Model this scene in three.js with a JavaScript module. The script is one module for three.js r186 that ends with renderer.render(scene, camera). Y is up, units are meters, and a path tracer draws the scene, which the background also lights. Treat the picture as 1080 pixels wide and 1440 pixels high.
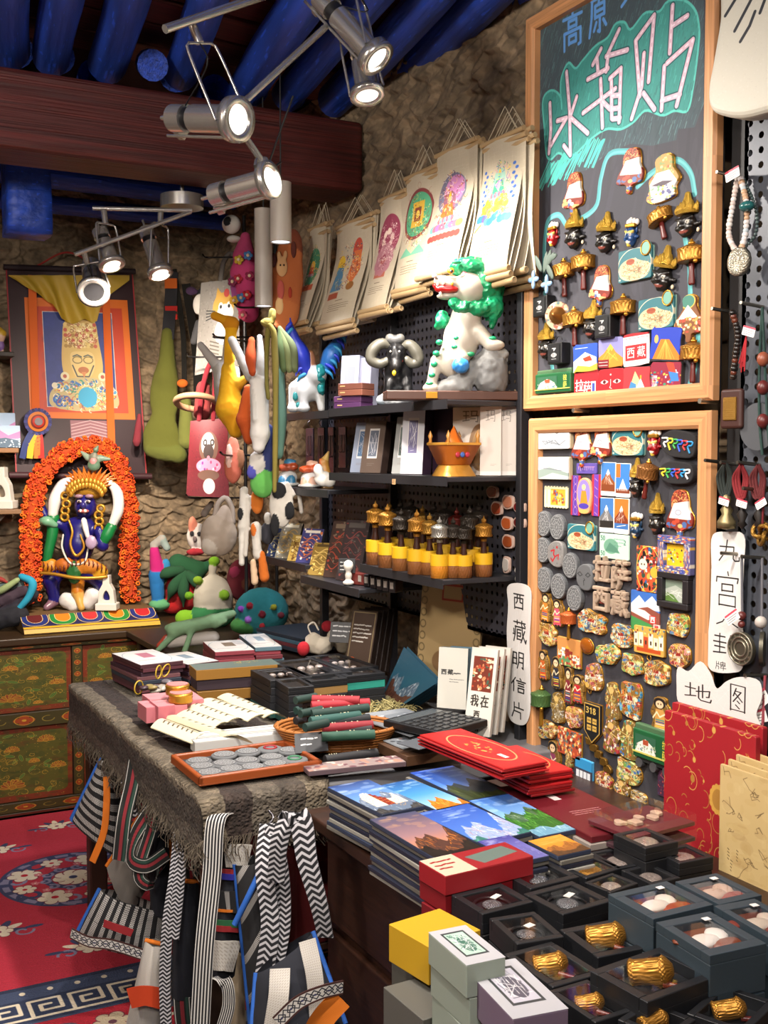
import*as THREE from 'three';
import{mergeGeometries}from 'three/addons/utils/BufferGeometryUtils.js';
import{RoundedBoxGeometry}from 'three/addons/geometries/RoundedBoxGeometry.js';

// ---------- camera, exposure ----------
const scene=new THREE.Scene();
scene.background=new THREE.Color(0x000000);
const FOCAL=1567,CAM=new THREE.Vector3(0,1.6,0),YAW=27.57*Math.PI/180,PITCH=3.04*Math.PI/180;
const camera=new THREE.PerspectiveCamera(49.35,0.75,0.05,60);
camera.position.copy(CAM);camera.rotation.order='YXZ';camera.rotation.set(-PITCH,-YAW,0);camera.updateMatrixWorld();
const renderer=new THREE.WebGLRenderer({antialias:true});
renderer.toneMapping=THREE.LinearToneMapping;
renderer.toneMappingExposure=0.42;
renderer.shadowMap.enabled=true;renderer.shadowMap.type=THREE.PCFSoftShadowMap;

// ---------- helpers ----------
const V=(x=0,y=0,z=0)=>new THREE.Vector3(x,y,z);
const PI=Math.PI,R=(d)=>d*PI/180;
let seed=12345;
const rnd=()=>{seed=(seed*1664525+1013904223)>>>0;return seed/4294967296;};
const rr=(a,b)=>a+(b-a)*rnd();
const pick=(a)=>a[Math.floor(rnd()*a.length)];
const clamp=(x,a=0,b=1)=>Math.min(b,Math.max(a,x));
const mixn=(a,b,t)=>a+(b-a)*t;
const smooth=(a,b,x)=>{const t=clamp((x-a)/(b-a));return t*t*(3-2*t);};
function h3(x,y,z){let n=(x*374761393+y*668265263+z*1274126177)|0;n=Math.imul(n ^(n>>>13),1274126177);return((n ^(n>>>16))>>>0)/4294967295;}
function vn(x,y,z=0){
const i=Math.floor(x),j=Math.floor(y),k=Math.floor(z),f=x-i,g=y-j,h=z-k;
const a=f*f*(3-2*f),b=g*g*(3-2*g),c=h*h*(3-2*h);
const L=(u,v,t)=>u+(v-u)*t;
return L(L(L(h3(i,j,k),h3(i+1,j,k),a),L(h3(i,j+1,k),h3(i+1,j+1,k),a),b),L(L(h3(i,j,k+1),h3(i+1,j,k+1),a),L(h3(i,j+1,k+1),h3(i+1,j+1,k+1),a),b),c);
}
const fbm=(x,y,z=0,o=4)=>{let s=0,a=0.5;for(let i=0;i<o;i++){s+=a*vn(x,y,z);x*=2.03;y*=2.03;z*=2.03;a*=0.5;}return s;};

// a photograph pixel gives a direction; the surface it lies on gives the distance
const FW=V(Math.sin(YAW)*Math.cos(PITCH),-Math.sin(PITCH),-Math.cos(YAW)*Math.cos(PITCH));
const RT=V(Math.cos(YAW),0,Math.sin(YAW)),DN=FW.clone().cross(RT);
const ray=(px,py)=>FW.clone().addScaledVector(RT,(px-540)/FOCAL).addScaledVector(DN,(py-720)/FOCAL);
const onY=(px,py,y)=>{const v=ray(px,py);return v.multiplyScalar((y-CAM.y)/v.y).add(CAM);};
const onX=(px,py,x)=>{const v=ray(px,py);return v.multiplyScalar(x/v.x).add(CAM);};
const onZ=(px,py,z)=>{const v=ray(px,py);return v.multiplyScalar(z/v.z).add(CAM);};
const onD=(px,py,d)=>ray(px,py).multiplyScalar(d).add(CAM);

// materials
const matCache=new Map();
function M(color,rough=0.7,o={}){
const key=color+'|'+rough+'|'+Object.entries(o).map(([k,v])=>k+(v&&v.uuid?v.uuid:v)).join();
if(!matCache.has(key)){
const phys=['clearcoat','sheen','transmission','thickness','ior','clearcoatRoughness','sheenColor','sheenRoughness'].some((k)=>k in o);
const m=new(phys?THREE.MeshPhysicalMaterial:THREE.MeshStandardMaterial)({color,roughness:rough,...o});
matCache.set(key,m);
}
return matCache.get(key);
}
const metal=(c,r=0.3)=>M(c,r,{metalness:1});

// textures computed here
function noiseTex(w,h,fn,rep,srgb=true){
const d=new Uint8Array(w*h*4);
for(let j=0;j<h;j++)for(let i=0;i<w;i++){const c=fn(i/w,j/h),k=(j*w+i)*4;if(typeof c==='number'){d[k]=d[k+1]=d[k+2]=clamp(c)*255;}else{d[k]=clamp(c[0])*255;d[k+1]=clamp(c[1])*255;d[k+2]=clamp(c[2])*255;}d[k+3]=255;}
const t=new THREE.DataTexture(d,w,h);t.magFilter=THREE.LinearFilter;t.minFilter=THREE.LinearMipmapLinearFilter;t.generateMipmaps=true;t.wrapS=t.wrapT=THREE.RepeatWrapping;
if(rep)t.repeat.set(rep[0],rep[1]);if(srgb)t.colorSpace=THREE.SRGBColorSpace;t.needsUpdate=true;return t;
}
function canvasTex(w,h,draw){
const c=document.createElement('canvas');c.width=w;c.height=h;const g=c.getContext('2d');draw(g,w,h);
const t=new THREE.CanvasTexture(c);t.colorSpace=THREE.SRGBColorSpace;t.anisotropy=8;return t;
}
class Atlas{
constructor(size,rough=0.6,o={}){
this.s=size;this.c=document.createElement('canvas');this.c.width=this.c.height=size;this.g=this.c.getContext('2d');
this.g.fillStyle='#888';this.g.fillRect(0,0,size,size);
this.t=new THREE.CanvasTexture(this.c);this.t.colorSpace=THREE.SRGBColorSpace;this.t.anisotropy=8;
this.m=new(o.clearcoat?THREE.MeshPhysicalMaterial:THREE.MeshStandardMaterial)({map:this.t,roughness:rough,...o});this.x=2;this.y=2;this.row=0;
}
cell(w,h,draw){
w=Math.round(w);h=Math.round(h);
if(this.x+w+4>this.s){this.x=2;this.y+=this.row+4;this.row=0;}
if(this.y+h+2>this.s)throw new Error('atlas full '+this.y+' '+h);
const g=this.g,x=this.x,y=this.y;this.x+=w+4;this.row=Math.max(this.row,h);
g.save();g.translate(x,y);g.beginPath();g.rect(-1,-1,w+2,h+2);g.clip();draw(g,w,h);g.restore();
const s=this.s;return{a:this,u0:(x+.5)/s,u1:(x+w-.5)/s,v1:1-(y+.5)/s,v0:1-(y+h-.5)/s,w,h};
}
}
// uv of a geometry in [0,1] squeezed into an atlas cell
function intoCell(g,c){const u=g.attributes.uv;for(let i=0;i<u.count;i++)u.setXY(i,mixn(c.u0,c.u1,clamp(u.getX(i))),mixn(c.v0,c.v1,clamp(u.getY(i))));return g;}
// uv from the geometry's own x and y extent
function planarUV(g,ax='x',ay='y'){
g.computeBoundingBox();const b=g.boundingBox,p=g.attributes.position,n=p.count,a=new Float32Array(n*2),I={x:0,y:1,z:2};
for(let i=0;i<n;i++){a[i*2]=(p.array[i*3+I[ax]]-b.min[ax])/Math.max(1e-6,b.max[ax]-b.min[ax]);a[i*2+1]=(p.array[i*3+I[ay]]-b.min[ay])/Math.max(1e-6,b.max[ay]-b.min[ay]);}
g.setAttribute('uv',new THREE.BufferAttribute(a,2));return g;
}
const plane=(cell,w,h)=>intoCell(new THREE.PlaneGeometry(w,h),cell);

// geometry builders
function T(g,p,r,s){if(s!==undefined)Array.isArray(s)?g.scale(...s):g.scale(s,s,s);if(r){if(r[0])g.rotateX(r[0]);if(r[2])g.rotateZ(r[2]);if(r[1])g.rotateY(r[1]);}if(p)g.translate(...p);return g;}
const box=(w,h,d,p,r)=>T(new THREE.BoxGeometry(w,h,d),p,r);
const rbox=(w,h,d,rad=0.005,p,r,seg=2)=>T(new RoundedBoxGeometry(w,h,d,seg,Math.min(rad,w*.49,h*.49,d*.49)),p,r);
const cyl=(r1,r2,h,p,r,n=20)=>T(new THREE.CylinderGeometry(r1,r2,h,n),p,r);
const sph=(rad,p,s,n=16)=>T(new THREE.SphereGeometry(rad,n,Math.max(6,n*.7|0)),p,null,s);
const tor=(R0,r0,p,r,n=24,k=8,arc)=>T(new THREE.TorusGeometry(R0,r0,k,n,arc),p,r);
const lathe=(pts,n=24,p,r)=>T(new THREE.LatheGeometry(pts.map(([x,y])=>new THREE.Vector2(Math.max(x,1e-4),y)),n),p,r);
const curve=(pts,closed)=>new THREE.CatmullRomCurve3(pts.map((p)=>(p.isVector3?p:V(...p))),!!closed,'centripetal');
const tube=(pts,r,n=24,k=6,closed)=>new THREE.TubeGeometry(curve(pts,closed),n,r,k,!!closed);
function rod(a,b,r,k=10){a=a.isVector3?a:V(...a);b=b.isVector3?b:V(...b);const d=b.clone().sub(a),g=new THREE.CylinderGeometry(r,r,d.length(),k);g.applyQuaternion(new THREE.Quaternion().setFromUnitVectors(V(0,1,0),d.normalize()));g.translate((a.x+b.x)/2,(a.y+b.y)/2,(a.z+b.z)/2);return g;}
function extr(pts,depth,bevel=0,seg=2,holes){
const s=pts.isShape?pts:new THREE.Shape(pts.map((p)=>new THREE.Vector2(p[0],p[1])));if(holes)for(const h of holes)s.holes.push(new THREE.Path(h.map((p)=>new THREE.Vector2(p[0],p[1]))));
return new THREE.ExtrudeGeometry(s,{depth,bevelEnabled:bevel>0,bevelSize:bevel,bevelThickness:bevel,bevelSegments:seg,curveSegments:10});
}
function smoothLoop(pts,n=60){return new THREE.CatmullRomCurve3(pts.map((p)=>V(p[0],p[1],0)),true,'centripetal').getPoints(n).slice(0,-1).map((p)=>[p.x,p.y]);}
function rrect(w,h,r,n=4){const o=[];for(const[cx,cy,a0]of[[w/2-r,h/2-r,0],[-w/2+r,h/2-r,90],[-w/2+r,-h/2+r,180],[w/2-r,-h/2+r,270]])for(let i=0;i<=n;i++)o.push([cx+r*Math.cos(R(a0+90*i/n)),cy+r*Math.sin(R(a0+90*i/n))]);return o;}
// tube with its own radius at every point and rounded ends
function ttube(pts,radii,n=30,k=10,flat){
const c=curve(pts),P=c.getSpacedPoints(n),F=c.computeFrenetFrames(n,false),pos=[],idx=[],uv=[];
const rad=(t)=>{const x=t*(radii.length-1),i=Math.min(radii.length-2,Math.floor(x));return mixn(radii[i],radii[i+1],smooth(0,1,x-i));};
const ring=(p,N,B,r,v)=>{for(let j=0;j<=k;j++){const a=j/k*2*PI;let n1=N,b1=B;pos.push(p.x+(n1.x*Math.cos(a)+b1.x*Math.sin(a))*r,p.y+(n1.y*Math.cos(a)+b1.y*Math.sin(a))*r,p.z+(n1.z*Math.cos(a)+b1.z*Math.sin(a))*r);uv.push(j/k,v);}};
const r0=rad(0),r1=rad(1);
for(const q of[0.05,0.6])ring(P[0].clone().addScaledVector(F.tangents[0],-r0*Math.sqrt(1-q*q)),F.normals[0],F.binormals[0],r0*q,0);
for(let i=0;i<=n;i++)ring(P[i],F.normals[i],F.binormals[i],rad(i/n),i/n);
for(const q of[0.6,0.05])ring(P[n].clone().addScaledVector(F.tangents[n],r1*Math.sqrt(1-q*q)),F.normals[n],F.binormals[n],r1*q,1);
const rows=n+5;for(let i=0;i<rows-1;i++)for(let j=0;j<k;j++){const a=i*(k+1)+j,b=a+k+1;idx.push(a,a+1,b,a+1,b+1,b);}
const g=new THREE.BufferGeometry();g.setAttribute('position',new THREE.Float32BufferAttribute(pos,3));g.setAttribute('uv',new THREE.Float32BufferAttribute(uv,2));g.setIndex(idx);g.computeVertexNormals();return g;
}
// flat strap swept along points; side = the direction of its width at each point; uv.y in units of its width
function strap(pts,w,t,sides,n=40){
const c=curve(pts),P=c.getSpacedPoints(n),S=sides.map((s)=>V(...s)),pos=[],uv=[],idx=[];const L=c.getLength();
for(let i=0;i<=n;i++){
const x=i/n*(S.length-1),k=Math.min(S.length-2,Math.floor(x)),s=S.length>1?S[k].clone().lerp(S[k+1],x-k):S[0].clone();
const tg=c.getTangentAt(i/n);s.addScaledVector(tg,-s.dot(tg)).normalize();const nn=tg.clone().cross(s).normalize(),ww=Array.isArray(w)?mixn(w[0],w[1],i/n):w,v=i/n*L/(Array.isArray(w)?(w[0]+w[1])/2:w);
for(const[a,b,u]of[[-.5,.5,0],[.5,.5,1],[.5,-.5,1],[-.5,-.5,0],[-.5,.5,0]]){const p=P[i].clone().addScaledVector(s,a*ww).addScaledVector(nn,b*t);pos.push(p.x,p.y,p.z);uv.push(u,v);}
}
for(let i=0;i<n;i++)for(let j=0;j<4;j++){const a=i*5+j,b=a+5;idx.push(a,b,a+1,a+1,b,b+1);}
idx.push(0,1,2,0,2,3);const e=n*5;idx.push(e,e+2,e+1,e,e+3,e+2);
const g=new THREE.BufferGeometry();g.setAttribute('position',new THREE.Float32BufferAttribute(pos,3));g.setAttribute('uv',new THREE.Float32BufferAttribute(uv,2));g.setIndex(idx);const q=g.toNonIndexed();q.computeVertexNormals();return q;
}
// grid surface from a function (u,v) -> point
function grid(nu,nv,fn,two){
const pos=[],uv=[],idx=[];for(let j=0;j<=nv;j++)for(let i=0;i<=nu;i++){const p=fn(i/nu,j/nv);pos.push(p[0],p[1],p[2]);uv.push(i/nu,j/nv);}
for(let j=0;j<nv;j++)for(let i=0;i<nu;i++){const a=j*(nu+1)+i,b=a+nu+1;idx.push(a,a+1,b,a+1,b+1,b);}
const g=new THREE.BufferGeometry();g.setAttribute('position',new THREE.Float32BufferAttribute(pos,3));g.setAttribute('uv',new THREE.Float32BufferAttribute(uv,2));g.setIndex(idx);g.computeVertexNormals();return g;
}
function merge(list){
const col=list.some((g)=>g.attributes.color);
return mergeGeometries(list.map((g)=>{const q=g.index?g.toNonIndexed():g.clone();for(const k of Object.keys(q.attributes))if(!['position','normal','uv','color'].includes(k))q.deleteAttribute(k);if(!q.attributes.normal)q.computeVertexNormals();if(!q.attributes.uv)q.setAttribute('uv',new THREE.Float32BufferAttribute(q.attributes.position.count*2,2));if(col&&!q.attributes.color)paint(q,0xffffff);q.morphAttributes={};return q;}));
}
function paint(g,c){const k=new THREE.Color(c),n=g.attributes.position.count,a=new Float32Array(n*3);for(let i=0;i<n;i++){a[i*3]=k.r;a[i*3+1]=k.g;a[i*3+2]=k.b;}g.setAttribute('color',new THREE.BufferAttribute(a,3));return g;}
// smooth union of tapered capsules and ellipsoids meshed as one surface (surface nets); each vertex takes the colour of its nearest piece
const sm=(a,b,k)=>{const h=Math.max(k-Math.abs(a-b),0)/k;return Math.min(a,b)-h*h*k*.25;};
function blob(prims,cell=0.01,o={}){
const P=prims.map((p)=>{
const q={col:new THREE.Color(p.c??0xffffff),k:p.k??o.k??cell*3,bias:p.bias||0};
if(p.e){const[x,y,z]=p.e,[a,b,c]=Array.isArray(p.r)?p.r:[p.r,p.r,p.r],m=Math.min(a,b,c),rz=p.rz||0,cs=Math.cos(rz),sn=Math.sin(rz);q.f=(X,Y,Z)=>{let dx=X-x,dy=Y-y;const dz=Z-z;if(rz){const t=dx*cs+dy*sn;dy=-dx*sn+dy*cs;dx=t;}const l=Math.hypot(dx/a,dy/b,dz/c),l2=Math.hypot(dx/a/a,dy/b/b,dz/c/c);return l2<1e-6?-m:l*(l-1)/l2;};q.b=[x,y,z,x,y,z,Math.max(a,b,c)];}
else{const[ax,ay,az]=p.a,[bx,by,bz]=p.b,r1=p.r1??p.r,r2=p.r2??p.r,dx=bx-ax,dy=by-ay,dz=bz-az,L=dx*dx+dy*dy+dz*dz;q.f=(X,Y,Z)=>{const t=clamp(((X-ax)*dx+(Y-ay)*dy+(Z-az)*dz)/L);return Math.hypot(X-ax-dx*t,Y-ay-dy*t,Z-az-dz*t)-mixn(r1,r2,t);};q.b=[Math.min(ax,bx),Math.min(ay,by),Math.min(az,bz),Math.max(ax,bx),Math.max(ay,by),Math.max(az,bz),Math.max(r1,r2)];}
return q;
});
const lo=[1e9,1e9,1e9],hi=[-1e9,-1e9,-1e9],mg=cell*2.5+(o.noise||0);
for(const q of P)for(let i=0;i<3;i++){lo[i]=Math.min(lo[i],q.b[i]-q.b[6]-mg);hi[i]=Math.max(hi[i],q.b[i+3]+q.b[6]+mg);}
const N=[0,1,2].map((i)=>Math.ceil((hi[i]-lo[i])/cell)+1),[nx,ny,nz]=N,F=new Float32Array(nx*ny*nz).fill(1e3);
const nf=o.noise?(x,y,z)=>(fbm(x*o.freq,y*o.freq*(o.fy||1),z*o.freq,3)-.45)*o.noise:null;
for(const q of P){
const pad=q.k+cell*3+(o.noise||0),a=[0,1,2].map((i)=>Math.max(0,Math.floor((q.b[i]-q.b[6]-pad-lo[i])/cell))),b=[0,1,2].map((i)=>Math.min(N[i]-1,Math.ceil((q.b[i+3]+q.b[6]+pad-lo[i])/cell)));
for(let z=a[2];z<=b[2];z++)for(let y=a[1];y<=b[1];y++)for(let x=a[0];x<=b[0];x++){const i=x+nx*(y+ny*z),d=q.f(lo[0]+x*cell,lo[1]+y*cell,lo[2]+z*cell);F[i]=F[i]>100?d:sm(F[i],d,q.k);}
}
if(nf)for(let z=0,i=0;z<nz;z++)for(let y=0;y<ny;y++)for(let x=0;x<nx;x++,i++)if(F[i]<.1)F[i]+=nf(lo[0]+x*cell,lo[1]+y*cell,lo[2]+z*cell);
const id=new Int32Array(nx*ny*nz).fill(-1),pos=[],col=[],idx=[];
const cr=[0,1,nx,nx+1,nx*ny,nx*ny+1,nx*ny+nx,nx*ny+nx+1],E2=[[0,1],[0,2],[0,4],[1,3],[1,5],[2,3],[2,6],[3,7],[4,5],[4,6],[5,7],[6,7]];
for(let z=0;z<nz-1;z++)for(let y=0;y<ny-1;y++)for(let x=0;x<nx-1;x++){
const i=x+nx*(y+ny*z);let m=0;for(let k=0;k<8;k++)if(F[i+cr[k]]<0)m|=1<<k;if(m===0||m===255)continue;
let sx=0,sy=0,sz=0,n=0;for(const[p,q]of E2){const f=F[i+cr[p]],g=F[i+cr[q]];if((f<0)===(g<0))continue;const t=f/(f-g);sx+=mixn(p&1,q&1,t);sy+=mixn(p>>1&1,q>>1&1,t);sz+=mixn(p>>2,q>>2,t);n++;}
const X=lo[0]+(x+sx/n)*cell,Y=lo[1]+(y+sy/n)*cell,Z=lo[2]+(z+sz/n)*cell;id[i]=pos.length/3;pos.push(X,Y,Z);
let best=1e9,bc=null;for(const q of P){const d=q.f(X,Y,Z)-q.bias;if(d<best){best=d;bc=q.col;}}
if(o.color){const k=o.color(X,Y,Z,bc);col.push(k.r,k.g,k.b);}else col.push(bc.r,bc.g,bc.b);
}
const quad=(a,b,c,d,flip)=>{if(a<0||b<0||c<0||d<0)return;flip?idx.push(a,c,b,a,d,c):idx.push(a,b,c,a,c,d);};
for(let z=1;z<nz-1;z++)for(let y=1;y<ny-1;y++)for(let x=1;x<nx-1;x++){
const i=x+nx*(y+ny*z),s=F[i]<0;
if(s!==F[i+1]<0)quad(id[i-nx-nx*ny],id[i-nx*ny],id[i],id[i-nx],!s);
if(s!==F[i+nx]<0)quad(id[i-1-nx*ny],id[i-nx*ny],id[i],id[i-1],s);
if(s!==F[i+nx*ny]<0)quad(id[i-1-nx],id[i-nx],id[i],id[i-1],!s);
}
const g=new THREE.BufferGeometry();g.setAttribute('position',new THREE.Float32BufferAttribute(pos,3));g.setAttribute('color',new THREE.Float32BufferAttribute(col,3));g.setAttribute('uv',new THREE.Float32BufferAttribute(new Float32Array(pos.length/3*2),2));g.setIndex(idx);g.computeVertexNormals();return g;
}
const VC=(rough=0.6,o={})=>M(0xffffff,rough,{vertexColors:true,...o});

// scene bookkeeping
const taken={};
function numbered(n){if(!(n in taken)){taken[n]=0;return n;}taken[n]++;return n+'_'+String(taken[n]).padStart(3,'0');}
function thing(name,label,category,pos=[0,0,0],turn=0,group){
const o=new THREE.Group();o.name=numbered(name);scene.add(o);pos.isVector3?o.position.copy(pos):o.position.set(...pos);if(Array.isArray(turn)){o.rotation.order='YXZ';o.rotation.set(...turn);}else o.rotation.y=turn;
o.userData={label,category};if(group)o.userData.group=group;return o;
}
function part(parent,name,geo,mat,label){
const m=new THREE.Mesh(Array.isArray(geo)?(geo.length>1?merge(geo):geo[0]):geo,mat);m.name=name;m.castShadow=m.receiveShadow=true;if(label)m.userData.label=label;parent.add(m);return m;
}
function struct(name,geo,mat,label,category){const m=part(scene,numbered(name),geo,mat);m.userData={kind:'structure',label,category};return m;}
function copy(o,pos,turn,label,group){const c=o.clone();c.name=numbered(o.name.replace(/_\d\d\d$/,''));c.userData={...o.userData};scene.add(c);if(pos)pos.isVector3?c.position.copy(pos):c.position.set(...pos);if(turn!==undefined)Array.isArray(turn)?c.rotation.set(...turn):(c.rotation.y=turn);if(label)c.userData.label=label;if(group)c.userData.group=group;return c;}

// handwriting: strokes on a ten by ten grid
const GLYPH={
冰:'1.5,2 2.5,3.5|1,8.5 3,5.5|6,.5 6,9 5,8.3|3.5,4 5,4 3.5,7|9,2.5 6.8,4.5|6.3,3.5 9.5,8',箱:'2.5,.3 1.2,2|2,1.2 4.5,1.2|3,1.4 3.5,2.4|6.5,.3 5.2,2|6,1.2 9,1.2|7.3,1.4 7.8,2.4|.8,4.3 4.5,4.3|2.7,2.8 2.7,9.5|2.6,4.6 .6,7.6|2.9,4.8 4.4,6.3|5.5,3.3 5.5,9.5|5.5,3.4 9,3.4 9,9.5|5.5,5.3 9,5.3|5.5,7.2 9,7.2|5.5,9.2 9,9.2',
贴:'1,1 1,6.5|1,1 4,1 4,6.5|2.5,2.2 2.5,5.5 .6,9.3|2.8,6.3 4.6,9|7,.5 7,4.8|7,2.4 9.6,2|5.6,5 5.6,9.2|5.6,5 9.3,5 9.3,9.2|5.6,9 9.3,9',高:'5,0 5,1.2|1,1.4 9,1.4|3.3,2.4 3.3,4.2|3.3,2.4 6.7,2.4 6.7,4.2|3.3,4 6.7,4|1.5,5.2 1.5,9.6|1.5,5.2 8.5,5.2 8.5,9.2 7.6,9.4|3.5,6.4 3.5,8.4|3.5,6.4 6.5,6.4 6.5,8.3|3.5,8.2 6.5,8.2',
原:'1.5,.8 9,.8|1.7,.9 1.5,5 .4,9.4|5.3,1 4.8,2.2|3.2,2.4 3.2,5.4|3.2,2.4 7.7,2.4 7.7,5.4|3.2,3.9 7.7,3.9|3.2,5.3 7.7,5.3|5.5,5.5 5.5,9.2 4.6,8.8|3.8,6.6 2.6,8.4|7.2,6.6 8.6,8.3',文:'5,0 5.4,1|1,2 9,2|7,2.2 4.5,6.5 1,9|3,3 5.5,6.5 9.3,9',
西:'.8,1 9.2,1|1.5,3 1.5,9.3|1.5,3 8.5,3 8.5,9.3|3.8,1.2 3.6,5 2.6,6.3|6,1.2 6,5.4 8,5.8|1.5,8.8 8.5,8.8',藏:'1,1 9,1|3.3,.2 3.3,1.8|6.6,.2 6.6,1.8|2,2.8 9,2.8|2.4,2.8 2.3,6 1.2,9.2|1.2,4 1.2,5.6|.6,6.2 2.2,6.2|3.5,4 3.5,8.3|3.5,4 6,4|3.5,8.2 6.2,8.2|3.6,5.4 5.8,5.4 5.8,6.8 3.6,6.8|6.6,2.3 7.2,6 9.4,9.4 9.6,8|8.7,4.4 6.2,9.2|8,1.7 8.8,2.3',
明:'1.2,1.5 1.2,7.5|1.2,1.5 4,1.5 4,7.5|1.2,4.4 4,4.4|1.2,7.3 4,7.3|5.6,1 5.6,6 4.6,9.3|5.6,1 9,1 9,9.2 8,8.6|5.6,3.6 9,3.6|5.6,6.1 9,6.1',信:'3,.3 .6,4.6|2,3 2,9.5|6.2,.2 6.8,1.2|3.8,2 9.6,2|4.8,3.6 8.6,3.6|4.8,5.1 8.6,5.1|4.8,6.6 4.8,9.4|4.8,6.6 8.6,6.6 8.6,9.4|4.8,9.2 8.6,9.2',
片:'2.6,.6 2.6,5 1,9.5|6,.2 6,3.4|2.6,3.5 9.2,3.5|2.6,5.8 7.2,5.8 7.2,9.5',九:'4.2,.5 3.6,5 .8,9.2|1,3.2 7,3.2 6.8,8 7.6,9 9.4,8.6 9.4,7.2',宫:'5,0 5.3,1|1,1.6 1,3|1,1.6 9,1.6 8.6,2.8|3,3.4 3,5.4|3,3.4 7,3.4 7,5.4|3,5.3 7,5.3|2,6.6 2,9.5|2,6.6 8,6.6 8,9.5|2,9.3 8,9.3',
八:'3.8,2 3.2,5 .8,9|6,1.5 7,5.5 9.4,9',卦:'1,1.4 5,1.4|3,.3 3,4|.6,4 5.4,4|1,6.2 5,6.2|3,4.5 3,9|.6,9 5.4,8.6|7.2,.3 7.2,9.7|7.3,4 9.4,5.4',牌:'1.4,1 1.4,5 .6,9.4|3.2,.6 3.2,3.6|1.4,3.7 4,3.7|1.5,5.8 3.3,5.8 3.3,9.4|6.8,0 6.2,1|5,1.2 5,4.8|5,1.2 9,1.2 9,4.8|5,3 9,3|5,4.7 9,4.7|7,1.2 6.6,4.6 5,6.4|4.4,7.2 9.6,7.2|7.4,5.4 7.4,9.6',
地:'.4,3.6 4,3.6|2.2,1 2.2,7.8|.3,8.2 4.2,7.2|4.4,4.8 9,3.2 8.8,6.4 8,6.6|6.6,.6 6.6,7.4|5.2,2 5.2,8 6,9 9.4,9 9.6,7.4',图:'1,.8 1,9.5|1,.8 9,.8 9,9.5|4,1.8 2.4,4.6|3.6,2.8 6.8,2.8 2.4,6.4|3.4,3.6 7.6,6|4.6,6 6,6.7|3.8,7.4 6,8.4|1,9.2 9,9.2',
我:'4.4,.6 1,1.8|.6,3.6 9.4,3.6|2.8,1.4 2.8,9 1.8,8.4|.6,6.8 4.6,5.4|5.4,.4 6,5 8.6,9.4 9.2,7.6|8.6,4.8 5,9|7.6,.8 8.6,2',在:'.8,2.2 9.2,2.2|4.4,.3 3.4,4 .6,7|2.2,5 2.2,9.6|4.4,5.4 8.6,5.4|6.4,3.6 6.4,8.8|3.6,8.9 9.4,8.9',
拉:'.4,2.6 3.8,2.6|2.2,.4 2.2,9 1.2,8.4|.4,6.2 3.8,5|6.8,.4 7.2,1.6|4.6,2.4 9.4,2.4|5.8,3.8 6.2,7.6|8.6,3.6 7.6,8|4.2,8.6 9.8,8.6',萨:'1,1 9,1|3.3,.2 3.3,1.8|6.6,.2 6.6,1.8|1,3 1,9.6|1,3 3,3 2,5 3.2,6.6 1.6,7.2|6.4,2.6 6.8,3.4|4.2,3.9 9.4,3.9|5.4,4.4 5.8,5.6|8,4.4 7.4,5.6|4.4,6 9.6,6|4.6,6 4.6,8 3.6,9.6',
玛:'.8,1.5 4,1.5|2.4,1.5 2.4,8|1,4.6 3.8,4.6|.6,8.4 4.2,7.6|5,1.4 8.6,1.4 8.2,4.4|5.6,1.4 5.4,4.6 9,4.6 8.8,9 7.8,8.8|4.8,6.8 7.6,6.8'
};
function glyph(g,ch,x,y,w,h,lw,wob=0){
g.lineWidth=lw;g.lineCap='round';g.lineJoin='round';
for(const s of GLYPH[ch].split('|')){g.beginPath();s.split(' ').forEach((q,i)=>{const[a,b]=q.split(',').map(Number),X=x+a/10*w+wob*(vn(a*3.1+x,b*2.7)-.5),Y=y+b/10*h+wob*(vn(b*3.3,a*2.9+y)-.5);i?g.lineTo(X,Y):g.moveTo(X,Y);});g.stroke();}
}
const fillR=(g,c,x,y,w,h)=>{g.fillStyle=c;g.fillRect(x,y,w,h);};
const disc=(g,c,x,y,r,ry)=>{g.fillStyle=c;g.beginPath();g.ellipse(x,y,r,ry??r,0,0,7);g.fill();};
const ringC=(g,c,lw,x,y,r,ry)=>{g.strokeStyle=c;g.lineWidth=lw;g.beginPath();g.ellipse(x,y,r,ry??r,0,0,7);g.stroke();};
const poly=(g,c,pts)=>{g.fillStyle=c;g.beginPath();pts.forEach((p,i)=>(i?g.lineTo(p[0],p[1]):g.moveTo(p[0],p[1])));g.closePath();g.fill();};
const line=(g,c,lw,pts)=>{g.strokeStyle=c;g.lineWidth=lw;g.lineCap='round';g.lineJoin='round';g.beginPath();pts.forEach((p,i)=>(i?g.lineTo(p[0],p[1]):g.moveTo(p[0],p[1])));g.stroke();};
const speck=(g,cols,n,w,h,r0,r1,x0=0,y0=0)=>{for(let i=0;i<n;i++){disc(g,pick(cols),x0+rnd()*w,y0+rnd()*h,rr(r0,r1),rr(r0,r1));}};
// small curls and dots inside an ellipse: the fine drawing of prints and enamels
const curls=(g,cols,n,x,y,rx,ry,s,lw=1.4)=>{for(let i=0;i<n;i++){const a=rnd()*7,q=Math.sqrt(rnd()),X=x+Math.cos(a)*rx*q,Y=y+Math.sin(a)*ry*q,r=s*rr(.4,1);g.strokeStyle=pick(cols);g.lineWidth=lw;g.beginPath();g.arc(X,Y,r,a,a+rr(1.5,5));g.stroke();if(i % 3===0)disc(g,pick(cols),X+r,Y,r*.4);}};
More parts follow.
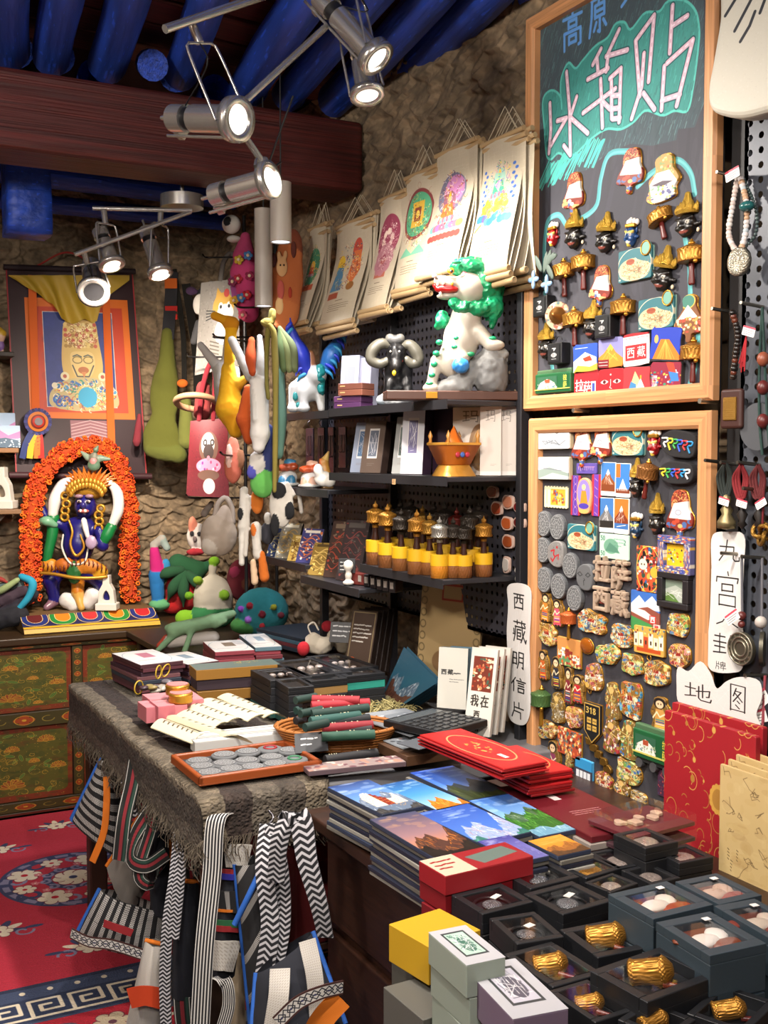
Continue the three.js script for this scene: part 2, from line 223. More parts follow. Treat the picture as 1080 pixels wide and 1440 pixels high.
// landscape picture: sky, then ridges from far to near, each with broken light patches of its own rock or snow
const vista=(sky,ridges,sun)=>(g,w,h)=>{for(let y=0;y<h;y++){const t=y/h,k=t*(sky.length-1),i=Math.min(sky.length-2,Math.floor(k)),c=new THREE.Color(sky[i]).lerp(new THREE.Color(sky[i+1]),k-i);fillR(g,'#'+c.getHexString(),0,y,w,1.5);}for(let i=0;i<14;i++){g.globalAlpha=.18;disc(g,sun||'#ffffff',rnd()*w,h*rr(0,.35),w*rr(.05,.2),h*rr(.01,.04));}g.globalAlpha=1;ridges.forEach(([y0,amp,col,hi,f=4,n=90],k)=>{const e=(x)=>h*(y0-amp*(fbm(x/w*f+k*7.3,k*3.1)-.3)*1.6);g.fillStyle=col;g.beginPath();g.moveTo(0,h);for(let x=0;x<=w;x+=2)g.lineTo(x,e(x));g.lineTo(w,h);g.fill();for(let i=0;i<n;i++){const x=rnd()*w,y=e(x)+h*amp*rnd()*rnd()*1.4,l=h*rr(.02,.09);g.globalAlpha=rr(.25,.8);line(g,pick(hi),rr(1,3.2),[[x,y],[x+rr(-.6,.9)*l,y+l]]);}g.globalAlpha=1;});};
const scrib=(g,c,lw,x,y,w,rows,step)=>{for(let i=0;i<rows;i++){let X=x;const e=x+w*(i===rows-1?.6:rr(.85,1));while(X<e){const l=rr(.5,1.3)*step;line(g,c,lw,[[X,y+i*step],[Math.min(e,X+l*.7),y+i*step+rr(-1,1)*lw*.4]]);X+=l;}}};
// ---------- the setting ----------
const XW=1.9,XB=1.8,ZB=-5.5;// stone wall, display board plane, back wall
const plasterTex=noiseTex(512,512,(u,v)=>{const a=fbm(u*24,v*24,3),b=fbm(u*90,v*90,7,2),k=.62+.5*(a-.47)+.3*(b-.4);return[.78*k,.67*k,.53*k];});
const plasterM=new THREE.MeshStandardMaterial({map:plasterTex,roughness:.95});
// hand-thrown plaster: overlapping scale-like dabs
function dabs(u,v){
let h=0;const uu=u+.06*vn(u*9,v*9,2),vv=v+.05*vn(u*8,v*8,5);
for(const[cw,chh,a,s]of[[.075,.034,.022,1],[.15,.09,.016,9]]){
const row=Math.floor(vv/chh);let best=0;
for(let j=-1;j<=1;j++)for(let i=-1;i<=1;i++){const r=row+j,c=Math.floor(uu/cw-(r&1)*.5)+i,jx=h3(c,r,s),jy=h3(c,r,s+1),cx=(c+.5+(r&1)*.5+(jx-.5)*.8)*cw,cy=(r+.5+(jy-.5)*.8)*chh,an=(h3(c,r,s+3)-.5)*1.1,ex=(uu-cx)/cw,ey=(vv-cy)/chh,dx=ex*Math.cos(an)+ey*Math.sin(an)*.6,dy=ey*Math.cos(an)-ex*Math.sin(an)*1.6,d=Math.hypot(dx*1.05,dy);if(d<1)best=Math.max(best,Math.min(1,(1-d)*5)*(.5-dy*.75+.2*dx)*(.45+.75*h3(c,r,s+2)));}
h+=best*a;
}
return h+.02*(fbm(u*5,v*5,1)-.45)+.004*fbm(u*60,v*60,4,2);
}
function roughWall(nu,nv,at,uvw,uvh){const g=grid(nu,nv,at);const u=g.attributes.uv;for(let i=0;i<u.count;i++)u.setXY(i,u.getX(i)*uvw,u.getY(i)*uvh);return g;}
struct('wall_back',[roughWall(430,560,(u,v)=>{const x=.45+u*1.6,y=.6+v*2.45;return[x,y,ZB-.035+dabs(x,y)];},1.4,2.1),box(3.9,3.1,.12,[.15,1.52,ZB-.1])],plasterM,'rough hand-plastered brown back wall','wall');
struct('wall_right',[roughWall(560,420,(u,v)=>{const z=-5.55+u*3.2,y=.6+v*2.45;return[XW+.035-dabs(z+7,y),y,z];},2.6,2.1),box(.12,3.1,7.4,[XW+.1,1.52,-2])],plasterM,'rough hand-plastered brown wall behind the shelves','wall');
struct('wall_left',box(.12,3.1,7.4,[-1.7,1.52,-2]),plasterM,'plastered side wall','wall');
struct('wall_front',box(3.9,3.1,.12,[.15,1.52,1.6]),plasterM,'plastered wall of the shop entrance','wall');
const floorT=noiseTex(256,256,(u,v)=>{const k=.6+.6*fbm(u*6,v*40,2);return[.24*k,.17*k,.12*k];},[2,3]);
struct('floor',box(3.9,.1,7.4,[.15,-.05,-2]),new THREE.MeshStandardMaterial({map:floorT,roughness:.7}),'dark wooden floor','floor');

// ceiling: dark boards carried by blue painted logs, one red beam across
{
const C=new THREE.Group();C.name='ceiling';C.userData={kind:'structure',label:'dark red board ceiling carried by blue painted logs',category:'ceiling'};scene.add(C);
part(C,'ceiling_slab',box(3.9,.1,7.4,[.15,3.13,-2]),M(0x2a1512,.9));
const wt=noiseTex(256,256,(u,v)=>{const k=.55+.7*fbm(u*3,v*46,1);return[.42*k,.18*k,.15*k];});
const wm=new THREE.MeshStandardMaterial({map:wt,roughness:.75});
for(let i=0;i<26;i++){const z=-3.9+i*.19;part(C,'board',rbox(3.8,.03,.18,.006,[.15,3.062+rr(-.006,.006),z],[0,R(9.3)+rr(-.01,.01),rr(-.004,.004)],1),wm);}
const bt=noiseTex(256,256,(u,v)=>{const k=.75+.55*(fbm(u*10,v*5,1)-.35)+(vn(u*60,v*30,3)>.88?.25:0);return[.17*k,.33*k,.80*k];},[1,3]);
const bm=new THREE.MeshStandardMaterial({map:bt,roughness:.5,bumpMap:noiseTex(256,256,(u,v)=>fbm(u*20,v*8,2),[1,3],false),bumpScale:.006});
const dir=V(Math.sin(R(9.27)),0,-Math.cos(R(9.27)));
const log=(c,rad,len,back)=>{
const n=40,k=18,g=grid(k,n,(u,v)=>{const a=u*2*PI,s=-back+v*(len+back),q=rad*(1+.12*(vn(s*2.5+c.x*9,Math.cos(a)*1.2,Math.sin(a)*1.2+4)-.5)+.05*(vn(s*9,Math.cos(a)*3,Math.sin(a)*3+9)-.5)),w=.018*Math.sin(s*2.1+c.x*7);return[c.x-dir.x*s+Math.cos(a)*q*dir.z*-1+w,c.y+Math.sin(a)*q+w*.5,c.z-dir.z*s+Math.cos(a)*q*dir.x];});
return merge([g,T(new THREE.CircleGeometry(rad*.98,16),[c.x+dir.x*back,c.y,c.z+dir.z*back],[0,R(180-9.27),0])]);
};
const cs=[[20,62,.066],[83,72,.063],[157,80,.066],[258,96,.062],[368,104,.07],[428,122,.06],[490,126,.064],[545,135,.066],[596,142,.07]];
for(const[px,py,rad]of cs)part(C,'log',log(onZ(px,py,-3.8).setY(2.965),rad,5,.2),bm,'blue painted log');
part(C,'log_end',[rod(onZ(215,92,-3.78),onZ(211,90,-3.98),.052,14)],bm,'cracked end of a blue log');
for(const[px,r2]of[[-120,.07],[-55,.07],[660,.07],[720,.065],[790,.07]])part(C,'log',log(onZ(px,100+px*.1,-3.8).setY(2.965),r2,5,px>600?-.2:.2),bm);
for(let i=0;i<8;i++)part(C,'log',log(V(-1.3+i*.42,2.93,-5.6),.062,1.6,0),bm);
// red beam
const rt=noiseTex(256,256,(u,v)=>{const k=.75+.6*(fbm(u*4,v*34,1)-.4)+.2*(fbm(u*30,v*30,6,2)-.4);return[.37*k,.125*k,.10*k];},[2,1]);
const rm=new THREE.MeshStandardMaterial({map:rt,roughness:.55,bumpMap:noiseTex(256,256,(u,v)=>fbm(u*5,v*60,2),[2,1],false),bumpScale:.004});
const b=part(scene,'trim_1',rbox(3.6,.26,.24,.022,[.1,2.715,-3.92],[0,0,R(-.2)],3),rm);b.userData={kind:'structure',label:'dark red timber beam under the blue logs',category:'beam'};
const l1=onZ(60,243,-5.1),l2=onZ(300,288,-5.1),p=part(scene,'trim_2',[rod([-1.6,l1.y+.01,-5.1],[1.86,l1.y-.02,-5.1],.052,14),rod([-1.6,l1.y-.105,-5.22],[1.86,l1.y-.11,-5.22],.04,14)],bm);p.userData={kind:'structure',label:'blue painted cross poles under the back ceiling',category:'beam'};
const q0=onZ(36,200,-4.5),q1=onZ(37,332,-4.5),pm=part(scene,'trim_3',grid(24,14,(u,v)=>{const a=u*2*PI,c=Math.cos(a),s=Math.sin(a),m=.082/Math.max(Math.abs(c),Math.abs(s))**.8*(1+.08*vn(u*20,v*9));return[q0.x+c*m*(v<.001?0:1),mixn(q1.y,q0.y+.25,Math.max(0,v-1/14))+(v<.08?0:.01*c),q0.z+s*m*(v<.001?0:1)];}),bm);pm.userData={kind:'structure',label:'short blue hewn post hanging under the red beam',category:'post'};
}

// ---------- spot lamps ----------
const steel=M(0xc4c1bc,.26,{metalness:.8}),steelD=metal(0x77757a,.3),glowM=new THREE.MeshStandardMaterial({color:0xffffff,emissive:0xfff6e6,emissiveIntensity:6,roughness:.4}),glowDim=new THREE.MeshStandardMaterial({color:0xffffff,emissive:0xe8f2ff,emissiveIntensity:4,roughness:.4});
const lampBlack=M(0x111113,.5);
// one spot head: tail at a, front ring at b; the yoke rises to hang
function spotHead(fix,a,b,rad,hang,lit,aim,inten,angle=38,col=0xfff5ea){
const d=b.clone().sub(a),L=d.length();d.normalize();const q=new THREE.Quaternion().setFromUnitVectors(V(0,1,0),d),put=(g)=>{g.applyQuaternion(q);g.translate(a.x,a.y,a.z);return g;};
const h=part(fix,'lamp_head',[put(cyl(rad*.62,rad*.62,L*.55,[0,L*.62,0],null,24)),put(cyl(rad*.62,rad*.62,L*.2,[0,L*.14,0],null,24)),put(cyl(rad*.4,rad*.4,L*.1,[0,L*.3,0])),put(cyl(rad*.56,rad*.3,L*.05,[0,L*.015,0])),put(cyl(rad*.1,rad*.1,L*.12,[0,-.02,0],null,8))],steel);
part(h,'front_ring',[put(lathe([[rad*.6,L*.9],[rad,L*.9],[rad,L],[rad*.66,L],[rad*.6,L*.93]],28))],steel);
part(h,'gap_sleeve',[put(cyl(rad*.5,rad*.5,L*.12,[0,L*.3,0]))],lampBlack);
part(h,'lens',[put(cyl(rad*.62,rad*.62,.004,[0,L*.965,0],null,28))],lit?glowM:M(0x141416,.35));
part(h,'side_rods',[put(rod(V(rad*.8,-L*.1,0),V(rad*.8,L*.95,0),.0045,6)),put(rod(V(rad*.62,-L*.1,rad*.5),V(rad*.62,L*.95,rad*.5),.0045,6)),put(box(rad*.5,.02,.03,[rad*.7,L*.05,rad*.2]))],steel);
if(hang){
const m=b.clone().addScaledVector(d,-L*.1),up=hang.clone().sub(m).normalize(),sd=up.clone().cross(d).normalize(),top=hang.clone().addScaledVector(up,-.05);
part(h,'yoke',[tube([m.clone().addScaledVector(sd,rad*1.02),top.clone().addScaledVector(sd,rad*.8),top.clone().addScaledVector(sd,rad*.65)],.004,12,6),tube([m.clone().addScaledVector(sd,-rad*1.02),top.clone().addScaledVector(sd,-rad*.8),top.clone().addScaledVector(sd,-rad*.65)],.004,12,6),rod(top.clone().addScaledVector(sd,rad*.68),top.clone().addScaledVector(sd,-rad*.68),.004,6),rod(top,hang,.011,12)],steel);
part(h,'wire',tube([top,top.clone().add(V(.01,-.05,.03)),a.clone().lerp(b,.3).addScaledVector(up,rad*.6)],.002,12,5),lampBlack);
}
if(lit&&inten){const s=new THREE.SpotLight(col,inten,0,R(angle),.55,2);s.position.copy(b).addScaledVector(d,.012);s.target.position.copy(aim||b.clone().add(d));s.castShadow=true;s.shadow.radius=1.6;s.name='lamp_light';fix.add(s);fix.add(s.target);s.target.name='lamp_aim';}
}
{
const F=thing('spot_track_fixture','large steel zigzag spotlight fixture under the blue logs, four heads','ceiling light');
const D=2.95,p=(x,y,d=D)=>onD(x,y,d);
part(F,'rail',[rod(p(232,41,2.7),p(372,-6,2.9),.011,12),rod(p(336,150,2.86),p(458,38,3.0),.009,12),rod(p(336,180,2.9),p(385,250,3.0),.009,12)],steel);
part(F,'stem',[rod(p(372,-6,2.9),p(400,-80,2.95),.012,10)],steel);
spotHead(F,p(240,166,2.92),p(337,168,2.78),.057,p(270,34,2.78),true,onX(900,380,XB),12,36);
spotHead(F,p(297,276,3.0),p(382,252,2.9),.05,p(372,225,2.97),true,V(1.72,1.8,-3.2),10.5,52);
spotHead(F,p(447,-8,3.0),p(532,84,2.93),.05,p(500,-30,2.97),true,onX(600,580,1.6),13,48);
spotHead(F,p(505,62,3.08),p(517,136,3.04),.048,p(492,20,3.05),true,V(1.35,.8,-2.95),26,42);
part(F,'cable',tube([p(412,135,3.05),p(385,210,3.05),p(376,240,3.05),p(395,228,3.1)],.003,24,5),lampBlack);
}
{
const F=thing('spot_track_fixture','smaller steel spotlight fixture with round canopy by the back wall','ceiling light');
const p=(x,y,d=4.1)=>onD(x,y,d),c=p(256,284,4.15);
part(F,'canopy',[cyl(.08,.08,.045,[c.x,c.y,c.z],null,28),rod(c,c.clone().setY(2.9),.008,8)],steel);
part(F,'rail',[rod(p(130,293,4.0),p(270,296,4.1),.008,10),rod(p(268,298,4.1),p(105,358,3.9),.008,10)],steel);
spotHead(F,p(140,322,4.02),p(158,374,3.98),.048,p(146,296,4.0),true,onZ(110,700,-5.2),30,42,0xffefdc);
spotHead(F,p(204,320,4.12),p(226,386,4.06),.046,p(226,297,4.08),true,onZ(240,640,-5.3),21,46,0xffefdc);
spotHead(F,p(128,372,4.35),p(132,412,4.16),.06,p(118,352,4.12),false);
const c2=p(36,200,4.0);
}
// frosted bowl lamps added out of view as soft fill for the room
[[[.1,2.86,.45],'added frosted bowl lamp out of view behind the camera, soft fill',26],[[-.75,2.62,-1.9],'added frosted bowl pendant lamp out of view over the aisle, soft fill',30]].forEach(([p,label,inten])=>{const o=thing('added_bowl_lamp',label,'ceiling light',p);part(o,'rim',lathe([[.17,.04],[.18,.03],[.18,.0],[.165,0]],32),steel);part(o,'bowl',lathe([[0,-.07],[.08,-.06],[.14,-.03],[.165,.01]],32),new THREE.MeshStandardMaterial({color:0xf4efe4,emissive:0xfff2e0,emissiveIntensity:2.2,roughness:.5}));part(o,'stem',cyl(.015,.015,3.05-p[1],[0,(3.05-p[1])/2,0]),steel);const l=new THREE.PointLight(0xfff6ec,inten,0,2);l.position.set(0,-.1,0);l.castShadow=true;l.shadow.radius=8;l.name='added_bowl_fill';o.add(l);});
// two unseen fixtures near the camera, placed to light desk, boards, bags and aisle
{
const mk=(c,label,heads)=>{
const F=thing('spot_track_fixture',label,'ceiling light');
part(F,'rail',rod(c.clone().add(V(-.3,0,0)),c.clone().add(V(.3,0,0)),.009,10),steel);part(F,'canopy',[cyl(.08,.08,.04,[c.x,c.y+.16,c.z]),rod(c,c.clone().add(V(0,.16,0)),.008,8)],steel);
for(const[dx,aim,inten,ang]of heads){const hang=c.clone().add(V(dx,0,0)),m=hang.clone().add(V(0,-.15,0)),d=aim.clone().sub(m).normalize();spotHead(F,m.clone().addScaledVector(d,-.1),m.clone().addScaledVector(d,.06),.05,hang,true,aim,inten,ang);}
};
mk(V(.55,2.72,-1.35),'unseen steel spotlight fixture placed to light the near desk, lower board and bags',[[-.25,V(1.4,.8,-1.75),14,46],[.0,V(1.8,1.1,-2.1),8.5,48],[.25,V(.75,.4,-2.9),21,52]]);
mk(V(-.3,2.72,.55),'unseen steel spotlight fixture behind the camera placed to light aisle and right wall',[[-.2,V(.4,.2,-3.6),16,55],[.2,V(1.8,1.9,-1.6),5,50]]);
}
// ---------- carpet ----------
{
const x0=-1.4,x1=1.75,z0=-4.97,z1=-2.35,W=2048,H=Math.round(2048*(z1-z0)/(x1-x0));
const S=W/(x1-x0),tx=(p)=>[(p.x-x0)*S,(p.z-z0)*S],px=(a,b)=>tx(onY(a,b,0));
const tex=canvasTex(W,H,(g)=>{
fillR(g,'#a92336',0,0,W,H);
for(let i=0;i<5000;i++){g.globalAlpha=.05;fillR(g,pick(['#7d0c1e','#d53a4c','#8f1022']),rnd()*W,rnd()*H,rr(4,50),rr(2,10));}g.globalAlpha=1;
const cream='#d9cbb2',navy='#33395a',grey='#7d7890',pink='#c06a6e';
const flower=(x,y,r,n,a,b)=>{for(let k=0;k<n;k++){const t=k/n*2*PI;disc(g,a,x+Math.cos(t)*r*.62,y+Math.sin(t)*r*.62,r*.36);ringC(g,'#6a2636',r*.05,x+Math.cos(t)*r*.62,y+Math.sin(t)*r*.62,r*.36);}for(let k=0;k<n;k++){const t=(k+.5)/n*2*PI;disc(g,a,x+Math.cos(t)*r*.36,y+Math.sin(t)*r*.36,r*.22);}disc(g,b,x,y,r*.2);};
const scroll=(x,y,r,a0,c,lw)=>{g.strokeStyle=c;g.lineWidth=lw;g.lineCap='round';g.beginPath();for(let t=0;t<1;t+=.05){const q=r*(1-t*.75),a=a0+t*6;g.lineTo(x+q*Math.cos(a),y+q*Math.sin(a));}g.stroke();};
// round medallion
const[mx,my]=px(103,1238),mr=.26*S;
ringC(g,navy,.05*S,mx,my,mr*.93);g.setLineDash([.05*S,.03*S]);ringC(g,grey,.024*S,mx,my,mr*.93);g.setLineDash([]);
for(let k=0;k<8;k++){const t=k/8*2*PI+.2;scroll(mx+Math.cos(t)*mr*.78,my+Math.sin(t)*mr*.78,mr*.2,t,k % 2?navy:grey,.016*S);flower(mx+Math.cos(t+.35)*mr*.72,my+Math.sin(t+.35)*mr*.72,mr*(k % 2?.17:.25),6,cream,'#b3162c');}
ringC(g,navy,.03*S,mx,my,mr*.36);for(let k=0;k<10;k++){const t=k/10*2*PI;scroll(mx+Math.cos(t)*mr*.4,my+Math.sin(t)*mr*.4,mr*.09,t+2,grey,.012*S);flower(mx+Math.cos(t)*mr*.53,my+Math.sin(t)*mr*.53,mr*.07,5,pink,cream);}flower(mx,my,mr*.3,8,cream,navy);
// single sprays
const spray=(p,s)=>{const[x,y]=px(...p);for(let k=-3;k<=3;k++){g.save();g.translate(x,y);g.rotate(k*.55);disc(g,Math.abs(k)% 2?navy:cream,0,-.1*s*S,.028*s*S,.085*s*S);g.restore();}for(const q of[-1,1]){scroll(x+q*.15*s*S,y+.05*S*s,.07*S*s,q>0?0:3,grey,.02*S*s);disc(g,navy,x+q*.23*s*S,y,.06*s*S,.022*s*S);}flower(x,y,.1*s*S,6,cream,'#7a3350');};
spray([80,1166],.42);spray([128,1336],.5);spray([-2,1316],.5);spray([-2,1200],.45);spray([-100,1240],.5);
// border along the near side: navy band with dots, key fret, flower band
const yb=px(60,1388)[1],s=S;fillR(g,'#3a4560',0,yb,W,.3*s);fillR(g,'#242c44',0,yb,W,.02*s);
for(let x=10;x<W;x+=.08*s)disc(g,cream,x,yb+.045*s,.009*s,.011*s);
const yk=yb+.085*s;fillR(g,'#26304a',0,yk,W,.14*s);const u=.0145*s,uy=.028*s;
for(let x=-20;x<W;x+=u*8)line(g,cream,u*.85,[[x,yk+uy*4.2],[x,yk+uy*.7],[x+u*6,yk+uy*.7],[x+u*6,yk+uy*3],[x+u*2,yk+uy*3],[x+u*2,yk+uy*1.8],[x+u*4,yk+uy*1.8]]),line(g,cream,u*.85,[[x,yk+uy*4.2],[x+u*8,yk+uy*4.2]]);
const yf=yk+.15*s;fillR(g,'#a81a2c',0,yf,W,H);for(let x=60;x<W;x+=.34*s){flower(x,yf+.09*s,.06*s,6,'#b9a78c','#5b3240');scroll(x+.15*s,yf+.09*s,.06*s,x,cream,.016*s);disc(g,'#4a4c5c',x+.2*s,yf+.06*s,.05*s,.025*s);disc(g,'#4a4c5c',x-.1*s,yf+.12*s,.04*s,.025*s);}
fillR(g,'#5d6a80',0,yf+.2*s,W,.06*s);fillR(g,'#2a3048',0,yf+.26*s,W,H);
for(let i=0;i<9000;i++){g.globalAlpha=.1;fillR(g,rnd()>.5?'#000':'#fff',rnd()*W,rnd()*H,3,1);}g.globalAlpha=1;
});
const C=thing('carpet','red pile carpet with cream flower medallion and key-fret border','carpet');
part(C,'pile',[(()=>{const g=new THREE.PlaneGeometry(x1-x0,z1-z0,120,100);g.rotateX(-PI/2);const p=g.attributes.position;for(let i=0;i<p.count;i++)p.setY(i,.004*fbm(p.getX(i)*4,p.getZ(i)*4)-.002);g.translate((x0+x1)/2,.013,(z0+z1)/2);return g;})()],new THREE.MeshStandardMaterial({map:tex,roughness:.95,bumpMap:noiseTex(128,128,(u,v)=>vn(u*128,v*128),[10,9],false),bumpScale:.003}));
part(C,'backing',box(x1-x0,.008,z1-z0,[(x0+x1)/2,.005,(z0+z1)/2]),M(0x5a2024,.95));
}

// ---------- painted chest ----------
const A1=new Atlas(2048,.5),A2=new Atlas(2048,.55),A3=new Atlas(2048,.4),A4=new Atlas(2048,.6);
{
const Z=-5.0,G=thing('painted_chest','old painted chest with gold flower panels under the blue statue','chest',[0,0,0]);
const yAt=(px,py)=>onZ(px,py,Z).y,xAt=(px,py)=>onZ(px,py,Z).x;
const gold='#b58a2c',paintPanel=(g,w,h)=>{
fillR(g,'#6e2a12',0,0,w,h);g.fillStyle='#4d4a17';g.beginPath();g.roundRect(w*.04,h*.06,w*.92,h*.86,w*.06);g.fill();
for(let i=0;i<260;i++){g.globalAlpha=.3;disc(g,pick(['#2f3d16','#6a5a1c','#3d4a1c','#5c3413','#2c3312']),rnd()*w,rnd()*h,rr(5,26),rr(5,20));}g.globalAlpha=1;
const fl=(x,y,r)=>{for(let k=0;k<9;k++){const t=PI+k/8*PI;g.save();g.translate(x,y);g.rotate(t+PI/2);disc(g,k % 2?'#7a3a16':'#86561c',0,-r*.55,r*.2,r*.5);ringC(g,gold,2,0,-r*.55,r*.2,r*.5);g.restore();}disc(g,'#8c5a1a',x,y,r*.3);ringC(g,gold,2,x,y,r*.3);};
const leaf=(x,y,a,r)=>{g.save();g.translate(x,y);g.rotate(a);disc(g,'#3a5a22',r,0,r,r*.35);ringC(g,'#8f8a3c',1.5,r,0,r,r*.35);line(g,'#8f8a3c',1,[[0,0],[2*r,0]]);g.restore();};
for(let i=0;i<26;i++)leaf(w*rr(.1,.9),h*rr(.1,.88),rnd()*7,w*rr(.03,.055));
for(const[x,y,r]of[[.2,.22,.06],[.78,.2,.07],[.12,.62,.06],[.88,.58,.065],[.5,.8,.1],[.5,.3,.06],[.3,.92,.04],[.72,.88,.04],[.33,.5,.045],[.68,.48,.045]])fl(w*x,h*y,w*r);
for(let i=0;i<40;i++){const x=w*rr(.1,.9),y=h*rr(.1,.9),r=w*rr(.02,.05),a=rnd()*7;g.strokeStyle=i % 3?gold:'#8c7a30';g.lineWidth=1.8;g.beginPath();g.arc(x,y,r,a,a+3.6);g.arc(x+r*.4,y,r*.5,a+3.6,a+6);g.stroke();}
speck(g,['#c89a3c','#a37a2a'],220,w,h,1,2);
};
const band=(g,w,h)=>{fillR(g,'#3a3312',0,0,w,h);const v=h>w,L=v?h:w,T0=v?w:h;for(let s=T0*.6;s<L;s+=T0*1.6){const x=v?w/2:s,y=v?s:h/2;for(let k=0;k<4;k++)disc(g,'#8c3a14',x+Math.cos(k*PI/2)*T0*.2,y+Math.sin(k*PI/2)*T0*.2,T0*.17);ringC(g,gold,2,x,y,T0*.32);disc(g,gold,x,y,T0*.08);const q=T0*.8;g.strokeStyle='#8c7a30';g.lineWidth=2;g.beginPath();g.arc(v?x:x+q,v?y+q:y,T0*.2,0,5);g.stroke();}};
const pc=[0,1].map(()=>A1.cell(500,480,paintPanel)),bh=A1.cell(900,60,band),bv=A1.cell(56,470,band),red=A1.cell(700,50,(g,w,h)=>{fillR(g,'#5a1c12',0,0,w,h);for(let i=0;i<200;i++){g.globalAlpha=.25;disc(g,pick(['#3a120c','#7a3418','#4a2a12']),rnd()*w,rnd()*h,rr(3,14),rr(1,4));}g.globalAlpha=1;for(let x=60;x<w;x+=200){ringC(g,'#8a6a2a',2,x,h/2,h*.3);disc(g,'#4a5a24',x,h/2,h*.16);}});
const yT=yAt(110,890),yr1=yAt(50,912),ym0=yAt(50,1000),ym1=yAt(50,1021),yb0=yAt(50,1124),yb1=yAt(50,1138),xs0=xAt(101,960),xs1=xAt(116,960),xR=1.66,xL=xs0-.52,xLL=xL-.8;
part(G,'carcass',box(xR-xLL,yT-.07,.44,[(xR+xLL)/2,(yT-.03)/2+.02,Z-.25]),M(0x2e2410,.6));
part(G,'top_board',rbox(xR-xLL+.05,.035,.5,.008,[(xR+xLL)/2,yT-.018,Z-.22]),M(0x33220f,.45));
const flat=(name,cell,xa,xb,ya,yb,d)=>{const p=part(G,name,rbox(xb-xa,yb-ya,.02,.004,[(xa+xb)/2,(ya+yb)/2,Z+d-.011],null,1),M(0x2e240f,.55));part(p,'painted_face',T(plane(cell,xb-xa-.006,yb-ya-.006),[(xa+xb)/2,(ya+yb)/2,Z+d-.0004]),A1.m);};
for(const[xa,xb]of[[xLL,xL-.08],[xL,xs0],[xs1,xR-.06]]){flat('panel',pc[0],xa,xb,ym1*0+ym0,yr1,0);flat('panel',pc[1],xa,xb,yb0,ym1,0);}
for(const[xa,xb]of[[xL-.08,xL],[xs0,xs1],[xR-.06,xR]]){flat('stile',bv,xa,xb,ym0,yr1,.012);flat('stile',bv,xa,xb,yb0,ym1,.012);}
flat('rail',bh,xLL,xR,yr1,yT-.035,.014);flat('rail',bh,xLL,xR,ym1,ym0,.014);flat('rail',bh,xLL,xR,yb1,yb0,.014);flat('base_board',red,xLL,xR,.015,yb1,.018);
}

// ---------- tables ----------
{
const t=thing('display_table','grey topped display table covered with a wool blanket','table');
part(t,'table_top',rbox(1.06,.05,1.5,.008,[1.345,.765,-3.2]),M(0x6d6d70,.5));
for(const[x,z]of[[.88,-2.6],[.88,-3.85],[1.8,-2.6],[1.8,-3.85]])part(t,'leg',rbox(.06,.74,.06,.006,[x,.372,z]),M(0x2b1a10,.5));
part(t,'shelf_board',rbox(.85,.02,1.2,.004,[1.38,.3,-3.22]),M(0x3a2214,.6));
for(let i=0;i<3;i++){const b=thing('storage_box',['dark red storage box under the display table','brown cardboard storage box under the display table','dark blue storage box under the display table'][i],'box',[1.22+i*.16,.311,-2.78-i*.38],rr(-.1,.1));part(b,'body',rbox(.24,.26,.32,.006,[0,.13,0]),M([0x5a1416,0x4a2e1a,0x1a2038][i],.6));part(b,'lid',rbox(.25,.05,.33,.006,[0,.245,0]),M([0x6a1c1c,0x5a3a22,0x222a48][i],.55));}
const s=thing('side_table','dark wooden side table carrying the felt hats beside the chest','table');
part(s,'table_top',rbox(.6,.03,1.0,.006,[1.58,.785,-4.47]),M(0x2c1c12,.5));
for(const[x,z]of[[1.34,-4.04],[1.34,-4.9],[1.84,-4.04],[1.84,-4.9]])part(s,'leg',rbox(.05,.77,.05,.006,[x,.385,z]),M(0x2b1a10,.5));
}
{// near desk, dark drawers on the side that faces the aisle
const wt=noiseTex(256,256,(u,v)=>{const k=.6+.7*fbm(u*3,v*40,1);return[.2*k,.11*k,.07*k];},[2,2]),wm=new THREE.MeshStandardMaterial({map:wt,roughness:.42});
const d=thing('display_desk','dark brown wooden desk with drawers under the postcards','desk');
part(d,'desk_top',rbox(.84,.03,1.42,.006,[1.46,.735,-1.7]),wm);
part(d,'carcass',rbox(.78,.7,1.36,.006,[1.48,.365,-1.7]),wm);
for(let i=0;i<3;i++)for(let k=0;k<2;k++){part(d,'drawer',rbox(.02,.2,.62,.006,[1.085,.6-i*.225,-2.04+k*.66]),wm)}
const b=thing('low_stand','low grey cloth covered stand beside the desk under the banknote frames','stand');
part(b,'top',rbox(.22,.03,.42,.008,[.94,.585,-1.36]),M(0x2c2b28,.85));part(b,'body',rbox(.2,.57,.4,.02,[.95,.285,-1.36]),M(0x262522,.9));
}

// ---------- wall shelves and pegboard ----------
const holeTex=(n)=>{const t=canvasTex(64,64,(g)=>{fillR(g,'#fff',0,0,64,64);disc(g,'#000',32,32,15);});t.colorSpace=THREE.NoColorSpace;t.wrapS=t.wrapT=THREE.RepeatWrapping;return t;};
function pegboard(G,z0,z1,y0,y1,x,col,pitch){
const t=holeTex();t.repeat.set((z1-z0)/pitch,(y1-y0)/pitch);
const m=new THREE.MeshStandardMaterial({color:col,roughness:.45,metalness:.2,alphaMap:t,alphaTest:.5});
for(const dx of[0,.002])part(G,'perforated_sheet',T(new THREE.PlaneGeometry(z1-z0,y1-y0),[x+dx,(y0+y1)/2,(z0+z1)/2],[0,-PI/2,0]),m);
part(G,'edge',[box(.03,.012,z1-z0,[x+.015,y1-.006,(z0+z1)/2]),box(.03,.012,z1-z0,[x+.015,y0+.006,(z0+z1)/2]),box(.03,y1-y0,.012,[x+.015,(y0+y1)/2,z0+.006]),box(.03,y1-y0,.012,[x+.015,(y0+y1)/2,z1-.006])],M(col,.45,{metalness:.2}));
}
const shelfM=M(0x2b2b2f,.42,{metalness:.3});
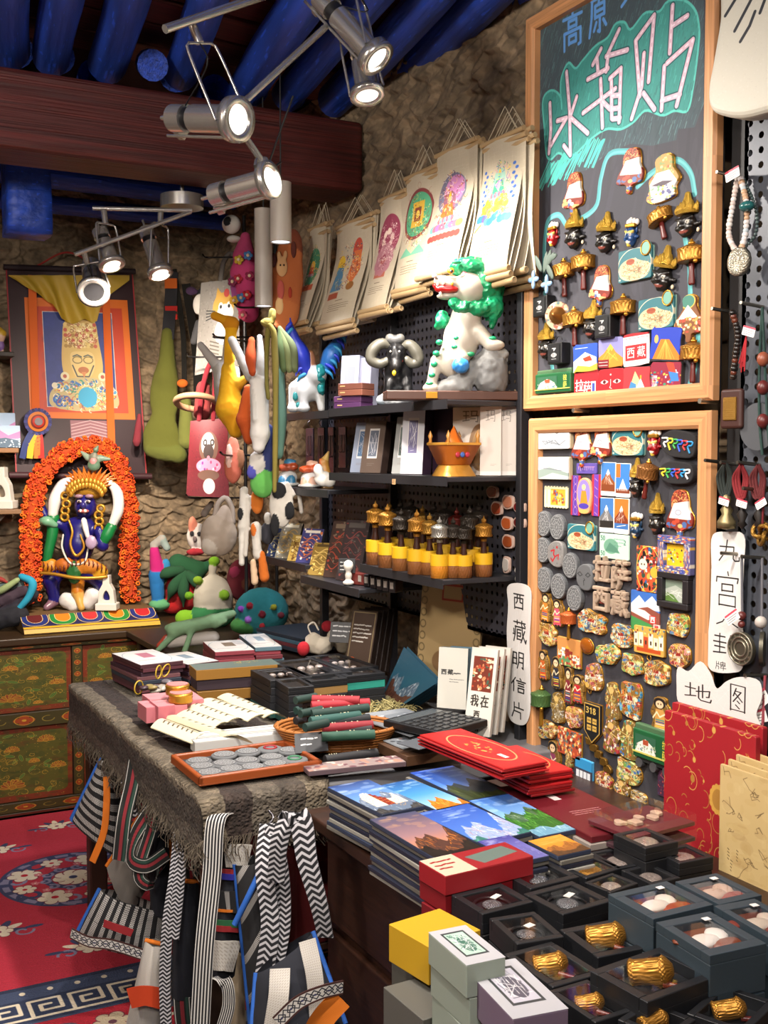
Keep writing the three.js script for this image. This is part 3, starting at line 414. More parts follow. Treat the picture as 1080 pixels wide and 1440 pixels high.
const SH1=1.745,SH2=1.535,SH3=1.252,SH3B=1.175,SH2L=onX(430,687,1.55).y,SH3A=onX(400,788,1.55).y;
{
const G=thing('pegboard_shelf_unit','black perforated wall panel with metal shelves behind the green-maned lion','shelf unit');
pegboard(G,-3.92,-2.6,1.06,2.13,XB,0x33333a,.028);
const sh=(y,z0,z1,xf=1.55)=>{const p=part(G,'shelf',rbox(XB-xf,.014,z1-z0,.003,[(XB+xf)/2,y-.008,(z0+z1)/2]),shelfM);part(p,'shelf_lip',box(.003,.026,z1-z0,[xf,y-.013,(z0+z1)/2]),shelfM);};
sh(SH1,-3.36,-2.6);sh(SH2,-3.36,-2.6);sh(SH3,-3.13,-2.62);sh(SH1-.004,-3.86,-3.365);sh(SH2L,-3.84,-3.37);sh(SH3A,-3.94,-3.56);sh(SH3B,-3.555,-3.1,1.53);
for(const z of[-3.93,-3.365,-2.59])part(G,'upright',rbox(.03,1.5,.025,.003,[XB-.01,1.6-.14,z]),shelfM);
part(G,'top_rail',rod([1.785,2.155,-3.4],[1.785,2.155,-2.575],.017,12),M(0xa37c4e,.6),'pale wooden rail');
}
{
const G=thing('pegboard','grey perforated metal panel beside the upper chalkboard hung with necklaces','pegboard');
pegboard(G,-1.79,-.9,.95,2.75,XB+.005,0x4c5058,.031);
const G2=thing('dark_gap_strip','narrow black strip in the dark gap between chalkboard and grey perforated panel','panel');part(G2,'panel',rbox(.02,1.9,.05,.004,[XB+.03,1.8,-1.82]),M(0x101012,.6));  // plain black strip set where the dark gap between the boards is
}

// ---------- chalkboards ----------
const woodT=noiseTex(256,256,(u,v)=>{const k=.78+.4*fbm(u*60,v*3,1);return[.78*k,.56*k,.37*k];});
const pineM=new THREE.MeshStandardMaterial({map:woodT,roughness:.5});
function chalkboard(label,z0,z1,y0,y1,draw){
const W=z1-z0,H=y1-y0,fw=.04,G=thing('chalkboard',label,'chalkboard',[XB,(y0+y1)/2,(z0+z1)/2],-PI/2);
const S=1000,cw=Math.round(W*S),chh=Math.round(H*S),tex=canvasTex(cw,chh,(g)=>draw(g,cw,chh,(px,py)=>{const p=onX(px,py,XB);return[(p.z-z0)*S,(y1-p.y)*S];}));
part(G,'board',box(W-.02,H-.02,.014,[0,0,-.012]),M(0x1b1b1e,.8));part(G,'chalk_face',T(new THREE.PlaneGeometry(W,H),[0,0,-.002]),new THREE.MeshStandardMaterial({map:tex,roughness:.72}));
const prof=[[0,0],[0,.018],[.006,.026],[fw-.008,.026],[fw,.02],[fw,0]];
for(const[len,rot,p]of[[W,0,[0,H/2,0]],[W,PI,[0,-H/2,0]],[H,PI/2,[-W/2,0,0]],[H,-PI/2,[W/2,0,0]]]){
// mitred rail: its inner edge is shorter than its outer one
const q=[];for(const[a,b]of prof)q.push([a,b]);const n=q.length,pos=[],idx=[];for(const s of[-1,1])for(const[a,b]of q)pos.push(s*(len/2-a),-a,b);for(let i=0;i<n;i++){const j=(i+1)% n;idx.push(i,n+i,j,j,n+i,n+j);}
let g=new THREE.BufferGeometry();g.setAttribute('position',new THREE.Float32BufferAttribute(pos,3));g.setIndex(idx);g=g.toNonIndexed();g.computeVertexNormals();const pp=g.attributes.position,uv=[];for(let i=0;i<pp.count;i++)uv.push(pp.getY(i)*5,pp.getX(i)*2);g.setAttribute('uv',new THREE.Float32BufferAttribute(uv,2));g.rotateZ(rot);g.translate(p[0],p[1],-.004);part(G,'frame_rail',g,pineM);
}
return G;
}
const dusty=(g,w,h,base,n)=>{fillR(g,base,0,0,w,h);for(let i=0;i<n;i++){g.globalAlpha=rr(.02,.07);g.save();g.translate(rnd()*w,rnd()*h);g.rotate(rr(-1.9,-1.2));disc(g,pick(['#9a9aa6','#000','#70707c']),0,0,rr(20,90),rr(2,12));g.restore();}g.globalAlpha=1;};
chalkboard('upper chalkboard with big teal and pink chalk writing above the magnets',-2.576,-1.852,1.716,2.782,(g,w,h,at)=>{
dusty(g,w,h,'#3f3f47',260);
const z3=(a,b)=>at(740+a/3.857,b/3.857),z4=(a,b)=>at(740+a/3.6,200+b/3.6),L=(f,c,lw,p)=>line(g,c,lw,p.map((q)=>f(...q)));
// loose dry chalk rubbing
const area=[[60,160],[300,0],[960,0],[960,560],[910,690],[820,700],[810,760],[680,790],[560,780],[440,830],[330,920],[180,960],[100,1000],[75,900]].map((p)=>z3(...p));
g.save();g.beginPath();area.forEach((p,i)=>(i?g.lineTo(...p):g.moveTo(...p)));g.clip();g.globalAlpha=.4;fillR(g,'#3d5f64',0,0,w,h);for(let i=0;i<3800;i++){const x=rnd()*w,y=rnd()*h*.6,l=rr(6,26);g.globalAlpha=rr(.12,.5);line(g,pick(['#5f9a9a','#7ab0ae','#26383c','#4a8286','#3c4a50']),rr(1,2.4),[[x,y],[x+l*.5,y-l]]);}g.restore();g.globalAlpha=1;
// solid teal ground behind the big letters
const halo=[[110,850],[95,700],[90,530],[130,490],[180,520],[190,590],[185,430],[225,340],[265,370],[300,330],[370,250],[440,200],[480,130],[530,120],[560,160],[640,70],[720,60],[760,10],[850,0],[915,60],[935,170],[930,250],[900,480],[870,600],[800,600],[740,625],[640,600],[580,660],[510,700],[430,700],[340,760],[270,830],[230,860],[170,830],[130,865]];
g.globalAlpha=.82;poly(g,'#37948a',smoothLoop(halo.map((p)=>z3(...p)),160));g.globalAlpha=1;line(g,'#55b8ac',6,[...smoothLoop(halo.map((p)=>z3(...p)),160),z3(...halo[0])]);
g.save();g.beginPath();smoothLoop(halo.map((p)=>z3(...p)),160).forEach((p,i)=>(i?g.lineTo(...p):g.moveTo(...p)));g.clip();for(let i=0;i<2600;i++){const x=rnd()*w,y=rnd()*h*.62,l=rr(6,20);g.globalAlpha=rr(.15,.5);line(g,pick(['#4fb8aa','#2a7a74','#5cc4b6','#1f5f60','#2c4a4e']),rr(1.5,3),[[x,y],[x+l*.35,y-l]]);}g.restore();g.globalAlpha=1;
for(const[a,b]of[[330,760],[200,830],[120,880]])for(let i=0;i<14;i++)L(z3,'#4fb9ae',5,[[a+i*7,b+rr(-10,10)],[a-60+i*7,b+120+rr(-20,30)]]);
const big=[[[125,560],[130,700],[120,830]],[[215,390],[232,600],[236,840],[200,790]],[[165,655],[215,640],[130,790]],[[270,525],[240,620]],[[240,640],[330,722]],
[[402,265],[358,350]],[[330,430],[440,370]],[[500,160],[440,290]],[[430,305],[545,270]],[[440,300],[430,385]],[[380,310],[385,380]],[[400,430],[410,690]],[[305,612],[400,540],[480,480]],[[410,550],[450,590]],[[450,425],[510,370],[500,660]],[[458,440],[460,640]],[[460,520],[500,515]],[[465,590],[500,585]],[[465,645],[505,640]],
[[590,220],[690,82],[660,440]],[[590,220],[612,520]],[[635,290],[622,470],[568,642]],[[632,505],[692,592]],[[790,30],[775,285]],[[785,142],[870,85]],[[760,342],[900,215],[812,572]],[[745,360],[730,595]],[[730,545],[830,512]]];
for(const s of big)L(z3,'#17484c',19,s);for(const s of big)L(z3,'#cfaebd',13,s);for(const s of big){g.setLineDash([9,12]);L(z3,'#e6d2dc',4,s);g.setLineDash([]);}
const blue=(ch,x0,y0,x1,y1,sh)=>{for(const s of GLYPH[ch].split('|'))L(z3,'#5c95d6',9,s.split(' ').map((q)=>{const[a,b]=q.split(',').map(Number);return[mixn(x0,x1,a/10),mixn(y0,y1,b/10)-(a-5)*sh];}));};
blue('高',185,60,310,265,6);blue('原',335,-30,445,190,6);blue('文',500,-170,640,30,6);
for(const s of[[[530,45],[420,60],[375,180],[352,320],[300,372],[200,420]],[[200,420],[160,368],[112,390],[92,480],[86,620]],[[86,620],[100,900],[130,1150]],[[560,222],[640,150],[760,90],[825,150],[850,260]],[[800,480],[820,600],[828,780]],[[870,960],[850,1150],[820,1240]]]){const p=curve(s.map(([a,b])=>[a,b,0])).getPoints(24).map((q)=>[q.x,q.y]);L(z4,'#4f9ba0',15,p);L(z4,'#66b4b6',6,p.map(([a,b])=>[a+5,b+2]));}
});
chalkboard('lower chalkboard crowded with magnets, below the one with chalk writing',-2.55,-1.855,.7,1.694,(g,w,h)=>{dusty(g,w,h,'#34343a',320);g.globalAlpha=.18;for(let i=0;i<26;i++){const x=rnd()*w,y=rnd()*h;line(g,pick(['#7f8fa0','#9a90a8','#6fa3a3']),rr(4,12),[[x,y],[x+rr(-40,40),y+rr(20,120)]]);}g.globalAlpha=1;});
{const n=thing('wall_screw','two pale screw heads in the gap between the two chalkboards','screw');const a=onX(808,577,1.775),b=onX(986,564,1.775);for(const p of[a,b])part(n,'head',[cyl(.006,.006,.05,[p.x+.02,p.y,p.z],[0,0,PI/2],10)],metal(0xc8c0b0,.4));}
// ---------- magnets on the chalkboards ----------
const z4=(a,b)=>[740+a/3.6,200+b/3.6],z5=(a,b)=>[740+a/3.857,570+b/3.857],z6=(a,b)=>[740+a/3.857,820+b/3.857];
const bumpy=noiseTex(128,128,(u,v)=>{const s=Math.sin(u*2*PI*10)*Math.sin(v*2*PI*6);return .5+.3*s+.3*(vn(u*40,v*40)-.5);},[2,1],false);
const goldM=M(0xc79236,.34,{metalness:.8}),goldB=M(0xa0702a,.38,{metalness:.7,bumpMap:bumpy,bumpScale:.0015}),goldOld=M(0x8f6a2c,.42,{metalness:.8,bumpMap:bumpy,bumpScale:.0015});
const brightGold=M(0xc8a03c,.34,{metalness:.65,bumpMap:bumpy,bumpScale:.002});
// a place on the board: centre and size in metres of a pixel box
function spot(f,x0,y0,x1,y1,X=XB+.002){const[a,b]=f(x0,y0),[c,d]=f(x1,y1),mx=(a+c)/2,my=(b+d)/2,p=onX(mx,my,X),w=onX(c,my,X).z-onX(a,my,X).z,h=onX(mx,b,X).y-onX(mx,d,X).y;return{p,w,h};}
function onBoard(name,label,cat,s,rz=0,group){const o=thing(name,label,cat,s.p,0,group);o.rotation.set(0,-PI/2,0);o.rotation.order='YXZ';o.rotation.z=rz;return o;}
// prototypes of height one
function maskParts(o,s,skin,skull,lip){
const b=(x,y,z)=>[x*s,y*s,z*s];
const P=[{e:b(0,-.22,.08),r:[.17*s,.26*s,.15*s],c:skin},{e:b(-.21,-.22,.05),r:.05*s,c:skin},{e:b(.21,-.22,.05),r:.05*s,c:skin}];
for(const q of[-1,1])P.push({a:b(q*.04,-.12,.2),b:b(q*.16,-.08,.16),r:.032*s,c:skull?0xd8c060:skin,k:.02*s},{e:b(q*.09,-.17,.2),r:.032*s,c:0xd8d2c4,k:.005*s},{e:b(q*.085,-.175,.235),r:.018*s,c:0x101010,k:.004*s},{e:b(q*.12,-.28,.16),r:.06*s,c:skin});
P.push({a:b(0,-.14,.2),b:b(0,-.25,.24),r1:.03*s,r2:.05*s,c:skin,k:.02*s},{e:b(0,-.36,.17),r:[.085*s,.035*s,.05*s],c:lip,k:.01*s},{a:b(-.035,-.35,.215),b:b(.035,-.35,.215),r:.01*s,c:skull?0xf4f0e0:lip,k:.004*s},{e:b(0,-.43,.14),r:.06*s,c:skull?0xd8b848:skin});
part(o,'face',blob(P,s*.026,{k:.03*s}),VC(.35));
const C=[];if(skull){for(let i=-2;i<=2;i++)C.push(T(sph(.062*s,[0,0,0],[1,1.35,.9],12),b(i*.09,.2-Math.abs(i)*.02,.12-Math.abs(i)*.03)));part(o,'skull_crown',C,M(0xe6e2da,.4));part(o,'crown_band',[rbox(.38*s,.1*s,.12*s,.03*s,b(0,.07,.12))],goldM);for(const q of[-1,1])part(o,'ear_flap',T(sph(.05*s,[0,0,0],[.6,1.6,.6],10),b(q*.2,-.05,.08)),M(skin,.4));}else{
C.push(cyl(.2*s,.19*s,.07*s,b(0,.05,.07)),cyl(.09*s,.16*s,.2*s,b(0,.2,.07)),cyl(.05*s,.08*s,.14*s,b(0,.36,.07)),sph(.05*s,b(0,.44,.07),1,10));for(let i=-2;i<=2;i++){C.push(T(sph(.055*s,[0,0,0],[1,1.5,.6],10),b(i*.095,.17-Math.abs(i)*.025,.2-Math.abs(i)*.05)));C.push(T(new THREE.ConeGeometry(.04*s,.1*s,8),b(i*.1,.28-Math.abs(i)*.03,.18-Math.abs(i)*.05)));}
part(o,'crown',C,brightGold);part(o,'earring',sph(.035*s,b(.22,-.36,.08),[.8,1.4,.8],8),M(0xd9c8a8,.4));
}
}
function wheelParts(o,s,drum=goldB,hand=M(0x5c1a14,.4)){
part(o,'drum',[lathe([[0,.0],[.26,.0],[.275,.02],[.26,.05],[.26,.24],[.275,.27],[.265,.3],[.2,.32],[.1,.37],[.0,.38]].map(([a,b])=>[a*s,b*s]),24,[0,0,.1*s])],drum);
part(o,'finial',lathe([[0,.37],[.06,.38],[.07,.42],[.03,.44],[.04,.47],[0,.5]].map(([a,b])=>[a*s,b*s]),12,[0,0,.1*s]),goldM);
part(o,'handle',[lathe([[0,-.5],[.05,-.5],[.065,-.46],[.05,-.2],[.055,0],[0,0]].map(([a,b])=>[a*s,b*s]),14,[0,0,.1*s])],hand);part(o,'weight',sph(.045*s,[.2*s,-.03*s,.24*s],1,10),goldM);
}
const MK='black-faced mask magnet with pointed gold crown on the upper chalkboard',MG='gold-crowned mask magnets';
for(const[x0,y0,x1,y1,rz]of[[210,335,305,545,-.03],[360,350,475,565,-.1],[768,250,890,490,0],[650,520,780,760,-.22],[305,795,395,1000,-.08],[72,910,155,1100,0]]){const s=spot(z4,x0,y0,x1,y1),o=onBoard('mask_magnet',MK,'magnet',s,rz,MG);maskParts(o,s.h,0x15120f,false,0x8a4a40);o.scale.x=clamp(s.w/s.h/.46,.8,1.5);}
{let s=spot(z4,103,375,190,525),o=onBoard('mask_magnet','red-faced mask magnet with white skull crown on the upper chalkboard','magnet',s);maskParts(o,s.h*1.1,0xa01418,true,0xe8d8c0);s=spot(z4,488,350,605,525);o=onBoard('mask_magnet','blue-faced mask magnet with white skull crown on the upper chalkboard','magnet',s,-.1);maskParts(o,s.h*1.1,0x1f4478,true,0xe8e2d0);
s=spot(z5,650,90,765,270);o=onBoard('mask_magnet','red-faced mask magnet with skull crown on the lower chalkboard','magnet',s);maskParts(o,s.h*1.1,0x8c1016,true,0xf0e8d8);s=spot(z5,555,545,665,715);o=onBoard('mask_magnet','blue-faced mask magnet with skull crown on the lower chalkboard','magnet',s);maskParts(o,s.h*1.1,0x1a3550,true,0xd8d0c0);
s=spot(z5,570,280,660,505);o=onBoard('mask_magnet','gold-crowned black mask magnet beside the blue stamp magnets','magnet',s);maskParts(o,s.h,0x16110c,false,0x7a4a3a);s=spot(z5,665,470,785,705);o=onBoard('mask_magnet','gold-crowned black mask magnet beside the lower blue mask','magnet',s);maskParts(o,s.h,0x17130e,false,0x7a4a3a);}
for(const[x0,y0,x1,y1,rz]of[[640,315,755,500,.3],[165,585,250,785,.06],[258,540,355,750,.02],[795,490,915,725,.02],[455,765,560,980,0],[215,830,305,1035,.05],[812,985,915,1220,-.03]]){const s=spot(z4,x0,y0,x1,y1),o=onBoard('prayer_wheel_magnet','gold prayer wheel magnet with red handle on the upper chalkboard','magnet',s,rz,'prayer wheel magnets');wheelParts(o,s.h);o.scale.x=clamp(s.w/s.h/.55,.8,1.6);}
{const s=spot(z5,640,285,745,510),o=onBoard('prayer_wheel_magnet','copper prayer wheel magnet leaning on a gold mask on the lower chalkboard','magnet',{...s,p:s.p.clone().add(V(-.012,0,0))},-.18);wheelParts(o,s.h,M(0x8a5a2c,.4,{metalness:.6,bumpMap:bumpy,bumpScale:.0015}));}

// prints
const P2={
palace(g,w,h,sky='#7fb2d8'){fillR(g,sky,0,0,w,h);poly(g,'#5f8a5a',[[0,h],[0,h*.75],[w*.3,h*.6],[w,h*.8],[w,h]]);for(let i=0;i<6;i++){const x=w*(.06+i*.15),y=h*(.62-.12*Math.sin(i)),bw=w*.17;fillR(g,i===2||i===3?'#8e2a22':'#ece6d8',x,y-h*.16,bw,h*.3);for(let k=0;k<3;k++)fillR(g,'#4a3424',x+bw*(.15+k*.28),y-h*.08,bw*.13,h*.05);}poly(g,'#d9a93a',[[w*.36,h*.38],[w*.44,h*.26],[w*.62,h*.38]]);for(let k=0;k<7;k++)disc(g,pick(['#d8c49a','#6a8a4a','#c07a3a','#b84a3a']),rnd()*w,h*rr(.78,.98),w*.07,h*.05);},
map(g,w,h){fillR(g,'#2f6f78',0,0,w,h);poly(g,'#d9bd92',smoothLoop([[.05,.5],[.2,.35],[.45,.3],[.7,.42],[.95,.55],[.95,.8],[.8,.95],[.3,.97],[.06,.8]].map(([a,b])=>[a*w,b*h]),40));curls(g,['#8a5a34','#e8d8b4','#5a7a6a','#6a3420'],70,w/2,h*.65,w*.48,h*.3,w*.05);for(let i=0;i<16;i++)line(g,'#8a6a44',1,[[rnd()*w,h*rr(.45,.95)],[rnd()*w,h*rr(.45,.95)]]);disc(g,'#9a4a2c',w*.38,h*.4,w*.13,h*.09);for(let k=0;k<5;k++)disc(g,'#7a3a24',w*(.3+k*.04),h*.38,2);speck(g,['#b08a5a','#e8d4b0','#5f8a70'],30,w,h*.5,1,4,0,h*.45);ringC(g,'#cfc9b0',3,w/2,h/2,w*.495,h*.495);},
house(g,w,h){fillR(g,'#7a2a1e',0,0,w,h);disc(g,'#a84a30',w*.5,h*.2,w*.42,h*.22);for(let k=0;k<7;k++)line(g,'#5a1a14',1.5,[[w*.5,h*.3],[w*(.1+k*.13),0]]);curls(g,['#c8803c','#4a140e','#d8b06a'],40,w*.5,h*.2,w*.45,h*.2,w*.08);poly(g,'#dcd6cc',[[w*.12,h*.58],[w*.3,h*.28],[w*.85,h*.22],[w*.95,h*.6]]);poly(g,'#c8ccd2',[[w*.35,h*.4],[w*.6,h*.34],[w*.55,h*.56],[w*.3,h*.58]]);ringC(g,'#8a8c98',2,w*.47,h*.46,w*.1,h*.05);for(let k=0;k<26;k++)disc(g,pick(['#b5432c','#d8a86a','#7a2418','#e8d8c4','#48649a']),rnd()*w,h*rr(.6,1),w*.09,h*.045);},
figure(g,w,h,robe){const c=robe||pick(['#b8302a','#2a4a8a','#d88a2a','#8a2a5a','#3a7a4a']);fillR(g,'#7a5a24',0,0,w,h);curls(g,['#d8b060','#3a2412','#a8782c'],40,w/2,h/2,w*.5,h*.5,w*.08);disc(g,'#1d1612',w*.5,h*.17,w*.3,h*.15);disc(g,'#e8c49a',w*.5,h*.2,w*.2,h*.11);disc(g,'#1a1410',w*.43,h*.19,w*.03);disc(g,'#1a1410',w*.57,h*.19,w*.03);poly(g,c,[[w*.2,h*.95],[w*.3,h*.34],[w*.7,h*.34],[w*.85,h*.95]]);for(let k=0;k<5;k++)fillR(g,pick(['#e8c04a','#d8d0c0','#3a8a8a','#c8402a','#244a9a']),w*.28,h*(.62+k*.06),w*.45,h*.03);line(g,'#e8d8b0',w*.06,[[w*.15,h*.6],[w*.35,h*.42],[w*.5,h*.55],[w*.75,h*.45]]);disc(g,'#2a2018',w*.4,h*.96,w*.1,h*.04);disc(g,'#2a2018',w*.65,h*.96,w*.1,h*.04);},
fancy(g,w,h,cols){fillR(g,'#8a6428',0,0,w,h);for(let i=0;i<46;i++){const x=rnd()*w,y=rnd()*h;disc(g,pick(cols),x,y,rr(.04,.14)*w,rr(.03,.1)*h);ringC(g,'#e0bd6a',1,x,y,rr(.03,.1)*w);}poly(g,'#d8cdb8',[[w*.24,h*.6],[w*.32,h*.42],[w*.68,h*.4],[w*.78,h*.58]]);curls(g,[...cols,'#3a2414','#20303a','#e6c878'],60,w/2,h/2,w*.5,h*.5,w*.06);fillR(g,'#8a241c',w*.38,h*.38,w*.24,h*.12);for(let i=0;i<5;i++)fillR(g,'#4a3020',w*(.3+i*.09),h*.53,w*.03,h*.04);for(let i=0;i<10;i++)line(g,'#e8c878',1,[[rnd()*w,rnd()*h],[rnd()*w,rnd()*h]]);},
mandala(g,w,h){fillR(g,'#525456',0,0,w,h);speck(g,['#434446','#66686a'],40,w,h,1,4);for(const r of[.44,.3,.15])ringC(g,'#a4a6a6',1.6,w/2,h/2,w*r,h*r);for(let k=0;k<8;k++){const a=k*PI/4;ringC(g,'#9c9e9e',1.5,w/2+Math.cos(a)*w*.3,h/2+Math.sin(a)*h*.3,w*.12,h*.12);line(g,'#9c9e9e',1.2,[[w/2,h/2],[w/2+Math.cos(a)*w*.44,h/2+Math.sin(a)*h*.44]]);}},
mount(g,w,h,sky,m,snow){fillR(g,sky,0,0,w,h);poly(g,m,[[0,h],[0,h*.66],[w*.25,h*.5],[w*.5,h*.22],[w*.72,h*.5],[w,h*.7],[w,h]]);poly(g,snow,[[w*.36,h*.38],[w*.5,h*.22],[w*.62,h*.36],[w*.55,h*.46],[w*.5,h*.38],[w*.44,h*.48]]);for(let i=0;i<8;i++)line(g,snow,1.2,[[w*rr(.3,.7),h*rr(.4,.6)],[w*rr(.1,.9),h*rr(.7,.95)]]);}
};
// cut-out plate: print in front, metal rim behind
function cutout(o,w,h,outline,cell,rim,th=.006,label){
const g=extr(outline,th,.0012,1);planarUV(g);part(o,'printed_plate',intoCell(T(g,[0,0,.003]),cell),cell.a.m,label);if(rim)part(o,'rim',T(extr(outline.map(([x,y])=>[x*1.05,y*1.04]),.003,.0006,1),[0,0,0]),rim);
}
const rectLoop=(w,h,r=.004)=>rrect(w,h,Math.min(r,w*.3,h*.3),3);
const blobLoop=(w,h,n=13,j=.26)=>{const c=[];for(let i=0;i<n;i++){const a=i/n*2*PI,q=1-j*rnd(),s=Math.max(Math.abs(Math.cos(a)),Math.abs(Math.sin(a)));const m=q/Math.pow(s,.55);c.push([Math.cos(a)*w/2*m,Math.sin(a)*h/2*m]);}return smoothLoop(c,36).map(([x,y])=>[clamp(x,-w/2,w/2),clamp(y,-h/2,h/2)]);};
const figLoop=(w,h)=>smoothLoop([[0,.5],[.28,.46],[.3,.33],[.42,.25],[.5,.02],[.4,-.2],[.44,-.44],[.2,-.5],[-.2,-.5],[-.46,-.42],[-.38,-.15],[-.5,.05],[-.36,.25],[-.3,.35],[-.26,.46]].map(([a,b])=>[a*w*rr(.94,1.04),b*h]),40);
const houseLoop=(w,h)=>smoothLoop([[0,.5],[.2,.46],[.3,.3],[.34,.12],[.5,-.05],[.46,-.25],[.2,-.3],[.08,-.36],[.06,-.5],[-.06,-.5],[-.06,-.36],[-.2,-.3],[-.48,-.28],[-.45,-.1],[-.3,.1],[-.3,.3],[-.18,.46]].map(([a,b])=>[a*w,b*h]),48);
const PR=(draw,w=88,h=88)=>A2.cell(w,h,draw);
const hc=[0,1].map(()=>PR((g,w,h)=>P2.house(g,w,h),80,130));
[[z4,200,158,300,370,-.1,'upper chalkboard, above a gold mask'],[z4,475,35,605,255,-.14,'upper chalkboard, topmost of the magnets'],[z4,335,628,440,830,-.16,'upper chalkboard between prayer wheels'],[z5,260,105,365,330,0,'lower chalkboard over the purple plate'],[z5,365,100,470,315,-.06,'lower chalkboard beside the map plaque'],[z5,775,460,915,720,0,'lower chalkboard above the framed pictures']].forEach(([f,a,b,c,d,rz,w],i)=>{const s=spot(f,a,b,c,d),o=onBoard('charm_magnet','white and red fan-topped charm magnet on the '+w,'magnet',s,rz);cutout(o,s.w,s.h,houseLoop(s.w,s.h),hc[i % 2],goldM);part(o,'bead',sph(.006,[0,-s.h*.46,.006],1,8),goldM);});
{let s=spot(z4,625,65,785,305),o=onBoard('charm_magnet','gold oval magnet with white flowered hat','magnet',s,-.06);cutout(o,s.w,s.h,smoothLoop([[.05,.5],[.25,.42],[.3,.2],[.4,.1],[.5,-.05],[.38,-.2],[.4,-.38],[.1,-.46],[-.25,-.48],[-.48,-.4],[-.4,-.2],[-.42,0],[-.22,.15],[-.25,.4]].map(([a,b])=>[a*s.w,b*s.h]),48),PR((g,w,h)=>{fillR(g,'#a8823a',0,0,w,h);speck(g,['#c8a04a','#7a8a4a','#b05a2a','#e0c880'],70,w,h*.5,2,5);poly(g,'#efe9dc',[[w*.1,h*.6],[w*.3,h*.38],[w*.7,h*.36],[w*.95,h*.6],[w*.8,h],[w*.2,h]]);poly(g,'#3a2a3a',[[w*.15,h*.62],[w*.5,h*.56],[w*.85,h*.6],[w*.5,h*.68]]);speck(g,['#d8b84a','#f2eee2','#4a4a7a','#c88a4a','#6a9a6a'],50,w,h*.34,2,6,0,h*.66);},100,140),goldM);
s=spot(z4,765,775,905,1010);o=onBoard('charm_magnet','triangle-topped charm magnet with wheel disc and red knots','magnet',s);cutout(o,s.w,s.h,smoothLoop([[0,.5],[.25,.42],[.25,.25],[.5,-.12],[.42,-.3],[.12,-.34],[.06,-.5],[-.06,-.5],[-.1,-.34],[-.45,-.28],[-.5,-.1],[-.18,.22],[-.2,.42]].map(([a,b])=>[a*s.w,b*s.h]),44),PR((g,w,h)=>{fillR(g,'#7a4a24',0,0,w,h);disc(g,'#3a7a6a',w*.5,h*.15,w*.24,h*.14);ringC(g,'#d8b84a',3,w*.5,h*.15,w*.24,h*.14);poly(g,'#eee6da',[[w*.5,h*.22],[w*.85,h*.5],[w*.15,h*.5]]);speck(g,['#b8442c','#c89a4a','#e8d4b0','#6a2018'],60,w,h*.3,2,6,0,h*.5);},90,130),goldM);}
const mapC=PR(P2.map,130,120);
[[z4,482,535,645,705,'upper chalkboard beside a tilted gold mask'],[z4,583,785,757,950,'upper chalkboard over the stone tile magnets'],[z5,482,120,645,275,'lower chalkboard beside the red mask'],[z5,240,645,382,785,'lower chalkboard beside the round carved stones']].forEach(([f,a,b,c,d,w])=>{const s=spot(f,a,b,c,d),o=onBoard('map_magnet','teal relief map plaque magnet on the '+w,'magnet',s);cutout(o,s.w,s.h*.93,rectLoop(s.w,s.h*.93),mapC,M(0x6f8a80,.4,{metalness:.5}));part(o,'badge',[T(cyl(s.w*.14,s.w*.14,.006,null,[PI/2,0,0]),[s.w*.37,s.h*.4,.01])],M(0x6fa391,.45));part(o,'badge_ring',tor(s.w*.14,.002,[s.w*.37,s.h*.4,.013],null,20,6),goldM);});
{const s=spot(z4,130,812,215,950),o=onBoard('gong_magnet','round cymbal magnet with brass boss on painted rim','magnet',s,0);o.rotation.set(0,-PI/2+.5,0);part(o,'rim_disc',T(intoCell(planarUV(T(extr(smoothLoop(Array.from({length:16},(_,i)=>[Math.cos(i*PI/8)*s.h*.5,Math.sin(i*PI/8)*s.h*.5]),32),.004,.001,1),[0,0,0])),PR((g,w,h)=>{fillR(g,'#b59a7a',0,0,w,h);speck(g,['#a8503a','#d8c8b0','#7a5a4a','#4a6a6a'],80,w,h,2,6);},80,80)),[0,0,.012]),A2.m);part(o,'boss',T(lathe([[0,.03],[.006,.029],[.008,.02],[.02,.012],[.024,0]],16),[0,0,.016],[PI/2,0,0]),M(0x9a6a34,.35,{metalness:.7}));}
// black paper bags
['beside the round cymbal magnet','beside the small gold mask','above the green train magnet'].forEach((w,i)=>{const s=spot(z4,...[[75,755,155,875],[390,845,478,985],[150,990,230,1115]][i]),o=onBoard('gift_bag_magnet','tiny black gift bag magnet '+w,'magnet',s);part(o,'bag',rbox(s.w*.9,s.h*.85,.03,.003,[0,-.01,.016]),M(0x121214,.5));part(o,'emblem',T(plane(PR((g,a,b)=>{fillR(g,'#141416',0,0,a,b);line(g,'#c8c8c8',3,[[a*.35,b*.2],[a*.65,b*.2],[a*.5,b*.34],[a*.5,b*.2]]);disc(g,'#d8d8d8',a*.5,b*.6,a*.24,b*.14);for(let k=0;k<5;k++)line(g,'#141416',2,[[a*(.34+k*.08),b*.5],[a*(.34+k*.08),b*.7]]);line(g,'#bbb',2,[[a*.3,b*.84],[a*.7,b*.84]]);},50,64),s.w*.7,s.h*.66),[0,-.01,.0325]),A2.m);part(o,'handle',tube([[-s.w*.2,s.h*.38,.016],[-s.w*.1,s.h*.52,.016],[s.w*.1,s.h*.52,.016],[s.w*.2,s.h*.38,.016]],.0015,12,5),M(0x1a1a1c,.6));});
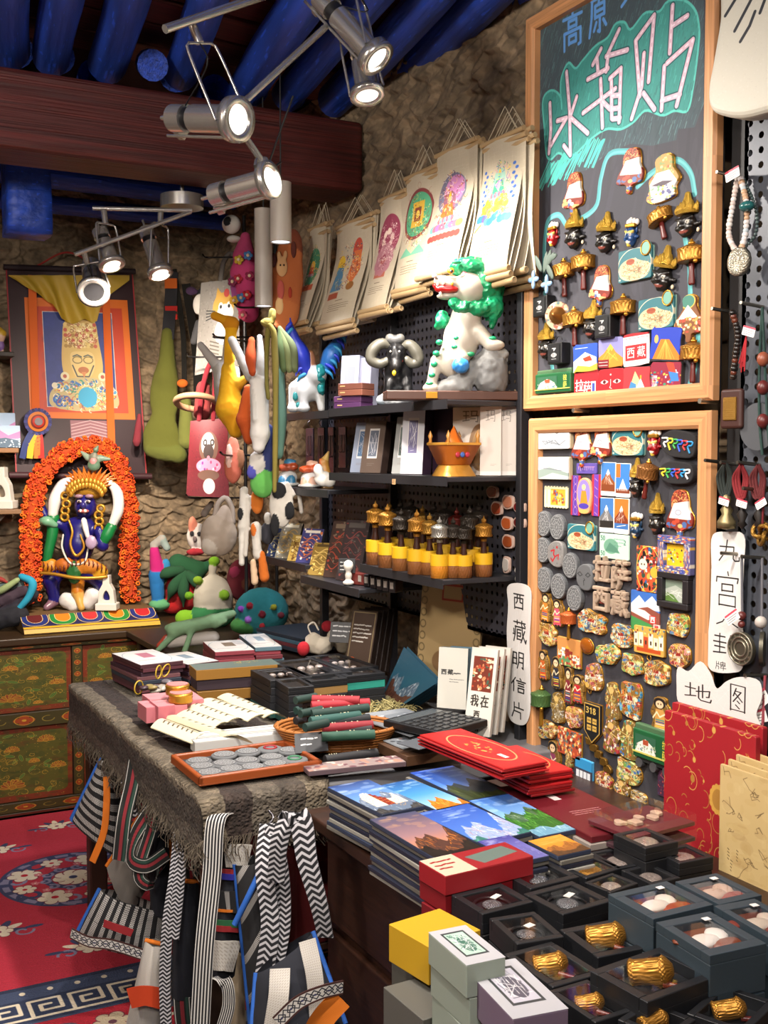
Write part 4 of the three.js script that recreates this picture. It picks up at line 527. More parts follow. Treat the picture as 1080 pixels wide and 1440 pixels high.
// stone tiles with prints: uneven slab edges
const tileArt=[
['white snow peak and ochre hill on blue sky',(g,w,h)=>{fillR(g,'#2a50b8',0,0,w,h);poly(g,'#f0f0f4',[[0,h],[0,h*.6],[w*.5,h*.3],[w*.95,h*.5],[w,h]]);poly(g,'#a83a22',[[w*.4,h*.5],[w*.7,h*.42],[w*.8,h*.6],[w*.5,h*.62]]);poly(g,'#c8a03c',[[0,h],[w*.2,h*.72],[w*.7,h*.8],[w,h*.7],[w,h]]);line(g,'#dfe6f4',2,[[w*.1,h*.15],[w*.6,h*.15]]);}],
['orange glowing peak on violet sky',(g,w,h)=>{P2.mount(g,w,h,'#8a88c0','#d8862c','#f4c04a');fillR(g,'#7a1c24',0,h*.72,w*.45,h*.28);line(g,'#f0e8e0',2,[[w*.05,h*.8],[w*.4,h*.8]]);line(g,'#f0e8e0',2,[[w*.05,h*.9],[w*.4,h*.9]]);}],
['white ground and red characters',(g,w,h)=>{fillR(g,'#ece4e2',0,0,w,h);fillR(g,'#a8242c',0,0,w,h*.1);for(let k=0;k<9;k++)line(g,'#a8242c',1.5,[[w*k/9,h*.16],[w*(k+.8)/9,h*.16]]);fillR(g,'#c4242a',w*.1,h*.36,w*.8,h*.46);g.strokeStyle='#f6eeea';glyph(g,'西',w*.15,h*.42,w*.32,h*.34,3.4);glyph(g,'藏',w*.54,h*.42,w*.32,h*.34,2.8);}],
['orange mountain under dark blue sky',(g,w,h)=>{fillR(g,'#1f3bb0',0,0,w,h);poly(g,'#e07820',[[w*.1,h*.95],[w*.35,h*.35],[w*.62,h*.35],[w,h*.8],[w,h]]);for(let i=0;i<14;i++)line(g,'#f2b04a',1.5,[[w*.5,h*.36],[w*rr(.2,.9),h*.9]]);disc(g,'#e0a860',w*.2,h*.35,w*.07,h*.12);fillR(g,'#23252e',0,h*.92,w,h*.08);}],
['red ground and white palace characters',(g,w,h)=>{fillR(g,'#c0202a',0,0,w,h);fillR(g,'#8a1018',0,0,w,h*.12);g.strokeStyle='#f4f0ec';glyph(g,'拉',w*.06,h*.3,w*.34,h*.44,4.4);glyph(g,'萨',w*.4,h*.38,w*.3,h*.44,3.8);fillR(g,'#e8e4e0',w*.7,h*.4,w*.18,h*.5);fillR(g,'#3a4a9a',w*.74,h*.46,w*.1,h*.36);}],
['plain red ground and two painted eyes',(g,w,h)=>{fillR(g,'#c41c26',0,0,w,h);for(const q of[.26,.74]){poly(g,'#f2e4da',smoothLoop([[w*(q-.15),h*.44],[w*q,h*.36],[w*(q+.15),h*.43],[w*q,h*.5]],20));disc(g,'#5a1418',w*q,h*.43,w*.06);}line(g,'#f0ded4',2.5,[[w*.5,h*.36],[w*.5,h*.56],[w*.46,h*.62],[w*.54,h*.66]]);disc(g,'#f0d8c8',w*.5,h*.2,w*.03);line(g,'#e8b8b0',1.5,[[w*.2,h*.9],[w*.8,h*.9]]);}],
['red ground and white stupa under a yellow peak',(g,w,h)=>{fillR(g,'#b8343a',0,0,w,h);poly(g,'#e8d88a',[[w*.2,h*.9],[w*.45,h*.15],[w*.7,h*.6],[w*.8,h*.9]]);poly(g,'#3f7fb0',[[w*.2,h*.85],[w*.3,h*.5],[w*.5,h*.6],[w*.5,h*.9]]);poly(g,'#f4f0e8',[[w*.5,h*.75],[w*.66,h*.4],[w*.82,h*.75]]);fillR(g,'#d8a030',w*.63,h*.3,w*.06,h*.12);line(g,'#f0e8e0',2,[[w*.1,h*.92],[w*.9,h*.92]]);}],
['dark red ground and colourful figures',(g,w,h)=>{fillR(g,'#8a1f38',0,0,w,h);speck(g,['#d85a2a','#2a6aa8','#e8b84a','#7a2a6a','#d8d0e0','#3a8a6a'],60,w,h*.7,2,6,0,h*.2);poly(g,'#c8402a',[[w*.5,0],[w*.75,h*.05],[w*.85,h*.35],[w*.62,h*.3]]);poly(g,'#3a7ac0',[[w*.6,h*.3],[w*.9,h*.36],[w*.95,h*.6],[w*.7,h*.6]]);g.strokeStyle='#e8d8e0';glyph(g,'西',w*.06,h*.4,w*.2,h*.24,2);glyph(g,'藏',w*.06,h*.64,w*.2,h*.24,2);}]];
[[258,1022,380,1168],[385,992,508,1140],[510,970,640,1130],[650,940,800,1110],[262,1160,385,1298],[385,1150,512,1298],[512,1138,645,1282],[648,1115,800,1275]].forEach((b,i)=>{const s=spot(z4,...b),o=onBoard('stone_tile_magnet','rough stone tile magnet with '+tileArt[i][0],'magnet',s,[0,.02,-.02,.1,0,0,.02,.04][i]*-1,'printed stone tile magnets');const lp=rrect(s.w,s.h,.006,2).flatMap((p,k,a)=>{const q=a[(k+1)% a.length];return[0,.33,.66].map((t)=>[mixn(p[0],q[0],t)+rr(-.0018,.0018),mixn(p[1],q[1],t)+rr(-.0018,.0018)]);});part(o,'slab',T(extr(lp,.01,.001,1),[0,0,0]),M(0x2c2624,.85));const g=planarUV(extr(lp.map(([x,y])=>[x*.985,y*.985]),.002,.0008,1));part(o,'print',intoCell(T(g,[0,0,.0105]),PR(tileArt[i][1],120,120)),A2.m);});
// toy train magnets
function trainMagnet(s,label){
const o=onBoard('train_magnet',label,'magnet',s,0);const gr=M(0x1f5a34,.4),w=s.w,h=s.h;
part(o,'carriage',rbox(w,h*.6,.02,.004,[0,h*.06,.012]),gr);part(o,'roof',rbox(w*.96,h*.14,.016,.004,[0,h*.4,.01]),M(0x4a6a4a,.4));part(o,'stripe',box(w*.98,h*.03,.003,[0,-h*.12,.0225]),M(0xc8c060,.5));
part(o,'window_picture',T(plane(PR((g,a,b)=>{fillR(g,'#2f5f44',0,0,a,b);poly(g,'#e8e4da',[[0,b],[a*.15,b*.5],[a*.5,b*.2],[a*.85,b*.5],[a,b]]);fillR(g,'#a84a2c',a*.38,b*.25,a*.26,b*.3);speck(g,['#c8c0b0','#5a7a8a','#7a9a6a'],30,a,b*.5,2,5,0,b*.5);},110,70),w*.56,h*.36),[-w*.14,h*.08,.0228]),A2.m);part(o,'side_sign',T(plane(PR((g,a,b)=>{fillR(g,'#1f5a34',0,0,a,b);g.strokeStyle='#e8d048';glyph(g,'拉',a*.15,b*.05,a*.7,b*.42,3);glyph(g,'萨',a*.15,b*.52,a*.7,b*.42,3);},40,70),w*.14,h*.44),[w*.36,h*.08,.0229]),A2.m);for(const q of[-.36,.02,.36])part(o,'wheel',T(cyl(h*.1,h*.1,.012,null,[PI/2,0,0],16),[q*w,-h*.36,.012]),M(0x6a6a6c,.4,{metalness:.5}));part(o,'axle_beam',box(w*.84,h*.08,.012,[0,-h*.28,.01]),M(0x2a2c2c,.5));
}
trainMagnet(spot(z4,75,1145,255,1315),'green train magnet on the upper chalkboard beside the red tile magnets');trainMagnet(spot(z6,612,770,815,1030),'green train magnet on the lower chalkboard beside the red brocade folder');
{const p=onX(768,392,XB-.03),o=thing('flower_clip','blue cloth flower clip with grey leaves on the board frame','flower clip',p,-PI/2);for(const[x,y]of[[-.03,0],[.03,-.02]])for(let k=0;k<4;k++)part(o,'petal',T(sph(.014,[0,0,0],[1,.5,.3],8),[x+Math.cos(k*1.57)*.012,y+Math.sin(k*1.57)*.012,.02],[0,0,k*1.57]),M(0x7fa3c8,.7));for(let k=0;k<6;k++)part(o,'leaf',T(sph(.02,[0,0,0],[1.5,.45,.15],8),[rr(-.04,.04),rr(-.01,.05),.01],[0,0,rr(0,6)]),M(0x55635a,.7));}

// lower board: flat printed plates   [f, box, name, label, draw, thickness, rim colour]
const flatPlates=[
[z5,[85,120,255,235],'picture_magnet','white ink landscape magnet in clear wrap, upper of the pair',(g,w,h)=>{fillR(g,'#e2e2e2',0,0,w,h);poly(g,'#a8adb2',[[0,h*.8],[w*.2,h*.6],[w*.5,h*.5],[w*.9,h*.62],[w,h*.8]]);for(let i=0;i<9;i++)line(g,'#5f666c',1.2,[[w*rr(.1,.9),h*.6],[w*rr(.1,.9),h*.85]]);line(g,'#555',2,[[w*.55,h*.2],[w*.62,h*.3],[w*.7,h*.22]]);},.012,0xb8a888],[z5,[85,282,250,400],'picture_magnet','white ink landscape magnet in clear wrap, lower of the pair',(g,w,h)=>{fillR(g,'#d9dbda',0,0,w,h);poly(g,'#8a9a92',[[0,h],[0,h*.6],[w*.4,h*.45],[w,h*.7],[w,h]]);poly(g,'#b8c4bc',[[0,h],[w*.5,h*.7],[w,h*.85],[w,h]]);line(g,'#667',1.5,[[w*.2,h*.5],[w*.8,h*.6]]);},.012,0xb8a888],
[z5,[105,440,230,556],'stamp_magnet','cream perforated stamp magnet with orange picture',(g,w,h)=>{fillR(g,'#e0d8b0',0,0,w,h);fillR(g,'#d8a030',w*.28,h*.14,w*.62,h*.72);speck(g,['#b85a2a','#e8c87a','#4a6a9a','#8a3a2a'],40,w*.5,h*.6,2,5,w*.34,h*.2);for(let k=0;k<9;k++){disc(g,'#3a3a3c',w*k/8,0,3);disc(g,'#3a3a3c',w*k/8,h,3);}line(g,'#5a5a3a',2,[[w*.12,h*.2],[w*.12,h*.8]]);},.004],
[z5,[280,315,388,370],'plate_magnet','purple name plate magnet above the seated figure',(g,w,h)=>{fillR(g,'#5a4a9a',0,0,w,h);line(g,'#d8a0a8',2,[[w*.1,h*.35],[w*.9,h*.35]]);for(let k=0;k<8;k++)line(g,'#d8b0b8',1.6,[[w*(.12+k*.1),h*.35],[w*(.12+k*.1),h*(.55+.2*rnd())]]);},.006],
[z5,[250,382,298,596],'strip_magnet','red and violet strip magnet left of the seated figure plate',(g,w,h)=>{fillR(g,'#a82a3a',0,0,w,h);fillR(g,'#5a3a9a',w*.2,0,w*.6,h);for(let k=0;k<5;k++){ringC(g,'#d8a0b0',2,w/2,h*(.12+k*.19),w*.18);}},.005],[z5,[363,376,410,600],'strip_magnet','red and violet strip magnet beside the blue stamp magnets',(g,w,h)=>{fillR(g,'#b02a38',0,0,w,h);fillR(g,'#6a3aa0',w*.25,0,w*.5,h);for(let k=0;k<5;k++)line(g,'#e0b0b8',2,[[w*.35,h*(.1+k*.2)],[w*.65,h*(.16+k*.2)]]);},.005],
[z5,[413,310,490,490],'stamp_magnet','tall stamp magnet with brown peak on blue, upper left of four',(g,w,h)=>{fillR(g,'#e8e6e0',0,0,w,h);g.save();g.translate(3,3);P2.mount(g,w-6,h*.84,'#3f78b8','#8a4a22','#f0ece8');g.restore();fillR(g,'#7a3c1c',3,h*.66,w-6,h*.2);},.005],[z5,[493,316,570,498],'stamp_magnet','tall stamp magnet with white stupa on orange and blue',(g,w,h)=>{fillR(g,'#e8e6e0',0,0,w,h);fillR(g,'#3a78c8',3,3,w-6,h*.86);fillR(g,'#d86a2a',3,3,w*.3,h*.4);poly(g,'#f0f0ee',[[w*.2,h*.8],[w*.5,h*.45],[w*.8,h*.8]]);fillR(g,'#7a3a22',3,h*.76,w-6,h*.12);for(let k=0;k<6;k++)fillR(g,'#f0ece6',w*(.12+k*.13),h*.74,4,12);},.005],
[z5,[404,502,481,688],'stamp_magnet','tall stamp magnet with black foothills and white peak',(g,w,h)=>{fillR(g,'#e8e6e0',0,0,w,h);g.save();g.translate(3,3);P2.mount(g,w-6,h*.84,'#3f72b0','#6a6a6c','#f2f0ee');g.restore();fillR(g,'#26221e',3,h*.66,w-6,h*.2);},.005],[z5,[485,506,562,697],'stamp_magnet','tall stamp magnet with orange sky over brown peak',(g,w,h)=>{fillR(g,'#e8e6e0',0,0,w,h);g.save();g.translate(3,3);P2.mount(g,w-6,h*.84,'#e0702a','#7a3418','#f0e6dc');g.restore();fillR(g,'#3a6aa8',3,h*.7,w-6,h*.16);line(g,'#f0e8e0',3,[[w*.2,h*.8],[w*.8,h*.74]]);},.005],
[z5,[405,700,562,832],'banknote_magnet','pale green banknote magnet',(g,w,h)=>{fillR(g,'#b5d4c0',0,0,w,h);disc(g,'#6a9a82',w*.4,h*.5,w*.25,h*.3);poly(g,'#4f7f6a',[[w*.2,h*.7],[w*.35,h*.35],[w*.6,h*.55],[w*.7,h*.75]]);g.fillStyle='#3f6a5a';g.font='bold 16px sans-serif';g.fillText('50',4,18);g.fillText('50',4,h-6);g.fillText('2',w*.82,h*.4);scrib(g,'#5a8a74',1.5,w*.5,h*.2,w*.4,3,8);},.004],
[z5,[606,765,732,1015],'poster_magnet','tall magnet with crowded orange deity faces',(g,w,h)=>{fillR(g,'#b8502a',0,0,w,h);speck(g,['#d8482a','#e8a84a','#2a4a3a','#f0e4d0','#7a1c24','#2a5a8a','#1a1614'],160,w,h,2,9);disc(g,'#f0dcc0',w*.28,h*.4,w*.18,h*.12);disc(g,'#222',w*.22,h*.4,3);disc(g,'#222',w*.34,h*.4,3);disc(g,'#d8a83a',w*.75,h*.55,w*.16,h*.12);ringC(g,'#e8c04a',3,w/2,h/2,w*.49,h*.49);},.005],
[z6,[575,45,727,260],'poster_magnet','mountain palace poster magnet with red characters',(g,w,h)=>{fillR(g,'#3a6ab8',0,0,w,h);poly(g,'#e8eef4',[[0,h*.35],[w*.3,h*.12],[w*.5,h*.28],[w*.75,h*.1],[w,h*.3],[w,h*.45],[0,h*.45]]);poly(g,'#8a4a3a',[[0,h*.5],[w*.6,h*.38],[w,h*.5],[w,h],[0,h]]);poly(g,'#ece4dc',[[0,h*.42],[w*.5,h*.48],[w*.9,h*.66],[w*.6,h*.7],[0,h*.55]]);poly(g,'#3f8a4a',[[0,h*.65],[w*.7,h*.8],[w,h],[0,h]]);fillR(g,'#c42a2a',w*.66,h*.58,w*.22,h*.2);fillR(g,'#e8e0d8',w*.8,h*.78,w*.2,h*.22);g.strokeStyle='#f4f0ea';glyph(g,'西',w*.68,h*.6,w*.18,h*.16,2.4);g.strokeStyle='#c42a2a';glyph(g,'藏',w*.81,h*.8,w*.17,h*.17,2.2);},.006],
[z6,[600,240,760,385],'plate_magnet','gold street scene plate magnet',(g,w,h)=>{fillR(g,'#c8a04a',0,0,w,h);for(let i=0;i<6;i++){fillR(g,pick(['#e8dcc0','#b84a2a','#d8b86a','#f0e8d0']),w*i/6,h*rr(.2,.4),w*.15,h*.5);fillR(g,'#3a2a1c',w*(i+.3)/6,h*.5,w*.05,h*.14);}fillR(g,'#b84a1c',w*.1,h*.78,w*.8,h*.14);speck(g,['#5a7a8a','#e8c86a','#7a2a1c'],30,w,h*.3,2,4);},.006,0xc79236],
[z6,[183,300,305,450],'plate_magnet','orange village scene plate magnet',(g,w,h)=>{P2.palace(g,w,h,'#c8884a');speck(g,['#c8602a','#e8c07a','#8a3a2a'],40,w,h*.5,2,6,0,h*.5);},.006,0xc79236],[z6,[185,795,308,935],'plate_magnet','reddish gold market scene plate magnet',(g,w,h)=>{fillR(g,'#b0482c',0,0,w,h);speck(g,['#e0b060','#d8703a','#f0e0c0','#6a2a1c','#4a6a6a'],130,w,h,2,6);},.006,0xc79236],
[z6,[280,955,368,1105],'plate_magnet','blue plate magnet with white palace',(g,w,h)=>{fillR(g,'#2f8ac0',0,0,w,h);fillR(g,'#3a3a4a',0,h*.35,w,h*.34);for(let k=0;k<4;k++)fillR(g,'#d8dce0',w*(.08+k*.22),h*.42,w*.18,h*.3);poly(g,'#e8e0d0',[[0,h],[0,h*.75],[w,h*.68],[w,h]]);},.006,0x4a9ac8],[z6,[720,1020,800,1160],'plate_magnet','dark red plate magnet beside the brocade folder',(g,w,h)=>{fillR(g,'#4a2a44',0,0,w,h);speck(g,['#7a3a4a','#2a4a6a','#a84a4a'],50,w,h,2,6);line(g,'#c85a6a',3,[[w*.2,h*.2],[w*.5,h*.35],[w*.8,h*.2]]);},.006]];
for(const[f,b,name,label,draw,th,rimC]of flatPlates){const s=spot(f,...b),o=onBoard(name,label,'magnet',s,rr(-.02,.02));if(rimC)part(o,'rim',rbox(s.w*1.03,s.h*1.03,th,.002,[0,0,th/2]),M(rimC,.45,{metalness:rimC===0xc79236?.7:0}));const g=planarUV(T(extr(rectLoop(s.w,s.h,.003),.003,.0006,1),[0,0,0]));part(o,'printed_plate',intoCell(T(g,[0,0,rimC?th:.001]),PR(draw,110,110*s.h/s.w>230?220:110*Math.max(.55,s.h/s.w))),A2.m);}
// framed miniatures
[[740,710,915,910,'miniature with yellow field in carved painted frame',(g,w,h)=>{fillR(g,'#e0b41c',0,0,w,h);speck(g,['#2a2a2a','#b85a1c','#f0e0a0','#5a7a8a'],26,w*.8,h*.5,2,5,w*.1,h*.3);},0x6a5a7a,true],[735,905,905,1100,'miniature of grey-green town in dark frame',(g,w,h)=>{fillR(g,'#7a8a7a',0,0,w,h);poly(g,'#a8b0a4',[[0,h*.5],[w*.5,h*.3],[w,h*.5],[w,h],[0,h]]);poly(g,'#5a7a3a',[[0,h],[0,h*.6],[w*.4,h*.7],[w*.7,h]]);for(let k=0;k<8;k++)line(g,'#d0d4cc',2,[[w*rr(0,1),h*rr(.4,.9)],[w*rr(0,1),h*rr(.5,.95)]]);line(g,'#c85a3a',4,[[w*.86,h*.4],[w*.86,h*.6]]);},0x232022,false]].forEach(([a,b,c,d,w,draw,fc,pat])=>{const s=spot(z5,a,b,c,d),o=onBoard('framed_miniature_magnet','framed '+w,'magnet',s);for(const[W,H,x,y]of[[s.w,s.h*.18,0,s.h*.41],[s.w,s.h*.18,0,-s.h*.41],[s.w*.18,s.h*.66,-s.w*.41,0],[s.w*.18,s.h*.66,s.w*.41,0]])part(o,'frame_bar',pat?intoCell(planarUV(T(extr(rectLoop(W,H,.002),.014,.001,1),[x,y,.002])),PR((g,p,q)=>{fillR(g,'#5a5a86',0,0,p,q);speck(g,['#c8a04a','#b85a4a','#3a4a9a','#d8d0c0'],90,p,q,2,4);},80,40)):rbox(W,H,.016,.003,[x,y,.01]),pat?A2.m:M(fc,.45));part(o,'picture',T(plane(PR(draw,90,90),s.w*.68,s.h*.68),[0,0,.006]),A2.m);});
// black stones with coloured script
[[765,135,950,285,-.12,'upper of the two'],[755,305,935,425,-.02,'lower of the two']].forEach(([a,b,c,d,rz,w],i)=>{const s=spot(z5,a,b,c,d),o=onBoard('script_stone_magnet','black stone magnet with rainbow coloured script, '+w,'magnet',s,rz);part(o,'stone',T(extr(blobLoop(s.w,s.h*.92,9,.06),.014,.003,2),[0,0,.003]),M(0x1c1a1c,.9));const cols=[0xf0f0f0,0xe8d030,0x3aa048,0x2a5ac8,0xc83030,0x2a8ac0];for(let k=0;k<6;k++){const x=s.w*(-.36+k*.145),h=s.h*.26;part(o,'letter',[tube([[x-.012,h*.5,.021],[x+.008,h*.55,.021],[x+.006,h*.1,.021],[x-.006,-h*.1,.021],[x+.002,-h*(.7+.3*(k % 2)),.021]],.0022,14,6)],M(cols[(k+i)% 6],.5));}});
// carved round stones
const mdC=PR(P2.mandala,90,90);
[[112,642],[187,660],[108,783],[257,868],[115,945],[193,980],[280,1045]].forEach(([x,y])=>{const s=spot(z5,x-37,y-64,x+37,y+64),o=onBoard('carved_stone_magnet','round grey stone magnet carved with a white wheel pattern on lower chalkboard','magnet',s,0,'round carved stone magnets');const lp=Array.from({length:28},(_,i)=>[Math.cos(i/28*2*PI)*s.w/2,Math.sin(i/28*2*PI)*s.h/2]);part(o,'stone',intoCell(planarUV(T(extr(lp,.008,.003,2),[0,0,.003])),mdC),A2.m);});
[[183,805,'grey stone magnet with red carved syllable',(g,w,h)=>{fillR(g,'#7c7a78',0,0,w,h);speck(g,['#666','#8e8c8a'],40,w,h,1,4);line(g,'#a8242c',6,[[w*.25,h*.4],[w*.45,h*.35],[w*.4,h*.52],[w*.5,h*.6],[w*.35,h*.78],[w*.25,h*.68]]);line(g,'#a8242c',5,[[w*.5,h*.6],[w*.72,h*.5],[w*.7,h*.68]]);disc(g,'#a8242c',w*.62,h*.24,5);}],[340,930,'grey six-sided stone magnet with carved eyes',(g,w,h)=>{fillR(g,'#606264',0,0,w,h);for(const q of[-1,1]){line(g,'#26282a',3,[[w*(.5+q*.1),h*.42],[w*(.5+q*.25),h*.32],[w*(.5+q*.4),h*.4]]);line(g,'#26282a',3,[[w*(.5+q*.1),h*.42],[w*(.5+q*.25),h*.48],[w*(.5+q*.38),h*.4]]);}line(g,'#26282a',3,[[w*.5,h*.55],[w*.56,h*.6],[w*.48,h*.64],[w*.5,h*.8]]);}]].forEach(([x,y,label,draw])=>{const s=spot(z5,x-40,y-66,x+40,y+66),o=onBoard('carved_stone_magnet',label,'magnet',s);part(o,'stone',intoCell(planarUV(T(extr(blobLoop(s.w,s.h,7,.05),.01,.003,2),[0,0,.003])),PR(draw,90,100)),A2.m);});
// seated figure plate
{const s=spot(z5,290,395,368,580),o=onBoard('figure_magnet','oval magnet with seated golden figure in violet halo','magnet',s);cutout(o,s.w,s.h,smoothLoop([[0,.5],[.35,.4],[.48,.1],[.46,-.2],[.4,-.35],[.3,-.5],[-.3,-.5],[-.4,-.35],[-.48,-.2],[-.48,.1],[-.35,.4]].map(([a,b])=>[a*s.w,b*s.h]),40),PR((g,w,h)=>{fillR(g,'#d89a70',0,0,w,h);disc(g,'#8a7ac0',w*.5,h*.42,w*.42,h*.36);disc(g,'#e8c48a',w*.5,h*.26,w*.13,h*.08);poly(g,'#c8862a',[[w*.25,h*.75],[w*.35,h*.36],[w*.65,h*.36],[w*.78,h*.75]]);disc(g,'#4a3aa0',w*.5,h*.78,w*.34,h*.08);disc(g,'#e8a860',w*.5,h*.93,w*.3,h*.06);},80,150),null);}
// letter magnets carved like stacked stones
[['拉',385,815,470,965],['萨',480,838,578,1000],['西',378,978,470,1120],['藏',475,1003,570,1146]].forEach(([ch,a,b,c,d],i)=>{const s=spot(z5,a,b,c,d),o=onBoard('letter_magnet','beige carved stone letter magnet, '+['upper left','upper right','lower left','lower right'][i]+' of the four-letter block','magnet',s,0,'carved letter magnets');const bars=[];for(const st of GLYPH[ch].split('|')){const q=st.split(' ').map((t)=>t.split(',').map(Number));for(let k=0;k+1<q.length;k++){const A=V((q[k][0]/10-.5)*s.w,(.5-q[k][1]/10)*s.h,.009),B=V((q[k+1][0]/10-.5)*s.w,(.5-q[k+1][1]/10)*s.h,.009),L=A.distanceTo(B),an=Math.atan2(B.y-A.y,B.x-A.x);bars.push(rbox(L+.006,.0095,.014,.003,[(A.x+B.x)/2,(A.y+B.y)/2,.009],[0,0,an],1));}}part(o,'letter',bars,M(0xc7ad94,.8,{bumpMap:bumpy,bumpScale:.002}));part(o,'red_core',rbox(s.w*.5,s.h*.4,.006,.002,[0,0,.003]),M(0x8a3a2e,.7));});
// enamel cut-outs  [x0,y0,x1,y1, kind, label, palette]
const pal={w:['#e8c87a','#c8502a','#f0e0c0','#7a3a22','#4a6a8a','#8a9a5a'],b:['#2f7fb0','#5aa8d0','#c8602a','#e8dcc8','#3a4a6a','#a83a2a'],g:['#6aa04a','#c8d080','#3f8a7a','#e8d8a0','#c85a2a','#3a6ab0'],r:['#a8323a','#d88a8a','#f0e0d8','#7a1c24','#c8a04a','#5a4a6a'],s:['#8a8a86','#c8c4b8','#5a5a5a','#b0a488','#d8d4c8','#6a5a44']};
[[85,50,150,210,'f','gold girl figure magnet beside the board frame','#c87a2a'],[150,85,215,235,'f','white-scarfed girl figure magnet in pink robe','#d84a6a'],[280,140,455,282,'b','blue mountain palace cut-out magnet','b'],[460,215,600,352,'b','orange and blue palace hill cut-out magnet','b'],[765,145,905,305,'b','gold and green palace cut-out magnet below the framed miniatures','g'],[775,315,905,465,'b','white palace cut-out magnet with red hall','r'],[72,210,185,342,'b','gold wide palace cut-out magnet beside the board frame','w'],[380,320,522,455,'b','green valley cut-out magnet with prayer flags','g'],[525,375,650,505,'b','pale green lake cut-out magnet','g'],[640,400,795,565,'b','yellow temple cut-out magnet with hanging loop','w'],[325,415,432,600,'b','pink temple cut-out magnet with dangling bead','r'],[75,360,132,525,'f','girl figure magnet in orange apron','#c8622a'],[145,395,210,575,'f','boy figure magnet in black coat','#2a2a34'],[215,450,270,660,'f','tall dancer figure magnet in dark red','#7a2430'],[255,495,332,652,'f','figure magnet in bright red robe','#b8242a'],[145,590,216,757,'s','silver seated figure magnet','s'],[220,655,318,792,'b','white palace stairway cut-out magnet','r'],[437,535,522,742,'s','gold dancing goddess magnet','w'],[510,510,652,747,'b','white palace cut-out magnet under blue-gold arch','b'],[685,615,797,812,'f','gold haloed woman figure magnet beside the folder','#c8944a'],[70,740,182,850,'b','orange roof cut-out magnet by the frame bottom','w'],[120,850,197,1050,'f','couple figure magnet with round drum','#8a3a5a'],[225,910,263,997,'s','small gold charm magnet below the market plate','w'],[425,730,522,922,'s','copper many-armed figure magnet','r'],[515,740,627,957,'s','gold and teal dragon figure magnet','g'],[375,1010,484,1167,'b','grey-white palace cut-out magnet near the desk','r'],[495,945,642,1097,'b','bright green and red flag cut-out magnet','g'],[485,1055,577,1192,'s','old gold figure magnet above the plastic boxes','w'],[575,1125,667,1202,'b','grey peak cut-out magnet above the plastic boxes','s']].forEach(([a,b,c,d,k,label,p])=>{const s=spot(z6,a,b,c,d);s.w*=.92;s.h*=.94;const o=onBoard(k==='b'?'palace_magnet':'figure_magnet',label,'magnet',s,rr(-.08,.08));const cell=PR(k==='f'?(g,w,h)=>P2.figure(g,w,h,p):k==='s'?(g,w,h)=>{fillR(g,'#7a5e2a',0,0,w,h);speck(g,pal[p],40,w,h,2,6);curls(g,[...pal[p],'#3a2a14','#e0c070'],70,w/2,h/2,w*.5,h*.5,w*.07);disc(g,'#d8b06a',w/2,h*.2,w*.16,h*.1);for(let i=0;i<8;i++)line(g,'#e8c87a',1.5,[[w/2,h*.4],[w*rnd(),h*rnd()]]);}:(g,w,h)=>P2.fancy(g,w,h,pal[p]),76,76*clamp(s.h/s.w,.6,2));cutout(o,s.w,s.h,k==='b'?blobLoop(s.w,s.h):figLoop(s.w,s.h),cell,goldM);if(/loop|bead/.test(label))part(o,'ring',tor(.007,.0015,[-s.w*.3,/loop/.test(label)?s.h*.45:-s.h*.46,.005],null,14,5),goldM);});
[[215,130,275,305,'gold and red',0xb85a2a],[70,550,132,770,'green and gold',0x4a6a3a]].forEach(([a,b,c,d,w,col])=>{const s=spot(z6,a,b,c,d),o=onBoard('prayer_wheel_magnet',w+' flat prayer wheel magnet on the lower chalkboard','magnet',s);wheelParts(o,s.h,M(col,.4,{metalness:.4,bumpMap:bumpy,bumpScale:.001}),goldM);});
{let s=spot(z6,300,297,373,383),o=onBoard('amber_magnet','round amber stone magnet in brass ring','magnet',s);part(o,'stone',T(sph(.5,[0,0,0],[s.w*.9,s.h*.9,.012],20),[0,0,.006]),M(0x8a4a14,.15));part(o,'ring',T(tor(.5,.06,null,null,24,8),[0,0,.004],null,[s.w*.95,s.h*.95,.03]),goldM);
s=spot(z6,330,655,415,865);o=onBoard('badge_magnet','black and gold shield badge magnet with number 318','magnet',s);cutout(o,s.w,s.h,[[-.5,.5],[.5,.5],[.5,-.2],[0,-.5],[-.5,-.2]].map(([a,b])=>[a*s.w,b*s.h]),PR((g,w,h)=>{fillR(g,'#141416',0,0,w,h);line(g,'#c8a04a',4,[[4,4],[w-4,4],[w-4,h*.7],[w/2,h-4],[4,h*.7],[4,4]]);g.fillStyle='#d8b458';g.font='bold 34px sans-serif';g.fillText('318',w*.12,h*.26);for(let r=0;r<2;r++)for(let k=0;k<2;k++){fillR(g,'#c8a04a',w*(.2+k*.33),h*(.36+r*.18),w*.26,h*.14);line(g,'#141416',2,[[w*(.24+k*.33),h*(.43+r*.18)],[w*(.42+k*.33),h*(.43+r*.18)]]);}},90,150),goldM);
s=spot(z6,330,850,475,1010);o=onBoard('word_magnet','slanting gold word strip magnet','magnet',s,0);const bars=[];for(let k=0;k<5;k++)bars.push(T(extr(blobLoop(s.w*.3,s.h*.28,8,.4),.006,.001,1),[s.w*(-.36+k*.18),s.h*(.34-k*.17),.003]));part(o,'word',bars,goldOld);}

